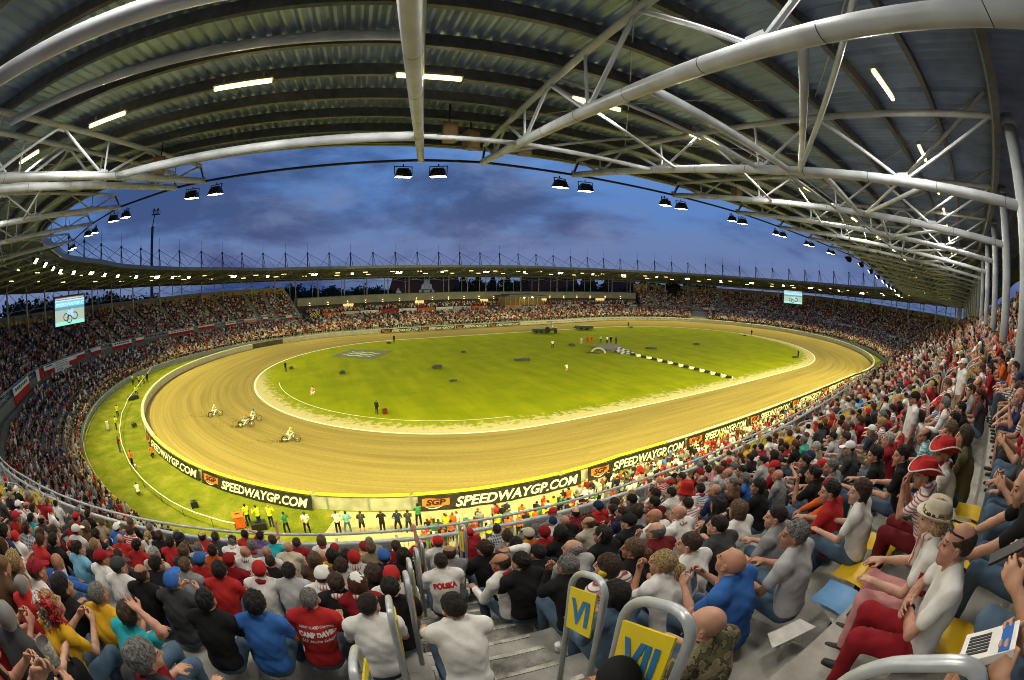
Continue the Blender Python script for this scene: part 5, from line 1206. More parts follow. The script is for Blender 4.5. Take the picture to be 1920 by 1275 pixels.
def guard(t, e, zf, num, label, flip=1, hgt=1.0, wid=.62):
    n = STn(t); yaw = atan2(-n[1], -n[0])-pi/2; o = empty('row_guard', ST(t, e, zf), yaw); tag(o, label, 'handrail', 'arched guards along the stairs')
    m = MB(); w = wid/2; r = .16; P = [(0, -w, -.3)]; slope = .54
    for k in range(7): a = pi-k*pi/12; P.append((0, -w+r+r*cos(a), hgt-r+r*sin(a)))
    for k in range(7): a = pi/2-k*pi/12; P.append((0, w-r+r*cos(a), hgt-r+r*sin(a)))
    P.append((0, w, -.55)); P = [(x, y, z-(y*slope if z > .2 else y*slope)) for x, y, z in P]
    m.path(P, .025, 10); m.build('frame', M_gd, o, True)
    m = MB(); s = -flip*.035; w2 = w-.045; zt, zb_ = hgt-.13, hgt-.56
    q = [(s, -w2, zt+w2*slope), (s, w2, zt-w2*slope), (s, w2, zb_-w2*slope), (s, -w2, zb_+w2*slope)]; q2 = [(x+flip*.012, y, z) for x, y, z in q]
    m.add(q+q2, [(0, 1, 2, 3), (7, 6, 5, 4), (0, 4, 5, 1), (1, 5, 6, 2), (2, 6, 7, 3), (3, 7, 4, 0)]); sg_ = m.build('sign_plate', M_sign, o)
    V, F = text_mesh(num, .34, 0, .012); V[:, 0] -= V[:, 0].max()/2; V[:, 1] -= .12
    if V[:, 0].max() > w2*.72: V[:, 0] *= w2*.72/V[:, 0].max()
    for sd in (-1, 1):
        m = MB(); xs_ = [s, s+flip*.012]; xf = min(xs_)-.004 if sd < 0 else max(xs_)+.004; P = [(xf, v[0]*sd, (zt+zb_)/2+v[1]-v[0]*sd*slope) for v in V]
        m.add(P, F); m.build('row_number', M_num, sg_)
    return o
for ai, a in enumerate(aisles):
    d_ = (a-tAIS+TL/2) % TL-TL/2
    if not -14 < d_ < 52 or abs(d_) < 1: continue
    for r in range(1, 12):
        if abs(d_) > 20 and r % 2: continue
        for side in (-1, 1):
            e = .4+TREAD*r-.55
            guard(a+side*.66, e, z0(a)+RISE*r, ROM[max(1, r-3)], f'arched guard with yellow {ROM[max(1, r-3)]} sign, {"left" if side < 0 else "right"} side of {"stairs at far left" if d_ < 0 else ORD[int(round(d_/12.6))-1]+" stairs right of centre"}, step {numw(r)}', side)
for x, y, D, num, sd, hg in ((673, 1228, 2.45, 'VII', -1, .9), (728, 1126, 3.25, 'VI', -1, .9), (756, 1077, 4.1, 'V', -1, .9), (771, 1050, 4.95, 'IV', -1, .9), (781, 1030, 5.9, 'III', -1, .9), (788, 1015, 6.9, 'II', -1, .9), (1100, 1080, 3.0, 'VI', 1, .88), (1246, 1130, 1.85, 'VII', 1, .85), (868, 985, 8.0, 'I', 1, .9), (1745, 1236, 1.28, 'VIII', 1, .9)):
    p = CAM+cam_ray(x, y)*D; t, e = t_near(p[0], p[1]); guard(t, e, p[2]-hg, num, f'arched guard with yellow {num} sign on the {"left" if sd < 0 else "right"} of the central stairs', sd, hg, .43)
# empty yellow seats along the top rows
m = MB()
for row in (NROW-2, NROW-1):
    for t in np.arange(0, TL, .5):
        if vip(t) or in_aisle(t, 0): continue
        e = .4+TREAD*row-.2; p = ST(t, e, z0(t)+RISE*row)
        if np.linalg.norm(p-CAM) < 26 or not inview(p): continue
        n = STn(t); rz = atan2(n[1], n[0])-pi/2; m.box(p+[0, 0, .42], (.42, .40, .05), rz); m.box(p+[n[0]*.2, n[1]*.2, .66], (.42, .05, .46), rz)
tag(m.build('yellow_seats', mat('seat_yellow', (.72, .46, .02), .4, var=.06)), 'rows of empty yellow seats along the top of the far tiers', 'seats', kind='stuff')
# ------------------------------------------------------------------ pavilion on the far straight
pv0, pv1 = t_of_s(142), t_of_s(231.5); PT = circ(pv0, pv1, 1.5); M_pav = mat('pavilion_render', (.30, .29, .24), .8, var=.12, scale=.4); M_warm = mat('lit_window', (.9, .6, .25), .5, var=0, emit=(1, .62, .22), estr=.8)
pav = tag(empty('pavilion', (*RP[0], 0)), 'long low grey pavilion with terrace and wall lamps along the far straight', 'pavilion')
def ppart(m, name, mt_, parent=None, smooth=False): m.v = [v-SO for v in m.v]; return m.build(name, mt_, parent or pav, smooth)
m = MB(); m.strip(rows_mesh(PT, lambda t: [(-.4, z0(t)-1.1), (-.4, z0(t)+.1), (6.4, z0(t)+.7), (6.4, z0(t)+.69)])); ppart(m, 'terrace', M_concd)
m = MB(); m.strip(rows_mesh(PT, lambda t: [(6.4, z0(t)+2.7), (6.0, z0(t)+2.7), (6.0, z0(t)+5.0), (6.6, z0(t)+5.0), (9, z0(t)+5.0), (9, 0)])); ppart(m, 'upper_wall', M_pav)
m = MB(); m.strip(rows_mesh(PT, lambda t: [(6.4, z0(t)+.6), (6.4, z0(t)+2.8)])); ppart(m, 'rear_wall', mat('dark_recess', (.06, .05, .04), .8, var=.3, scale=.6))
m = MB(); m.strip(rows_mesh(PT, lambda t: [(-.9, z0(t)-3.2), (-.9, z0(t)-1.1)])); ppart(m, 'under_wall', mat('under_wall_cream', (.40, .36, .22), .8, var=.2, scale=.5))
for i, t in enumerate(np.arange(pv0+6, pv1-3, 5.4)):
    o3 = ST(t, 5.9, z0(t)+3.1); m = MB(); m.box((0, 0, 0), (.16, .16, .5)); o = m.build('wall_lamp', M_black, pav); o.location = Vector(o3-SO)
    m = MB(); m.box((0, 0, .31), (.13, .13, .1)); m.box((0, 0, -.31), (.13, .13, .1)); q = m.build('lit_glass', mat('lit_sconce', (1, .8, .4), .4, var=0, emit=(1, .66, .22), estr=18), o); q['kind'] = 'stuff'
for i, t in enumerate(np.arange(pv0+4, pv1-8, 7.5)):
    if i % 3 != 1: continue
    m = MB(); m.strip([[ST(t+dt, 6.33, z0(t)+z) for z in (1.2, 2.6)] for dt in (0, 1.5, 3)]); ppart(m, 'lit_window', M_warm)
strips = ['white', 'orange', 'white', 'red', 'white', 'cream', 'orange', 'navy', 'orange', 'charcoal', 'orange', 'light grey']
k = 0; t = pv0+.6
while t < pv1-6:
    c = strips[k % len(strips)]; hang(t, t+5.6, .85, .0, -.42, 'terrace_banner', f'{c} strip banner on the pavilion terrace front', 'banner', [(0, 1, CM(c))], 'strip banners along the pavilion terrace', sag=0.); t += 5.9; k += 1
tcq = t_px(590, 226, 234.5); hang(tcq-1.6, tcq+1.6, 1.2, -1.3, -.55, 'chequered_flag', 'black and yellow chequered flag on the balcony corner', 'flag', [(0, 1, M_yel)], None, sag=0., marks=[(.125*i, .1667*j, .125, .1667) for i in range(8) for j in range(6) if (i+j) % 2])
tpb = t_px(984, 160, 190, -1, 1)
pb = tag(empty('press_box', ST(tpb, 2, z0(tpb)-1)), 'glazed press box with a flat overhanging roof midway along the far straight', 'press box'); pby = atan2(*STn(tpb)[::-1])-pi/2; pb.rotation_euler = (0, 0, pby)
m = MB(); m.box((0, 0, .5), (14.5, 7.4, 1.9)); m.build('base', M_pav, pb)
m = MB(); m.box((0, 0, 4.75), (16.5, 9.2, .3)); m.box((-.0, .4, 5.1), (11, 6, .5)); m.build('roof', mat('press_roof', (.22, .22, .2), .7), pb)
m = MB(); m.box((0, .6, 3.0), (13.6, 5.6, 3.2)); m.build('glazing', mat('amber_glass', (.10, .075, .03), .15, var=.3, scale=.6, emit=(1, .6, .2), estr=.06), pb)
for x in np.linspace(-6.9, 6.9, 9): m = MB(); m.box((x, -2.6, 3.0), (.16, .2, 3.3)); m.build('mullion', M_pav, pb)
for x in (-.5, 2.6): m = MB(); m.path([(x, -3.6, 4.3), (x, -3.6, 4.55)], .22, 8); m.build('lamp', mat('lit_lamp_yellow', (1, .8, .3), .4, var=0, emit=(1, .72, .22), estr=60), pb)
# people along the terrace
for row in range(4):
    for t in np.arange(pv0+1, pv1-1, .58):
        if abs((t-tpb+TL/2) % TL-TL/2) < 8 or rng.random() < .12: continue
        loc = ST(t+rng.uniform(-.1, .1), .9+row*1.1, z0(t)+.12+row*.14); crowd.put(LODS[.115][8+rng.integers(2)], loc, face_yaw(t, rng.uniform(-.5, .5)), rng.uniform(.9, 1.05), rcols())
# ------------------------------------------------------------------ houses and trees beyond
M_brick = mat('dark_brick', (.10, .055, .045), .9, var=.25, scale=2); M_tile = mat('dark_red_tiles', (.085, .03, .025), .85, var=.3, scale=3); M_plast = mat('white_plaster', (.75, .72, .72), .85, var=.08, scale=.6); M_pane = mat('dark_pane', (.02, .022, .03), .2, var=0)
def at_D(x, y, D): d = cam_ray(x, y); return CAM+d*D/hypot(d[0], d[1])
def house(x0, x1, ybase, ytop, D, label, gables, wallm=M_brick, roofz=.45):
    """a house facing the camera between picture columns x0 and x1"""
    a, b = at_D(x0, ybase, D), at_D(x1, ybase, D); w = np.linalg.norm((b-a)[:2]); c = (a+b)/2; top = at_D((x0+x1)/2, ytop, D)[2]; zb_ = -1.5; H_ = top-zb_; yaw = atan2(b[1]-a[1], b[0]-a[0])
    r = tag(empty('house', (c[0], c[1], zb_), yaw), label, 'house', 'houses beyond the far stand'); dp = 9.; he = H_*(1-roofz)
    m = MB(); m.box((0, dp/2, he/2), (w, dp, he)); m.build('wall', wallm, r)
    m = MB(); m.add([(-w/2-.4, -.5, he), (w/2+.4, -.5, he), (w/2-1.5, dp/2, H_), (-w/2+1.5, dp/2, H_), (-w/2-.4, dp+.5, he), (w/2+.4, dp+.5, he)], [(0, 1, 2, 3), (5, 4, 3, 2), (4, 0, 3), (1, 5, 2), (0, 4, 5, 1)]); rf = m.build('roof', M_tile, r)
    for k in range(2): m = MB(); m.box((-w*.2+w*.45*k, dp/2, H_+.5), (.9, .7, 2.4)); m.build('chimney', M_brick, rf)
    for (gx, gw, gh, curvy) in gables:
        m = MB(); prof = []
        if curvy: prof = [(-.5, 0), (-.5, .52), (-.42, .54), (-.40, .64), (-.30, .68), (-.27, .80), (-.17, .84), (-.14, .94), (0, 1.0), (.14, .94), (.17, .84), (.27, .80), (.30, .68), (.40, .64), (.42, .54), (.5, .52), (.5, 0)]
        else: prof = [(-.5, 0), (-.5, .6), (0, 1), (.5, .6), (.5, 0)]
        n = len(prof); V = [(gx*w+px_*gw*w, -.35, pz*gh*H_) for px_, pz in prof]+[(gx*w+px_*gw*w, .4, pz*gh*H_) for px_, pz in prof]
        m.add(V, [tuple(range(n-1, -1, -1)), tuple(range(n, 2*n))]+[(i, (i+1) % n, n+(i+1) % n, n+i) for i in range(n)]); g = m.build('gable', M_plast, r)
        for k in (-1, 1):
            for zz in (.30, .56 if curvy else .5):
                m = MB(); cx, cz = gx*w+k*gw*w*.22, zz*gh*H_; P = [(cx-.55, -.38, cz-.9), (cx+.55, -.38, cz-.9), (cx+.55, -.38, cz+.5)]+[(cx+.55*cos(a_), -.38, cz+.5+.55*sin(a_)) for a_ in np.linspace(.3, pi-.3, 5)]+[(cx-.55, -.38, cz+.5)]; m.add(P, [tuple(range(len(P)))]); m.build('window', M_pane, g)
    n_ = int(w/3.2)
    for i in range(n_):
        for zz in (.30, .62):
            x = -w/2+w*(i+.5)/n_
            if any(abs(x-gx*w) < gw*w*.5+.6 for gx, gw, _, _ in gables): continue
            f = MB(); f.box((x, -.04, he*zz), (1.3, .12, 1.9)); fr = f.build('window', M_plast if (i+int(zz*10)) % 2 else M_brick, r); f = MB(); f.box((x, -.10, he*zz), (1.0, .06, 1.6)); f.build('pane', M_pane, fr)
    return r
house(731, 864, 551, 513, 205, 'dark red roofed villa with curved white gable seen under the far roof', [(-.38, .16, .62, False), (.02, .26, .86, True)])
house(972, 1086, 549, 518, 215, 'long dark brick villa with chimneys behind the press box', [(.25, .1, .55, False)])
house(1085, 1120, 549, 524, 235, 'narrow brick house right of the long villa', []); house(1128, 1195, 549, 521, 220, 'dark brick house with red roof near the right tier', [(-.2, .14, .6, False)])
M_bark = mat('dark_bark', (.03, .022, .015), .95, var=.2)
def leafmat(n, c): return mat(n, c, .8, var=.35, scale=1.2)
LM = [leafmat('leaves_dark', (.012, .022, .012)), leafmat('leaves_deep', (.016, .03, .014)), leafmat('leaves_pine', (.010, .018, .012))]
def tree(loc, h, w, k, label, conifer=False):
    r = tag(empty('tree', loc), label, 'tree', 'dark trees beyond the stadium'); R_ = np.random.default_rng(k)
    m = MB(); m.path([(0, 0, 0), (.1, 0, h*.3), (.05, .1, h*.6), (0, 0, h*.9)], [.35, .28, .18, .05], 7)
    for i in range(6): a = R_.uniform(0, 6.3); z = h*R_.uniform(.3, .65); m.path([(0, 0, z), (cos(a)*w*.18, sin(a)*w*.18, z+h*.08), (cos(a)*w*.36, sin(a)*w*.36, z+h*.18)], [.13, .09, .03], 5)
    m.build('trunk', M_bark, r)
    n = 900; V = np.zeros((n, 4, 3)); cl_ = R_.normal(size=(16, 3)); cl_ /= np.linalg.norm(cl_, axis=1)[:, None]; cl_ *= R_.uniform(.3, .85, (16, 1))
    for i in range(n):
        if conifer: f = R_.random()**.8; rad = (1-f)*.95+.04; a = R_.uniform(0, 6.3); p = np.array([cos(a)*rad*w*.36*R_.uniform(.6, 1), sin(a)*rad*w*.36*R_.uniform(.6, 1), h*(.12+.9*f)])
        else: c = cl_[R_.integers(16)]; q = R_.normal(size=3)*.22; p = (c+q)*np.array([w*.5, w*.5, h*.40])+np.array([0, 0, h*.62])
        s = R_.uniform(.25, .6)*h/11; u = R_.normal(size=3); u /= np.linalg.norm(u); v = np.cross(u, R_.normal(size=3)); v /= np.linalg.norm(v); V[i] = [p-u*s-v*s*.5, p+u*s*.2-v*s, p+u*s+v*s*.4, p-u*s*.1+v*s]
    m = MB(); m.add(V.reshape(-1, 3), np.arange(4*n).reshape(-1, 4)); m.build('crown', LM[k % 3], r)
tk = 0
for x in np.r_[np.arange(508, 735, 13), np.arange(868, 975, 14), np.arange(1195, 1330, 16), np.arange(1060, 1140, 20), np.arange(20, 300, 22)]:
    D = 185+25*((tk*7) % 5)/5; yt = {0: 541, 1: 538, 2: 543, 3: 535, 4: 540}[tk % 5] if x < 760 else (526 if x < 1000 else 530)
    if x < 320: yt = 562-x*.05+(tk*5) % 6
    top = at_D(x, yt, D); b = at_D(x, 545, D); h = max(7., top[2]+1.5); con = 868 <= x < 975 and tk % 2 == 0
    tree((b[0], b[1], -1.5), h*(1.15 if con else 1), 11+(tk % 3)*2, tk, 'tall pointed conifer beside the white gabled villa' if con else ('dark broad tree in the row left of the gabled villa' if x < 760 else ('dark tree between the villas' if x < 1150 else 'dark tree behind the right end of the pavilion')), con); tk += 1
# aerial work lift behind the left roof
b = at_D(285, 545, 128); tp1, tp2 = at_D(286, 425, 128), at_D(290, 403, 128); lift = tag(empty('aerial_lift', (b[0], b[1], 0)), 'tall aerial lift with a basket rising behind the left roof', 'aerial lift'); bb = np.array([b[0], b[1], 0])
m = MB(); m.path([(0, 0, 0), tp1-bb], .42, 8); m.build('boom', M_dark, lift); m = MB(); m.path([tp1-bb+[0.6, 0, -.3], tp1-bb, tp2-bb], .16, 6); m.build('jib', M_dark, lift)
m = MB(); c = tp2-bb; m.box(c+[0.4, 0, .1], (2.4, 1.2, .2)); [m.box(c+[.4+dx, dy, .7], (.08, .08, 1.2)) for dx in (-1.15, 0, 1.15) for dy in (-.55, .55)]; [m.box(c+[.4, dy, 1.25], (2.4, .07, .07)) for dy in (-.55, .55)]; m.build('basket', M_dark, lift)
m = MB(); m.box((0, 0, .8), (5, 2.2, 1.2)); [m.path([(x, -1.2, .5), (x, 1.2, .5)], .5, 10) for x in (-1.6, 1.6)]; m.build('chassis', M_dark, lift)
for dx, lab in ((-.3, 'dark figure standing at the left of the lift basket'), (1.0, 'dark figure standing at the right of the lift basket')): person('stand', tp2+[dx, 0, .2], 0., lab, 'black', 'black')
# ------------------------------------------------------------------ video screens
def screen(x, y, D, wpx, hpx, label, roll=0.):
    c = CAM+cam_ray(x, y)*D; ctr = np.array([0., 0, c[2]-3]); f = nz(np.array([0., 0., c[2]-2.])*.35+CAM*.65-c); f[2] = -.12; f = nz(f); xr_ = nz(np.cross(f, Zh))*-1; yr = np.cross(f, xr_)
    W_, H_ = wpx/842*D, hpx/842*D; r = empty('video_screen', c); r.matrix_world = Matrix(((xr_[0], yr[0], f[0], c[0]), (xr_[1], yr[1], f[1], c[1]), (xr_[2], yr[2], f[2], c[2]), (0, 0, 0, 1))); tag(r, label, 'video screen')
    m = MB(); m.box((0, 0, -.25), (W_+.3, H_+.3, .44)); m.build('cabinet', M_black, r)
    E_ = lambda n, c_, s=1.25: mat('lit_'+n, tuple(k*.2 for k in c_), .6, var=0, emit=c_, estr=s)
    m = MB()
    def q(m, x0, y0, x1, y1, z): m.add([(x0*W_, y0*H_, z), (x1*W_, y0*H_, z), (x1*W_, y1*H_, z), (x0*W_, y1*H_, z)], [(0, 1, 2, 3)])
    pic = MB(); q(pic, -.5, -.5, .5, -.36, .0); p0 = pic.build('picture', E_('screen_mint', (.28, .72, .60)), r)
    for nm, col_, a, b in (('screen_track', (.36, .44, .36), -.36, .05), ('screen_teal', (.10, .30, .36), .05, .15), ('screen_board', (.20, .52, .70), .15, .36), ('screen_pale', (.5, .72, .70), .36, .40), ('screen_crowd', (.12, .09, .10), .40, .5)):
        m = MB(); q(m, -.5, a, .5, b, 0.); m.build('picture_band', E_(nm, col_), r)
    m = MB(); [q(m, -.48+.033*i, .41+.03*((i*7) % 3)/3, -.46+.033*i, .47, .01) for i in range(29)]; m.build('picture_crowd', E_('screen_white', (.7, .68, .7)), r)
    V, F = text_mesh('SPEEDWAYGP.C', .2, .2, .006); V[:, 0] *= .96/V[:, 0].max(); V = V*[1, .75, 1]; m = MB(); m.add([((v[0]-.48)*W_, (.19+v[1])*H_, .012) for v in V], F); m.build('picture_lettering', E_('screen_letter', (.55, .85, .95)), r)
    bk = MB()
    for cx, cy in ((-.13, -.22), (-.02, -.30), (.17, -.21)):
        P = [((cx+.085*cos(a))*W_, (cy+.085*W_/H_*sin(a))*H_, .02) for a in np.linspace(0, 2*pi, 17)[:-1]]; bk.path(P, .012*W_, 4, closed=True)
    bk.build('picture_wheels', E_('screen_black', (.02, .025, .03)), r)
    bd = MB(); bd.path([(.10*W_, -.22*H_, .03), (.06*W_, -.1*H_, .03), (-.02*W_, -.02*H_, .03), (-.10*W_, -.1*H_, .03)], [.03*W_, .05*W_, .05*W_, .02*W_], 6); bd.path([(.08*W_, .06*H_, .03), (.07*W_, -.06*H_, .03), (.12*W_, -.22*H_, .03)], [.03*W_, .035*W_, .03*W_], 6); bd.build('picture_rider', E_('screen_cyan', (.30, .62, .78)), r)
    bd = MB(); bd.path([(-.02*W_, .04*H_, .04), (-.01*W_, .09*H_, .04)], [.035*W_, .03*W_], 8); bd.build('picture_helmet', E_('screen_red', (.6, .05, .08)), r)
    return r
screen(131, 582, 70, 70, 46, 'large lit video screen showing a speedway rider, hung before the left tier'); screen(1487, 557, 128, 36, 23, 'small distant lit video screen above the right tier')
# ------------------------------------------------------------------ loudspeakers under the eaves
for x, y, lab in ((842, 250, 'brown loudspeaker box left of centre under the near eaves'), (882, 264, 'pale loudspeaker box hung lowest under the near eaves'), (982, 276, 'small loudspeaker box beside the second truss tip'), (300, 312, 'loudspeaker box by the left truss tip'), (1380, 365, 'loudspeaker box under the right eaves')):
    d = cam_ray(x, y); k = (zsheet(tAIS, -6)-1.0-CAM[2])/d[2]; p = CAM+d*k; r = tag(empty('loudspeaker', p, rng.uniform(-.3, .3)), lab, 'loudspeaker', 'loudspeakers under the eaves'); m = MB()
    m.add([(-.22, -.2, -.3), (.22, -.2, -.3), (.16, .2, -.26), (-.16, .2, -.26), (-.22, -.2, .3), (.22, -.2, .3), (.16, .2, .3), (-.16, .2, .3)], [(0, 3, 2, 1), (4, 5, 6, 7), (0, 1, 5, 4), (1, 2, 6, 5), (2, 3, 7, 6), (3, 0, 4, 7)]); m.build('cabinet', mat('speaker_brown', (.20, .15, .10), .6, var=.1), r)
    m = MB(); m.box((0, -.215, 0), (.36, .02, .5)); m.build('grille', mat('speaker_grille', (.30, .20, .09), .7, var=.1), r); m = MB(); m.tube((0, 0, .3), (0, 0, .95), .025, 6); m.build('hanger', M_black, r)
# ------------------------------------------------------------------ officials on the ground, riders and bikes
def stand_at(x, y, pose, yaw, label, shirt, trousers='black', z=0., **kw):
    p = G(x, y, z); kw.setdefault('group', None); return person(pose, p, yaw, label, shirt, trousers, **kw)
tocam = lambda x, y: (lambda p: atan2(CAM[1]-p[1], CAM[0]-p[0])-pi/2)(G(x, y))
away = lambda x, y: tocam(x, y)+pi
PG = [(654, 1000, 'stand_hips', .2, 'man in light blue shirt and jeans standing at the pit gate', 'sky blue', 'denim', {}), (636, 1000, 'photo', .1, 'man in white shirt and black trousers left of the light blue shirt', 'white', 'black', {}), (681, 1000, 'stand_cross', .0, 'man in dark shirt and black shorts facing the pit gate', 'charcoal', 'black', dict(shorts=True)), (719, 1000, 'photo', .1, 'man all in black standing alone before the pit gate', 'black', 'black', {}), (748, 998, 'stand_hips', -.1, 'man in navy shirt standing left of the teal shirt', 'navy', 'black', {}), (768, 998, 'stand_cross', .1, 'man in dull teal shirt with legs apart by the gate', 'charcoal', 'navy', {}), (786, 985, 'stand_cross', .3, 'man in dark green shirt at the right of the gate group', 'green', 'black', {}),
      (540, 1001, 'stand_hips', .6, 'man in green polo and black trousers by the tripod', 'green', 'black', {}), (578, 1001, 'stand_back', .2, 'man in white shirt with hands clasped behind his back', 'white', 'black', {}), (468, 985, 'stand', .4, 'steward in yellow vest and jeans, left of three near the fence', 'neon yellow', 'navy', {}), (489, 988, 'photo', .7, 'steward in yellow vest bending, middle of three near the fence', 'neon yellow', 'navy', {}), (511, 988, 'photo', -.5, 'bald steward in yellow vest with black straps, right of three', 'neon yellow', 'navy', dict(hair=None)),
      (222, 783, 'stand', .1, 'steward in yellow vest on the left verge, upper of two', 'neon yellow', 'navy', {}), (219, 806, 'photo', -1.2, 'steward in yellow vest on the left verge, lower of two', 'neon yellow', 'charcoal', {}), (226, 848, 'photo', -1.0, 'photographer in dark red vest and jeans on the left verge', 'maroon', 'denim', {}), (250, 876, 'photo', -1.0, 'photographer in orange vest standing on a small white step', 'orange', 'black', {}), (262, 932, 'knees', .0, 'person in white shirt bending at the lower edge of the verge', 'white', 'khaki', dict(z_=-.1)),
      (250, 722, 'photo', .4, 'steward in yellow vest at the left of the camera crew', 'neon yellow', 'black', {}), (262, 722, 'photo', .2, 'steward in yellow vest second of the camera crew', 'neon yellow', 'navy', {}), (270, 720, 'stand', .2, 'steward in yellow vest third of the camera crew', 'neon yellow', 'black', {}), (277, 718, 'stand', .3, 'steward in black and yellow at the right of the camera crew', 'black', 'black', {}), (257, 744, 'stand_hips', .3, 'steward in yellow vest walking below the camera crew', 'neon yellow', 'black', {}), (288, 858, 'crouch', .4, 'photographer in orange vest crouching behind the fence', 'orange', 'black', {}),
      (536, 697, 'stand', .4, 'official in black on the infield edge at the left bend', 'black', 'black', {}), (585, 741, 'crouch', -.8, 'photographer crouching on the grass in white and pink', 'pink', 'white', {}), (707, 777, 'stand', -.5, 'official in black on the near infield beside a drum', 'black', 'black', {}), (739, 642, 'stand', .3, 'official in black at the far edge of the infield', 'black', 'black', {}), (1036, 653, 'stand_hips', .2, 'man in white shirt alone on the far infield', 'white', 'black', {}), (1063, 696, 'crouch', .5, 'photographer in white kneeling mid infield', 'white', 'pink', {}), (1178, 614, 'stand', .2, 'dark official on the far inner line', 'maroon', 'black', {}), (1409, 629, 'stand', .2, 'dark official on the inner line towards the right bend', 'black', 'black', {}), (1496, 671, 'stand', .2, 'dark official at the right bend beside a low box', 'black', 'black', {}),
      (1090, 646, 'stand', .2, 'man in pale shirt left of the red figures by the podium', 'light grey', 'light grey', {}), (1101, 645, 'stand', .2, 'figure in red overalls by the podium, left of two', 'red', 'red', {}), (1109, 643, 'stand', .2, 'figure in red overalls by the podium, right of two', 'red', 'red', {}), (1126, 643, 'stand', .2, 'man in pale blue shirt standing behind the podium', 'sky blue', 'black', {}), (1138, 644, 'stand', .2, 'person in white shirt behind the podium centre', 'white', 'black', {}), (1145, 644, 'stand', .2, 'person in black with white cap behind the podium', 'black', 'black', dict(hat='cap', hatc='white')), (1155, 645, 'stand', .2, 'person in charcoal at the right behind the podium', 'charcoal', 'black', {}), (1035, 620, 'stand', .2, 'person in white standing on the dark grader', 'white', 'black', {})]
for x, y, ps, tn, lab, sh_, tr_, kw in PG:
    z_ = kw.pop('z_', 0.); stand_at(x, y, ps, away(x, y)+tn, lab, sh_, tr_, z=.35 if x == 250 and y == 876 else z_, skin=int(x) % 5, hair=kw.pop('hair', 'crop' if x % 2 else 'short'), hairc='brown' if x % 3 else 'dark', long_=bool(x % 2), **kw)
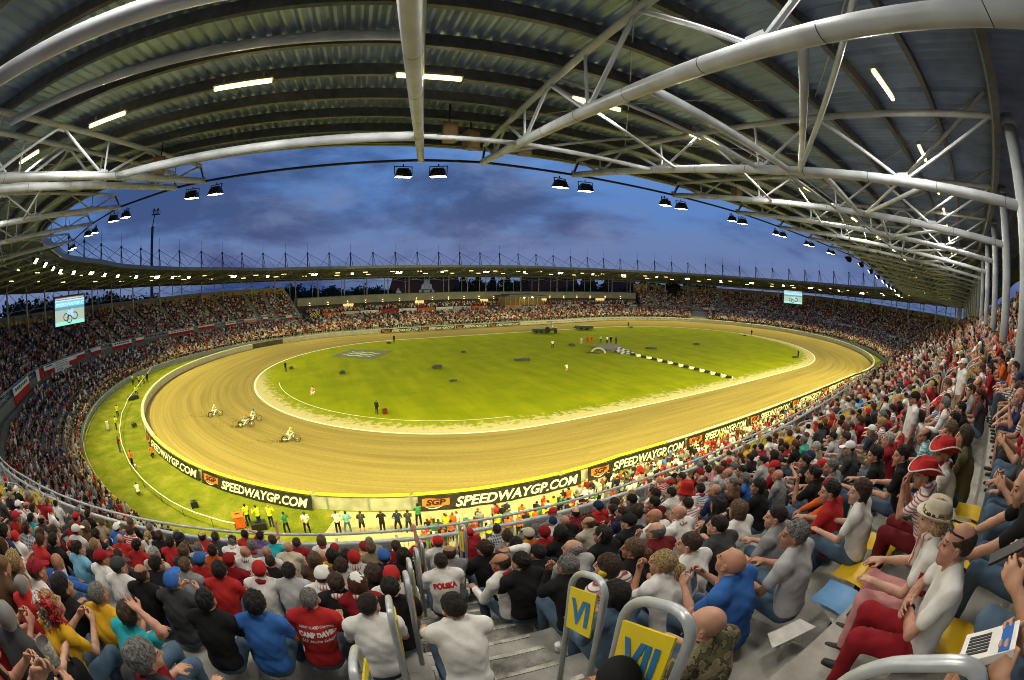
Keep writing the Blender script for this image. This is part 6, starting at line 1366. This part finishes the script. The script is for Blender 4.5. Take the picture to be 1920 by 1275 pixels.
# mechanics and pit crew crowding behind the near fence, seen from above
pr = random.Random(5)
for i in range(120):
    x = pr.uniform(795, 1120); y = 1024-(x-795)*.21+pr.uniform(-14, 22)
    p = G(x, y, .05); t, e = t_near(p[0], p[1])
    if e > -2.2: continue
    if pr.random() < .25: continue
    c = rcols(); c[2] = np.array(CL[pr.choice(['black', 'black', 'charcoal', 'orange', 'orange', 'green', 'white', 'navy', 'grey', 'red', 'neon yellow'])])
    crowd.put(LODS[.052][pr.choice([8, 9])], p, away(x, y)+pr.uniform(-.5, .5), pr.uniform(.93, 1.04), c)
M_rub = mat('tyre_rubber', (.012, .012, .012), .8, var=.1); M_chr = mat('bright_metal', (.6, .6, .6), .25, .9, var=.05)
def bike(x, y, yaw, body, label, helmet, suit):
    p = G(x, y); r = tag(empty('speedway_bike', p), label, 'motorbike', 'racing speedway bikes'); r.rotation_euler = (0, radians(-22), yaw)
    def whl(yc, rad, wd, nm):
        w = MB(); w.path([(0, yc+rad*cos(a), rad+rad*sin(a)*1.) for a in np.linspace(0, 2*pi, 25)[:-1]], wd, 6, closed=True); wo_ = w.build('wheel', M_rub, r, True); h = MB(); h.tube((-.06, yc, rad), (.06, yc, rad), .06, 8)
        for k in range(10): a = k*pi/5; h.tube((0, yc, rad), (0, yc+rad*.95*cos(a), rad+rad*.95*sin(a)), .006, 4)
        h.build('hub_and_spokes', M_chr, wo_); return wo_
    whl(.72, .345, .028, 'f'); whl(-.62, .305, .052, 'r')
    m = MB(); [m.tube(a, b, .022, 6) for a, b in (((-.05, .72, .345), (-.05, .50, .92)), ((.05, .72, .345), (.05, .50, .92)), ((0, .48, .88), (0, -.10, .70)), ((0, .46, .80), (0, .22, .30)), ((0, .22, .30), (0, -.30, .28)), ((-.06, -.30, .30), (-.06, -.62, .305)), ((.06, -.30, .30), (.06, -.62, .305)), ((0, -.10, .70), (0, -.30, .28)))]; m.build('frame', M_chr, r, True)
    m = MB(); m.path([(0, .10, .26), (0, .13, .42), (0, .16, .62)], [.11, .10, .085], 8); m.path([(-.1, .1, .3), (.1, .1, .3)], .13, 10); m.build('engine', mat('engine_grey', (.3, .3, .3), .4, .8, var=.1), r, True)
    m = MB(); m.path([(0, .42, .83), (0, .2, .80), (0, 0, .74)], [.06, .10, .07], 8); m.path([(0, -.05, .73), (0, -.28, .74), (0, -.42, .78)], [.05, .08, .05], 8); m.build('tank_and_seat', CM(body), r, True)
    m = MB(); P = [(0, -.62+.37*cos(a), .305+.37*sin(a)) for a in np.linspace(.3, pi*.92, 9)]; m.strip([[np.array(q)+[dx, 0, 0] for dx in (-.1, 0, .1)] for q in P]); P = [(0, .72+.40*cos(a), .345+.40*sin(a)) for a in np.linspace(.9, 2.2, 6)]; m.strip([[np.array(q)+[dx, 0, 0] for dx in (-.06, .06)] for q in P]); m.add([(-.13, -.98, .16), (.13, -.98, .16), (.13, -.90, .60), (-.13, -.90, .60)], [(0, 1, 2, 3)]); m.build('mudguards', CM(body), r)
    m = MB(); m.path([(-.42, .28, 1.0), (-.3, .42, 1.02), (0, .48, .96), (.3, .42, 1.02), (.42, .28, 1.0)], .016, 6); m.build('handlebar', M_black, r, True)
    m = MB(); m.path([(.12, .2, .36), (.2, -.1, .22), (.2, -.5, .26), (.2, -.75, .28)], [.03, .035, .06, .05], 8); m.build('exhaust', M_chr, r, True)
    Rz = rotz(yaw)@roty(radians(-22)); o = person('ride', np.array(p)+Rz@np.array([0, -.22, .27]), yaw, 'speedway rider in '+label.split(' with ')[1].replace(' bike', ' helmet and pale suit leaning into the left bend') if 0 else f'{suit} suited speedway rider with {helmet} helmet on the {label.split(" bike")[0].split(",")[0]} bike', suit, 'white', None, long_=True); o.rotation_euler = (0, radians(-15), yaw)
    m = MB(); m.lathe([(.0, -.14), (.07, -.13), (.115, -.06), (.128, .03), (.11, .10), (.06, .145), (0, .155)], n=16); h_ = m.build('helmet', CM(helmet), o, True); h_.matrix_local = head_M(POSES['ride']); h_.scale = (1, 1.12, 1.05)
    return r
def spray(x, y, yaw, k):
    R_ = np.random.default_rng(k); p = G(x, y); Rz = rotz(yaw); m = MB()
    for i in range(170):
        u = R_.random()**1.4; b = np.array([R_.normal()*.10*(1+3*u), -.9-4.2*u, abs(R_.normal())*.10*(1+2*sin(pi*min(1, u*1.2)))+.03]); s = R_.uniform(.015, .05)*(1.1-u*.6); v = R_.normal(size=(4, 3))*s; m.add(Rz@b+p+v, [(0, 1, 2), (0, 2, 3), (0, 3, 1), (1, 3, 2)])
    tag(m.build('flung_dirt', mat('dark_shale', (.10, .07, .03), .95, var=.2)), 'clods of dark shale flung up behind a speedway bike', 'flung dirt', 'sprays of shale behind the bikes', 'stuff')
hd = atan2(*(G(700, 830)-G(543, 832))[1::-1])-pi/2
for k, (x, y, a_) in enumerate(((404, 781, .55), (461, 801, .25), (476, 791, .35), (545, 829, .1))): spray(x, y, hd+a_*.5, k)
bike(404, 781, hd+.55, 'white', 'rearmost white bike, furthest left on the track', 'cream', 'light grey'); bike(461, 801, hd+.25, 'cream', 'white bike left of the blue helmeted rider', 'orange', 'grey'); bike(476, 791, hd+.35, 'yellow', 'yellow bike tucked behind the orange helmet', 'blue', 'light grey'); bike(545, 829, hd+.1, 'cream', 'leading pale bike, nearest on the track', 'yellow', 'cream')
# ------------------------------------------------------------------ things on the infield and verge
def flat(name, pix, z, m_, label, cat, kind=None, parent=None, th=.01):
    P = [G(x, y, z) for x, y in pix]; m = MB(); n = len(P); m.add(list(P)+[p-np.array([0, 0, th]) for p in P], [tuple(range(n)), tuple(range(2*n-1, n-1, -1))]+[(i, n+i, n+(i+1) % n, (i+1) % n) for i in range(n)]); o = m.build(name, m_, parent)
    if label: tag(o, label, cat, None, kind)
    return o
gm = flat('ground_mat', [(620, 668), (660, 654.5), (737, 658), (699, 673.5)], .03, mat('mat_grey', (.10, .10, .095), .9, var=.15, scale=1), 'grey ground mat printed with three pale green claw marks on the infield', 'mat')
A_, B_, D_ = G(620, 668, .03), G(699, 673.5, .03), G(660, 654.5, .03)
for k in range(3):
    f0 = .26+.2*k; m = MB(); n = 9; L1, L2 = [], []
    for i in range(n+1):
        u = .17+.68*i/n; wv = .05*sin(i*1.9+k); w = .055*(1-.5*abs(2*i/n-1)); L1.append(A_+(B_-A_)*u+(D_-A_)*(f0+wv-w)+[0, 0, .015]); L2.append(A_+(B_-A_)*u+(D_-A_)*(f0+wv+w)+[0, 0, .015])
    m.strip([L1, L2]); m.build('claw_mark', mat('claw_green', (.33, .45, .28), .7, var=.1), gm)
def box_thing(name, x, y, size, m_, label, cat, yaw=0., extra=None, group=None):
    p = G(x, y); r = tag(empty(name, p, away(x, y)+yaw), label, cat, group); sx, sy, sz = size
    m = MB(); m.box((0, 0, sz*.55), (sx, sy, sz*.9)); m.box((0, 0, sz*1.02), (sx*1.04, sy*1.04, sz*.06)); m.build('case', m_, r); m = MB()
    [m.box((dx*sx*.42, dy*sy*.42, sz*.06), (sx*.1, sy*.1, sz*.12)) for dx in (-1, 1) for dy in (-1, 1)]; m.beam((-sx*.2, 0, sz*1.15), (sx*.2, 0, sz*1.15), .05, .05); m.beam((-sx*.2, 0, sz*1.0), (-sx*.2, 0, sz*1.15), .04, .04); m.beam((sx*.2, 0, sz*1.0), (sx*.2, 0, sz*1.15), .04, .04); m.build('feet_and_handle', M_black, r); return r
Mdk = mat('dark_kit', (.03, .035, .04), .6, var=.3, scale=3)
for x, y, s, lab in ((546, 692, (.9, .5, .5), 'brown equipment box beside the black official at the left bend'), (722, 776, (.6, .6, .7), 'red and grey drum case beside the near infield official'), (820, 691, (1.9, .8, .7), 'dark equipment case in the left centre of the infield'), (850, 715, (1.3, .5, .3), 'low dark case nearest on the centre infield'), (642, 701, (1.1, .7, .6), 'dark box near the printed mat'), (869, 661, (1.0, .6, .4), 'small dark box on the far centre grass'), (979, 676, (3.4, 1.0, .5), 'long dark equipment pile in the middle of the infield'), (1221, 654, (2.8, 1.2, .5), 'dark equipment pile right of the podium'), (1306, 646, (1.6, 1.0, .5), 'dark box furthest right on the infield'), (1490, 671, (1.3, .8, .5), 'low box at the right bend beside the official'), (729, 644, (1.1, .7, .5), 'small box left of the far black official'), (1072, 648, (1.6, .8, .5), 'dark box left of the podium'), (250, 748, (2.2, 1.3, .7), 'dark grey cart below the camera crew on the left verge'), (252, 800, (.8, .6, .6), 'black monitor box close to the left fence'), (1183, 614, (1.2, .7, .4), 'small dark box by the far inner line'), (1396, 630, (1.0, .6, .4), 'small dark box left of the right bend official')):
    box_thing('equipment_case', x, y, tuple(.8*k for k in s), CM('brown') if 'brown' in lab else (CM('maroon') if 'red' in lab else Mdk), lab, 'equipment case', .3, group='equipment standing on the grass')
box_thing('equipment_case', 203, 806, (.4, .4, 1.0), CM('white'), 'upright white box on the left verge', 'box'); box_thing('orange_crate', 451, 987, (.8, .8, .9), CM('orange'), 'orange crate with a yellow lid on the grass by the railing', 'crate'); box_thing('kit_bag', 366, 951, (.6, .45, .5), M_black, 'black kit bag lying on the near verge', 'bag'); box_thing('kit_bag', 487, 992, (1.1, .6, .5), M_black, 'black bag at the feet of the stewards', 'bag')
r = tag(empty('step_stool', G(252, 878)), 'small white step under the orange vested photographer', 'step'); m = MB(); m.box((0, 0, .33), (.5, .4, .04)); m.build('tread', CM('white'), r); m = MB(); [m.beam((dx*.22, dy*.17, 0), (dx*.2, dy*.12, .32), .03, .03) for dx in (-1, 1) for dy in (-1, 1)]; m.build('legs', M_galv, r)
# grader with a trailer, podium, blocks
p = G(1033, 624); r = tag(empty('track_tractor', p, away(1033, 624)), 'dark tractor with roll bar parked at the far edge of the infield', 'tractor'); m = MB(); m.box((0, 0, .95), (2.4, 1.2, .7)); m.box((.9, 0, 1.2), (1.2, 1.0, .5)); m.build('body', M_dark, r); m = MB(); m.box((-.5, 0, 2.9), (1.4, 1.3, .12)); [m.beam((-.5+dx, dy, 1.2), (-.5+dx, dy, 2.9), .08, .08) for dx in (-.6, .6) for dy in (-.55, .55)]; m.build('cab', M_dark, r)
for x, y, rad in ((-.9, -.8, .75), (-.9, .8, .75), (1.2, -.7, .45), (1.2, .7, .45)): m = MB(); m.path([(x, y-.16, rad), (x, y+.16, rad)], rad, 14); m.build('wheel', M_rub, r)
for a, b, y, lab in ((995, 1022, 624, 'long low dark trailer left of the tractor'), (1074, 1111, 618, 'long low dark trailer with pointed drawbar right of the tractor')):
    P, Q = G(a, y), G(b, y); L_ = np.linalg.norm(Q-P); r = tag(empty('grader_trailer', P, atan2(Q[1]-P[1], Q[0]-P[0])), lab, 'trailer'); m = MB(); m.box((L_*.56, 0, .75), (L_*.86, 1.8, .9)); m.build('bed', M_dark, r); m = MB(); m.add([(0, 0, .5), (L_*.14, -.8, .4), (L_*.14, .8, .4), (L_*.14, 0, 1.0)], [(0, 1, 3), (0, 3, 2), (0, 2, 1)]); m.build('drawbar', M_dark, r); m = MB(); [m.path([(L_*k, dy-.1, .4), (L_*k, dy+.1, .4)], .4, 12) for k in (.4, .7) for dy in (-.8, .8)]; m.build('wheels', M_rub, r)
pod = flat('podium', [(1112, 648), (1145, 643), (1166, 647), (1150, 656), (1125, 653)], .6, mat('podium_grey', (.12, .11, .12), .8, var=.1), 'low dark podium stage in the right half of the infield', 'podium', th=.6)
chk = bpy.data.materials.new('chequered_carpet'); chk.use_nodes = True; t_ = chk.node_tree; cb = t_.nodes.new('ShaderNodeTexChecker'); cb.inputs['Scale'].default_value = 1.4; cb.inputs['Color1'].default_value = (.55, .52, .55, 1); cb.inputs['Color2'].default_value = (.03, .03, .035, 1); tcn = t_.nodes.new('ShaderNodeTexCoord'); t_.links.new(tcn.outputs['Object'], cb.inputs[0]); t_.links.new(cb.outputs[0], t_.nodes['Principled BSDF'].inputs['Base Color'])
m = MB(); P0, P1, P2, P3 = G(1137, 652, .3), G(1152, 649.5, .6), G(1191, 662, .05), G(1164, 664, .05); m.strip([[P0+(P3-P0)*k/6+[0, 0, .25*sin(pi*k/6)], P1+(P2-P1)*k/6+[0, 0, .25*sin(pi*k/6)]] for k in range(7)]); m.strip([[P0+(P3-P0)*k/6-[0, 0, .05], P1+(P2-P1)*k/6-[0, 0, .05]] for k in range(7)]); tag(m.build('chequered_ramp', chk), 'black and white chequered ramp sloping down from the podium', 'ramp')
p = G(1122, 662); r = tag(empty('arch_gate', p, away(1122, 662)), 'pale curved arch lying in front of the podium', 'arch'); m = MB(); m.strip([[(1.5*cos(a)*k, yy, 1.1*sin(a)*k) for k in (.78, 1.0)] for a in np.linspace(.0, pi, 13) for yy in (0,)]); m.strip([[(1.5*cos(a), yy, 1.1*sin(a)) for yy in (0, .5)] for a in np.linspace(0, pi, 13)]); m.build('arch_panel', mat('arch_cream', (.4, .38, .34), .7), r); m = MB(); m.box((-1.0, -.3, .12), (2.6, .6, .24)); m.build('base', Mdk, r)
for i in range(19):
    f = i/18; x, y = 1187+(1366-1187)*f, 666+(709-666)*f**1.05; p = G(x, y); r = tag(empty('kerb_block', p, away(x, y)+.5), 'white and black kerb block in the line running from the podium to the inner line', 'kerb block', 'blocks in a line on the infield'); m = MB(); m.box((0, 0, .16), (.95, .55, .32)); m.box((0, 0, .34), (.7, .4, .08)); m.build('white_block' if i % 2 else 'black_block', CM('white') if i % 2 else M_rub, r); m = MB(); m.box((.62, 0, .14), (.3, .5, .28)); m.build('end_block', M_rub if i % 2 else CM('white'), r)
# rope along the verge
RPX = [(300, 668), (281, 693), (262, 718), (240, 748), (228, 775), (224, 805), (228, 832), (243, 868), (266, 897), (300, 926), (340, 950), (395, 970), (440, 981)]
r = tag(empty('rope_line', (0, 0, 0)), 'white rope strung on thin posts along the left verge', 'rope'); P = [G(x, y, .85) for x, y in RPX]; P2 = []
for a, b in zip(P, P[1:]): P2 += [a, (a+b)/2-[0, 0, .06]]
m = MB(); m.path(P2+[P[-1]], .045, 6); m.build('rope', CM('white'), r, True)
m = MB(); [m.tube((p[0], p[1], 0), p, .018, 5) for p in P]; m.build('posts', M_black, r)['kind'] = 'stuff'
# mesh fence at the foot of the lower tier
vf = tag(empty('crowd_fence', (*RP[0], 0)), 'grey mesh fence between the left verge and the lower tier', 'fence'); sv = np.linspace(240, 303, 64)
m = MB(); m.path([np.array([*OV(s, dLF(s)-.5)[0], 1.05])-SO for s in sv], .03, 6); m.path([np.array([*OV(s, dLF(s)-.5)[0], .1])-SO for s in sv], .02, 6); m.build('rails', M_rail, vf, True)
m = MB(); [m.tube(np.array([*OV(s, dLF(s)-.5)[0], 0])-SO, np.array([*OV(s, dLF(s)-.5)[0], 1.05])-SO, .02, 5) for s in sv]; m.build('posts', M_rail, vf)['kind'] = 'stuff'
# ------------------------------------------------------------------ lettering on shirts, things held, things lying about
def shirt_text(o, txt, size, zrel, m_, arc=0., dx=0., bold=.006, shear=0., name='shirt_lettering'):
    sh = [c for c in o.children if c.name.startswith(('shirt', 'jacket'))][0]; me = sh.data; V = np.zeros(len(me.vertices)*3); me.vertices.foreach_get('co', V); V = V.reshape(-1, 3)
    bv = BVHTree.FromPolygons(V.tolist(), [tuple(p.vertices) for p in me.polygons]); p = POSES[o['pose']]
    T, F = text_mesh(txt, size, shear, bold); T[:, 0] -= T[:, 0].max()/2; T, F = subdiv(T, F, .04); P = []
    for v in T:
        x = v[0]+dx; z = p.chest[2]+zrel+v[1]-arc*v[0]**2; h = bv.ray_cast(Vector((x, -1.2, z)), Vector((0, 1, 0)))
        P.append(np.array(h[0])+[0, -.006, 0] if h[0] else np.array([x, p.chest[1]-.12, z]))
    m = MB(); m.add(P, F); return m.build(name, m_, sh)
Mred, Mwh = CM('red'), CM('white')
shirt_text(polska, 'POLSKA', .075, .085, Mred, .9); shirt_text(pol1, 'POLSKA', .085, .05, Mred, .6); shirt_text(jac, 'POLSKA', .10, .0, CM('light grey'), 0)
shirt_text(camp, 'COAST GUARD CONTROL', .026, .135, Mwh, .3, .03, bold=.001); shirt_text(camp, 'CAMP DAVID', .056, .065, Mwh, .2, .03, bold=.004); shirt_text(camp, 'U.S. Marine Safety', .040, .01, Mwh, .2, .03, bold=.001, shear=.4)
def held(o, off, size, m_, label, cat, name, tilt=.6, yaw=0.):
    """a flat thing held in front of the person, between the hands"""
    p = POSES[o['pose']]; c = (p.arms[1][2]+p.arms[-1][2])/2+np.array(off); M_ = o.matrix_basis if False else Matrix.Translation(o.location) @ o.rotation_euler.to_matrix().to_4x4()
    r = empty(name, M_ @ Vector(c)); r.rotation_euler = (tilt, 0, o.rotation_euler.z+yaw); tag(r, label, cat); m = MB(); m.box((0, 0, 0), size); m.build('body', m_, r); return r
blue84 = [o for o in PEOPLE if 'reading a programme' in o['label']][0]; ph1 = [o for o in PEOPLE if 'holding out a phone' in o['label']][0]; ph2 = [o for o in PEOPLE if 'holding a race programme' in o['label']][0]; cupm = [o for o in PEOPLE if 'plastic cup' in o['label']][0]
prog = held(blue84, (.06, .10, .03), (.17, .006, .24), CM('white'), 'white programme with a photo page held by the bald man in blue', 'programme', 'race_programme', -.3, .35); m = MB(); m.box((0, -.006, .01), (.12, .003, .16)); m.build('printed_photo', mat('programme_photo', (.25, .28, .36), .6, var=.5, scale=60), prog)
r = held(ph1, (0, .10, .05), (.075, .010, .15), M_black, 'black phone held out at the right edge', 'phone', 'mobile_phone', .9); m = MB(); m.box((0, -.007, 0), (.066, .002, .13)); m.build('glass', mat('phone_glass', (.02, .02, .03), .1, var=0), r)
r = held(ph2, (-.02, .11, .02), (.14, .03, .20), CM('white'), 'rolled race programme with blue and red print at the right edge', 'programme', 'race_programme', 1.0); m = MB(); [m.box((0, k*.017, .06), (.13, .003, .04)) for k in (-1, 1)]; m.build('blue_band', CM('blue'), r); m = MB(); [m.box((-.04+.016*k, q*.017, -.04), (.009, .003, .08)) for k in range(6) for q in (-1, 1)]; m.build('print', M_black, r)
c = held(cupm, (0, .10, .10), (.01, .01, .01), M_white, 'clear plastic cup held up at the lower left', 'cup', 'plastic_cup', 0.); m = MB(); m.lathe([(.020, -.04), (.022, -.04), (.031, .045), (.029, .045)], n=20); gl = mat('clear_plastic', (.75, .72, .68), .15, var=0); gl.node_tree.nodes['Principled BSDF'].inputs['Transmission Weight'].default_value = .75; m.build('cup_wall', gl, c, True)
# polo man: sunglasses and watch; straw hat woman's lettered scarf
HMp = head_M(POSES['cross']); m = MB(); m.path([(-.083, -.01, .085), (-.078, .06, .095), (-.05, .088, .10), (0, .094, .105), (.05, .088, .10), (.078, .06, .095), (.083, -.01, .085)], .006, 6); m.add([(-.07, .082, .085), (-.01, .10, .09), (-.012, .09, .125), (-.066, .072, .122), (.07, .082, .085), (.01, .10, .09), (.012, .09, .125), (.066, .072, .122)], [(0, 1, 2, 3), (4, 7, 6, 5)]); o = m.build('sunglasses', M_black, polo); o.matrix_local = HMp
a = POSES['cross'].arms[-1]; q = a[1]+(a[2]-a[1])*.86; m = MB(); fr = frame_to(a[3], (0, 0, 1)); m.path([q+fr@np.array([.034*cos(k), 0, .034*sin(k)]) for k in np.linspace(0, 2*pi, 15)[:-1]], .009, 6, closed=True); m.build('wristwatch', M_black, polo, True)
ps_ = POSES['w_lap']
m = MB(); me = ps_.me['shirt']; V = np.zeros(len(me.vertices)*3); me.vertices.foreach_get('co', V); V = V.reshape(-1, 3); bv = BVHTree.FromPolygons(V.tolist(), [tuple(p.vertices) for p in me.polygons])
def wrap(x, z): h = bv.ray_cast(Vector((-1.2, x, z)), Vector((1, 0, 0))); return (np.array(h[0])+[-.014, 0, 0]) if h[0] else np.array([-.2, x, z])
cz = ps_.chest[2]; cy = ps_.chest[1]; m.strip([[wrap(cy-.10+.2*i/8, cz+.16-.36*j/8) for j in range(9)] for i in range(9)]); sc2 = m.build('scarf_end', CM('white'), straw, True)
for txt, sz, zz in (('KA', .15, -.02), ('ERNI', .065, -.12)):
    T, F = text_mesh(txt, sz, 0, .006); T[:, 0] -= T[:, 0].max()/2; T, F = subdiv(T, F, .03); m = MB(); m.add([wrap(cy-v[0], cz+zz+v[1])+[-.006, 0, 0] for v in T], F); m.build('scarf_lettering', Mred, sc2)
# feather boa
m1, m2 = MB(), MB(); pb_ = POSES['w_phone']; R_ = np.random.default_rng(3)
for k in range(240):
    a = R_.uniform(-2.6, 2.6); up = R_.uniform(0, 1); c = pb_.hc+np.array([.10*sin(a)*(.7+.6*up), -.085*cos(a*.6)-.02, .12-.30*up])+R_.normal(size=3)*.014
    (m1 if a < .4 else m2).path([c, c+R_.normal(size=3)*.022, c+R_.normal(size=3)*.035], [.014, .012, .004], 5)
m1.build('white_boa', M_wfluff, boa, True); m2.build('red_boa', M_rfluff, boa, True)
for o, off, c_ in ((flagw, -.16, 1), (flagw, .14, -1)):
    p = POSES[o['pose']]; R4 = head_M(p); m = MB(); m.add([(off-.05, -.02, .06), (off+.05, -.03, .09), (off+.05, -.03, .13), (off-.05, -.02, .10)], [(0, 1, 2, 3)]); q = m.build('flag_white_half', Mwh, o); q.matrix_local = R4; m = MB(); m.add([(off-.05, -.02, .02), (off+.05, -.03, .05), (off+.05, -.03, .09), (off-.05, -.02, .06)], [(0, 1, 2, 3)]); q = m.build('flag_red_half', Mred, o); q.matrix_local = R4
p = POSES[ear['pose']]; m = MB(); [m.path([(s*.085, -.01, -.005), (s*.115, -.01, -.005)], [.042, .036], 12) for s in (-1, 1)]; q = m.build('ear_defenders', M_yel, ear, True); q.matrix_local = head_M(p)
# seats in the near right block, papers on the floor, a cup on the stairs
def seat(t, e, zf, col_, label, yaw=0.):
    n = STn(t); r = tag(empty('stadium_seat', ST(t, e, zf), atan2(-n[1], -n[0])-pi/2+yaw), label, 'seat', 'plastic seats in the near right block'); m = MB(); m.strip([[(x, -.20+.42*k/5, .40+.03*(abs(x)/.2)**2+.015*sin(k)) for x in np.linspace(-.21, .21, 7)] for k in range(6)]); m.build('seat_pan', col_, r, True); m = MB(); m.strip([[(x, -.22-.05*k/4-.06*(1-(x/.21)**2)*.5, .42+.26*k/4) for x in np.linspace(-.21, .21, 7)] for k in range(5)]); m.build('seat_back', col_, r, True); m = MB(); m.box((0, -.12, .2), (.08, .1, .4)); m.build('bracket', M_black, r)
Mys = MATS['seat_yellow']; Mbs = mat('seat_blue', (.10, .28, .55), .4, var=.06)
for i, (x, y, z_, c_) in enumerate(((1590, 1105, 13.15, Mys), (1555, 1150, 13.2, Mbs), (1640, 1045, 13.2, Mys), (1835, 965, 14.35, Mys), (1838, 930, 14.3, Mys), (1842, 895, 14.3, Mys), (1770, 1215, 13.95, Mys))):
    p = G(x, y, z_); t, e = t_near(p[0], p[1]); seat(t, e, floor_z(t, e+.2)-.05, c_, f'{"yellow" if c_ is Mys else "blue"} plastic seat, {ORD[i]} from the front of the right block')
for i, (pix, lab) in enumerate((([(1535, 1128), (1575, 1108), (1595, 1150), (1562, 1168)], 'folded white paper lying on the concrete behind the grey shirt'), ([(1440, 1188), (1500, 1160), (1530, 1175), (1448, 1215)], 'white paper strip on the step behind the blue shirt'))):
    t, e = t_near(*G(*pix[0], 13.2)[:2]); flat('paper_sheet', pix, floor_z(t, e+.3)+.36, CM('white'), lab, 'paper', th=.01)
p = G(1047, 1222, z0(tAIS)+RISE*9+.22); t, e = t_near(p[0], p[1]); zz = z0(t)+RISE*math.floor((e-.4)/TREAD+1.0)+.0; zz += .22 if ((e-.4) % TREAD) > TREAD*.5 else 0; p = G(1047, 1222, zz); r = tag(empty('paper_cup', p), 'white lidded paper cup standing on the stairs', 'cup'); m = MB(); m.lathe([(0, 0), (.032, 0), (.042, .11), (0, .11)], n=16); m.build('cup_wall', CM('white'), r, True); m = MB(); m.lathe([(0, .118), (.046, .118), (.046, .108), (0, .108)], n=16); m.build('lid', CM('white'), r, True); m = MB(); m.tube((.01, 0, .11), (.02, .01, .18), .004, 5); m.build('straw', CM('white'), r)
co = crowd.build('spectator_crowd'); tag(co, 'dense mass of far spectators in white and red filling both tiers', 'crowd', kind='stuff')
print('PEOPLE', len(PEOPLE), 'CROWD', crowd.count, 'faces', len(co.data.polygons))
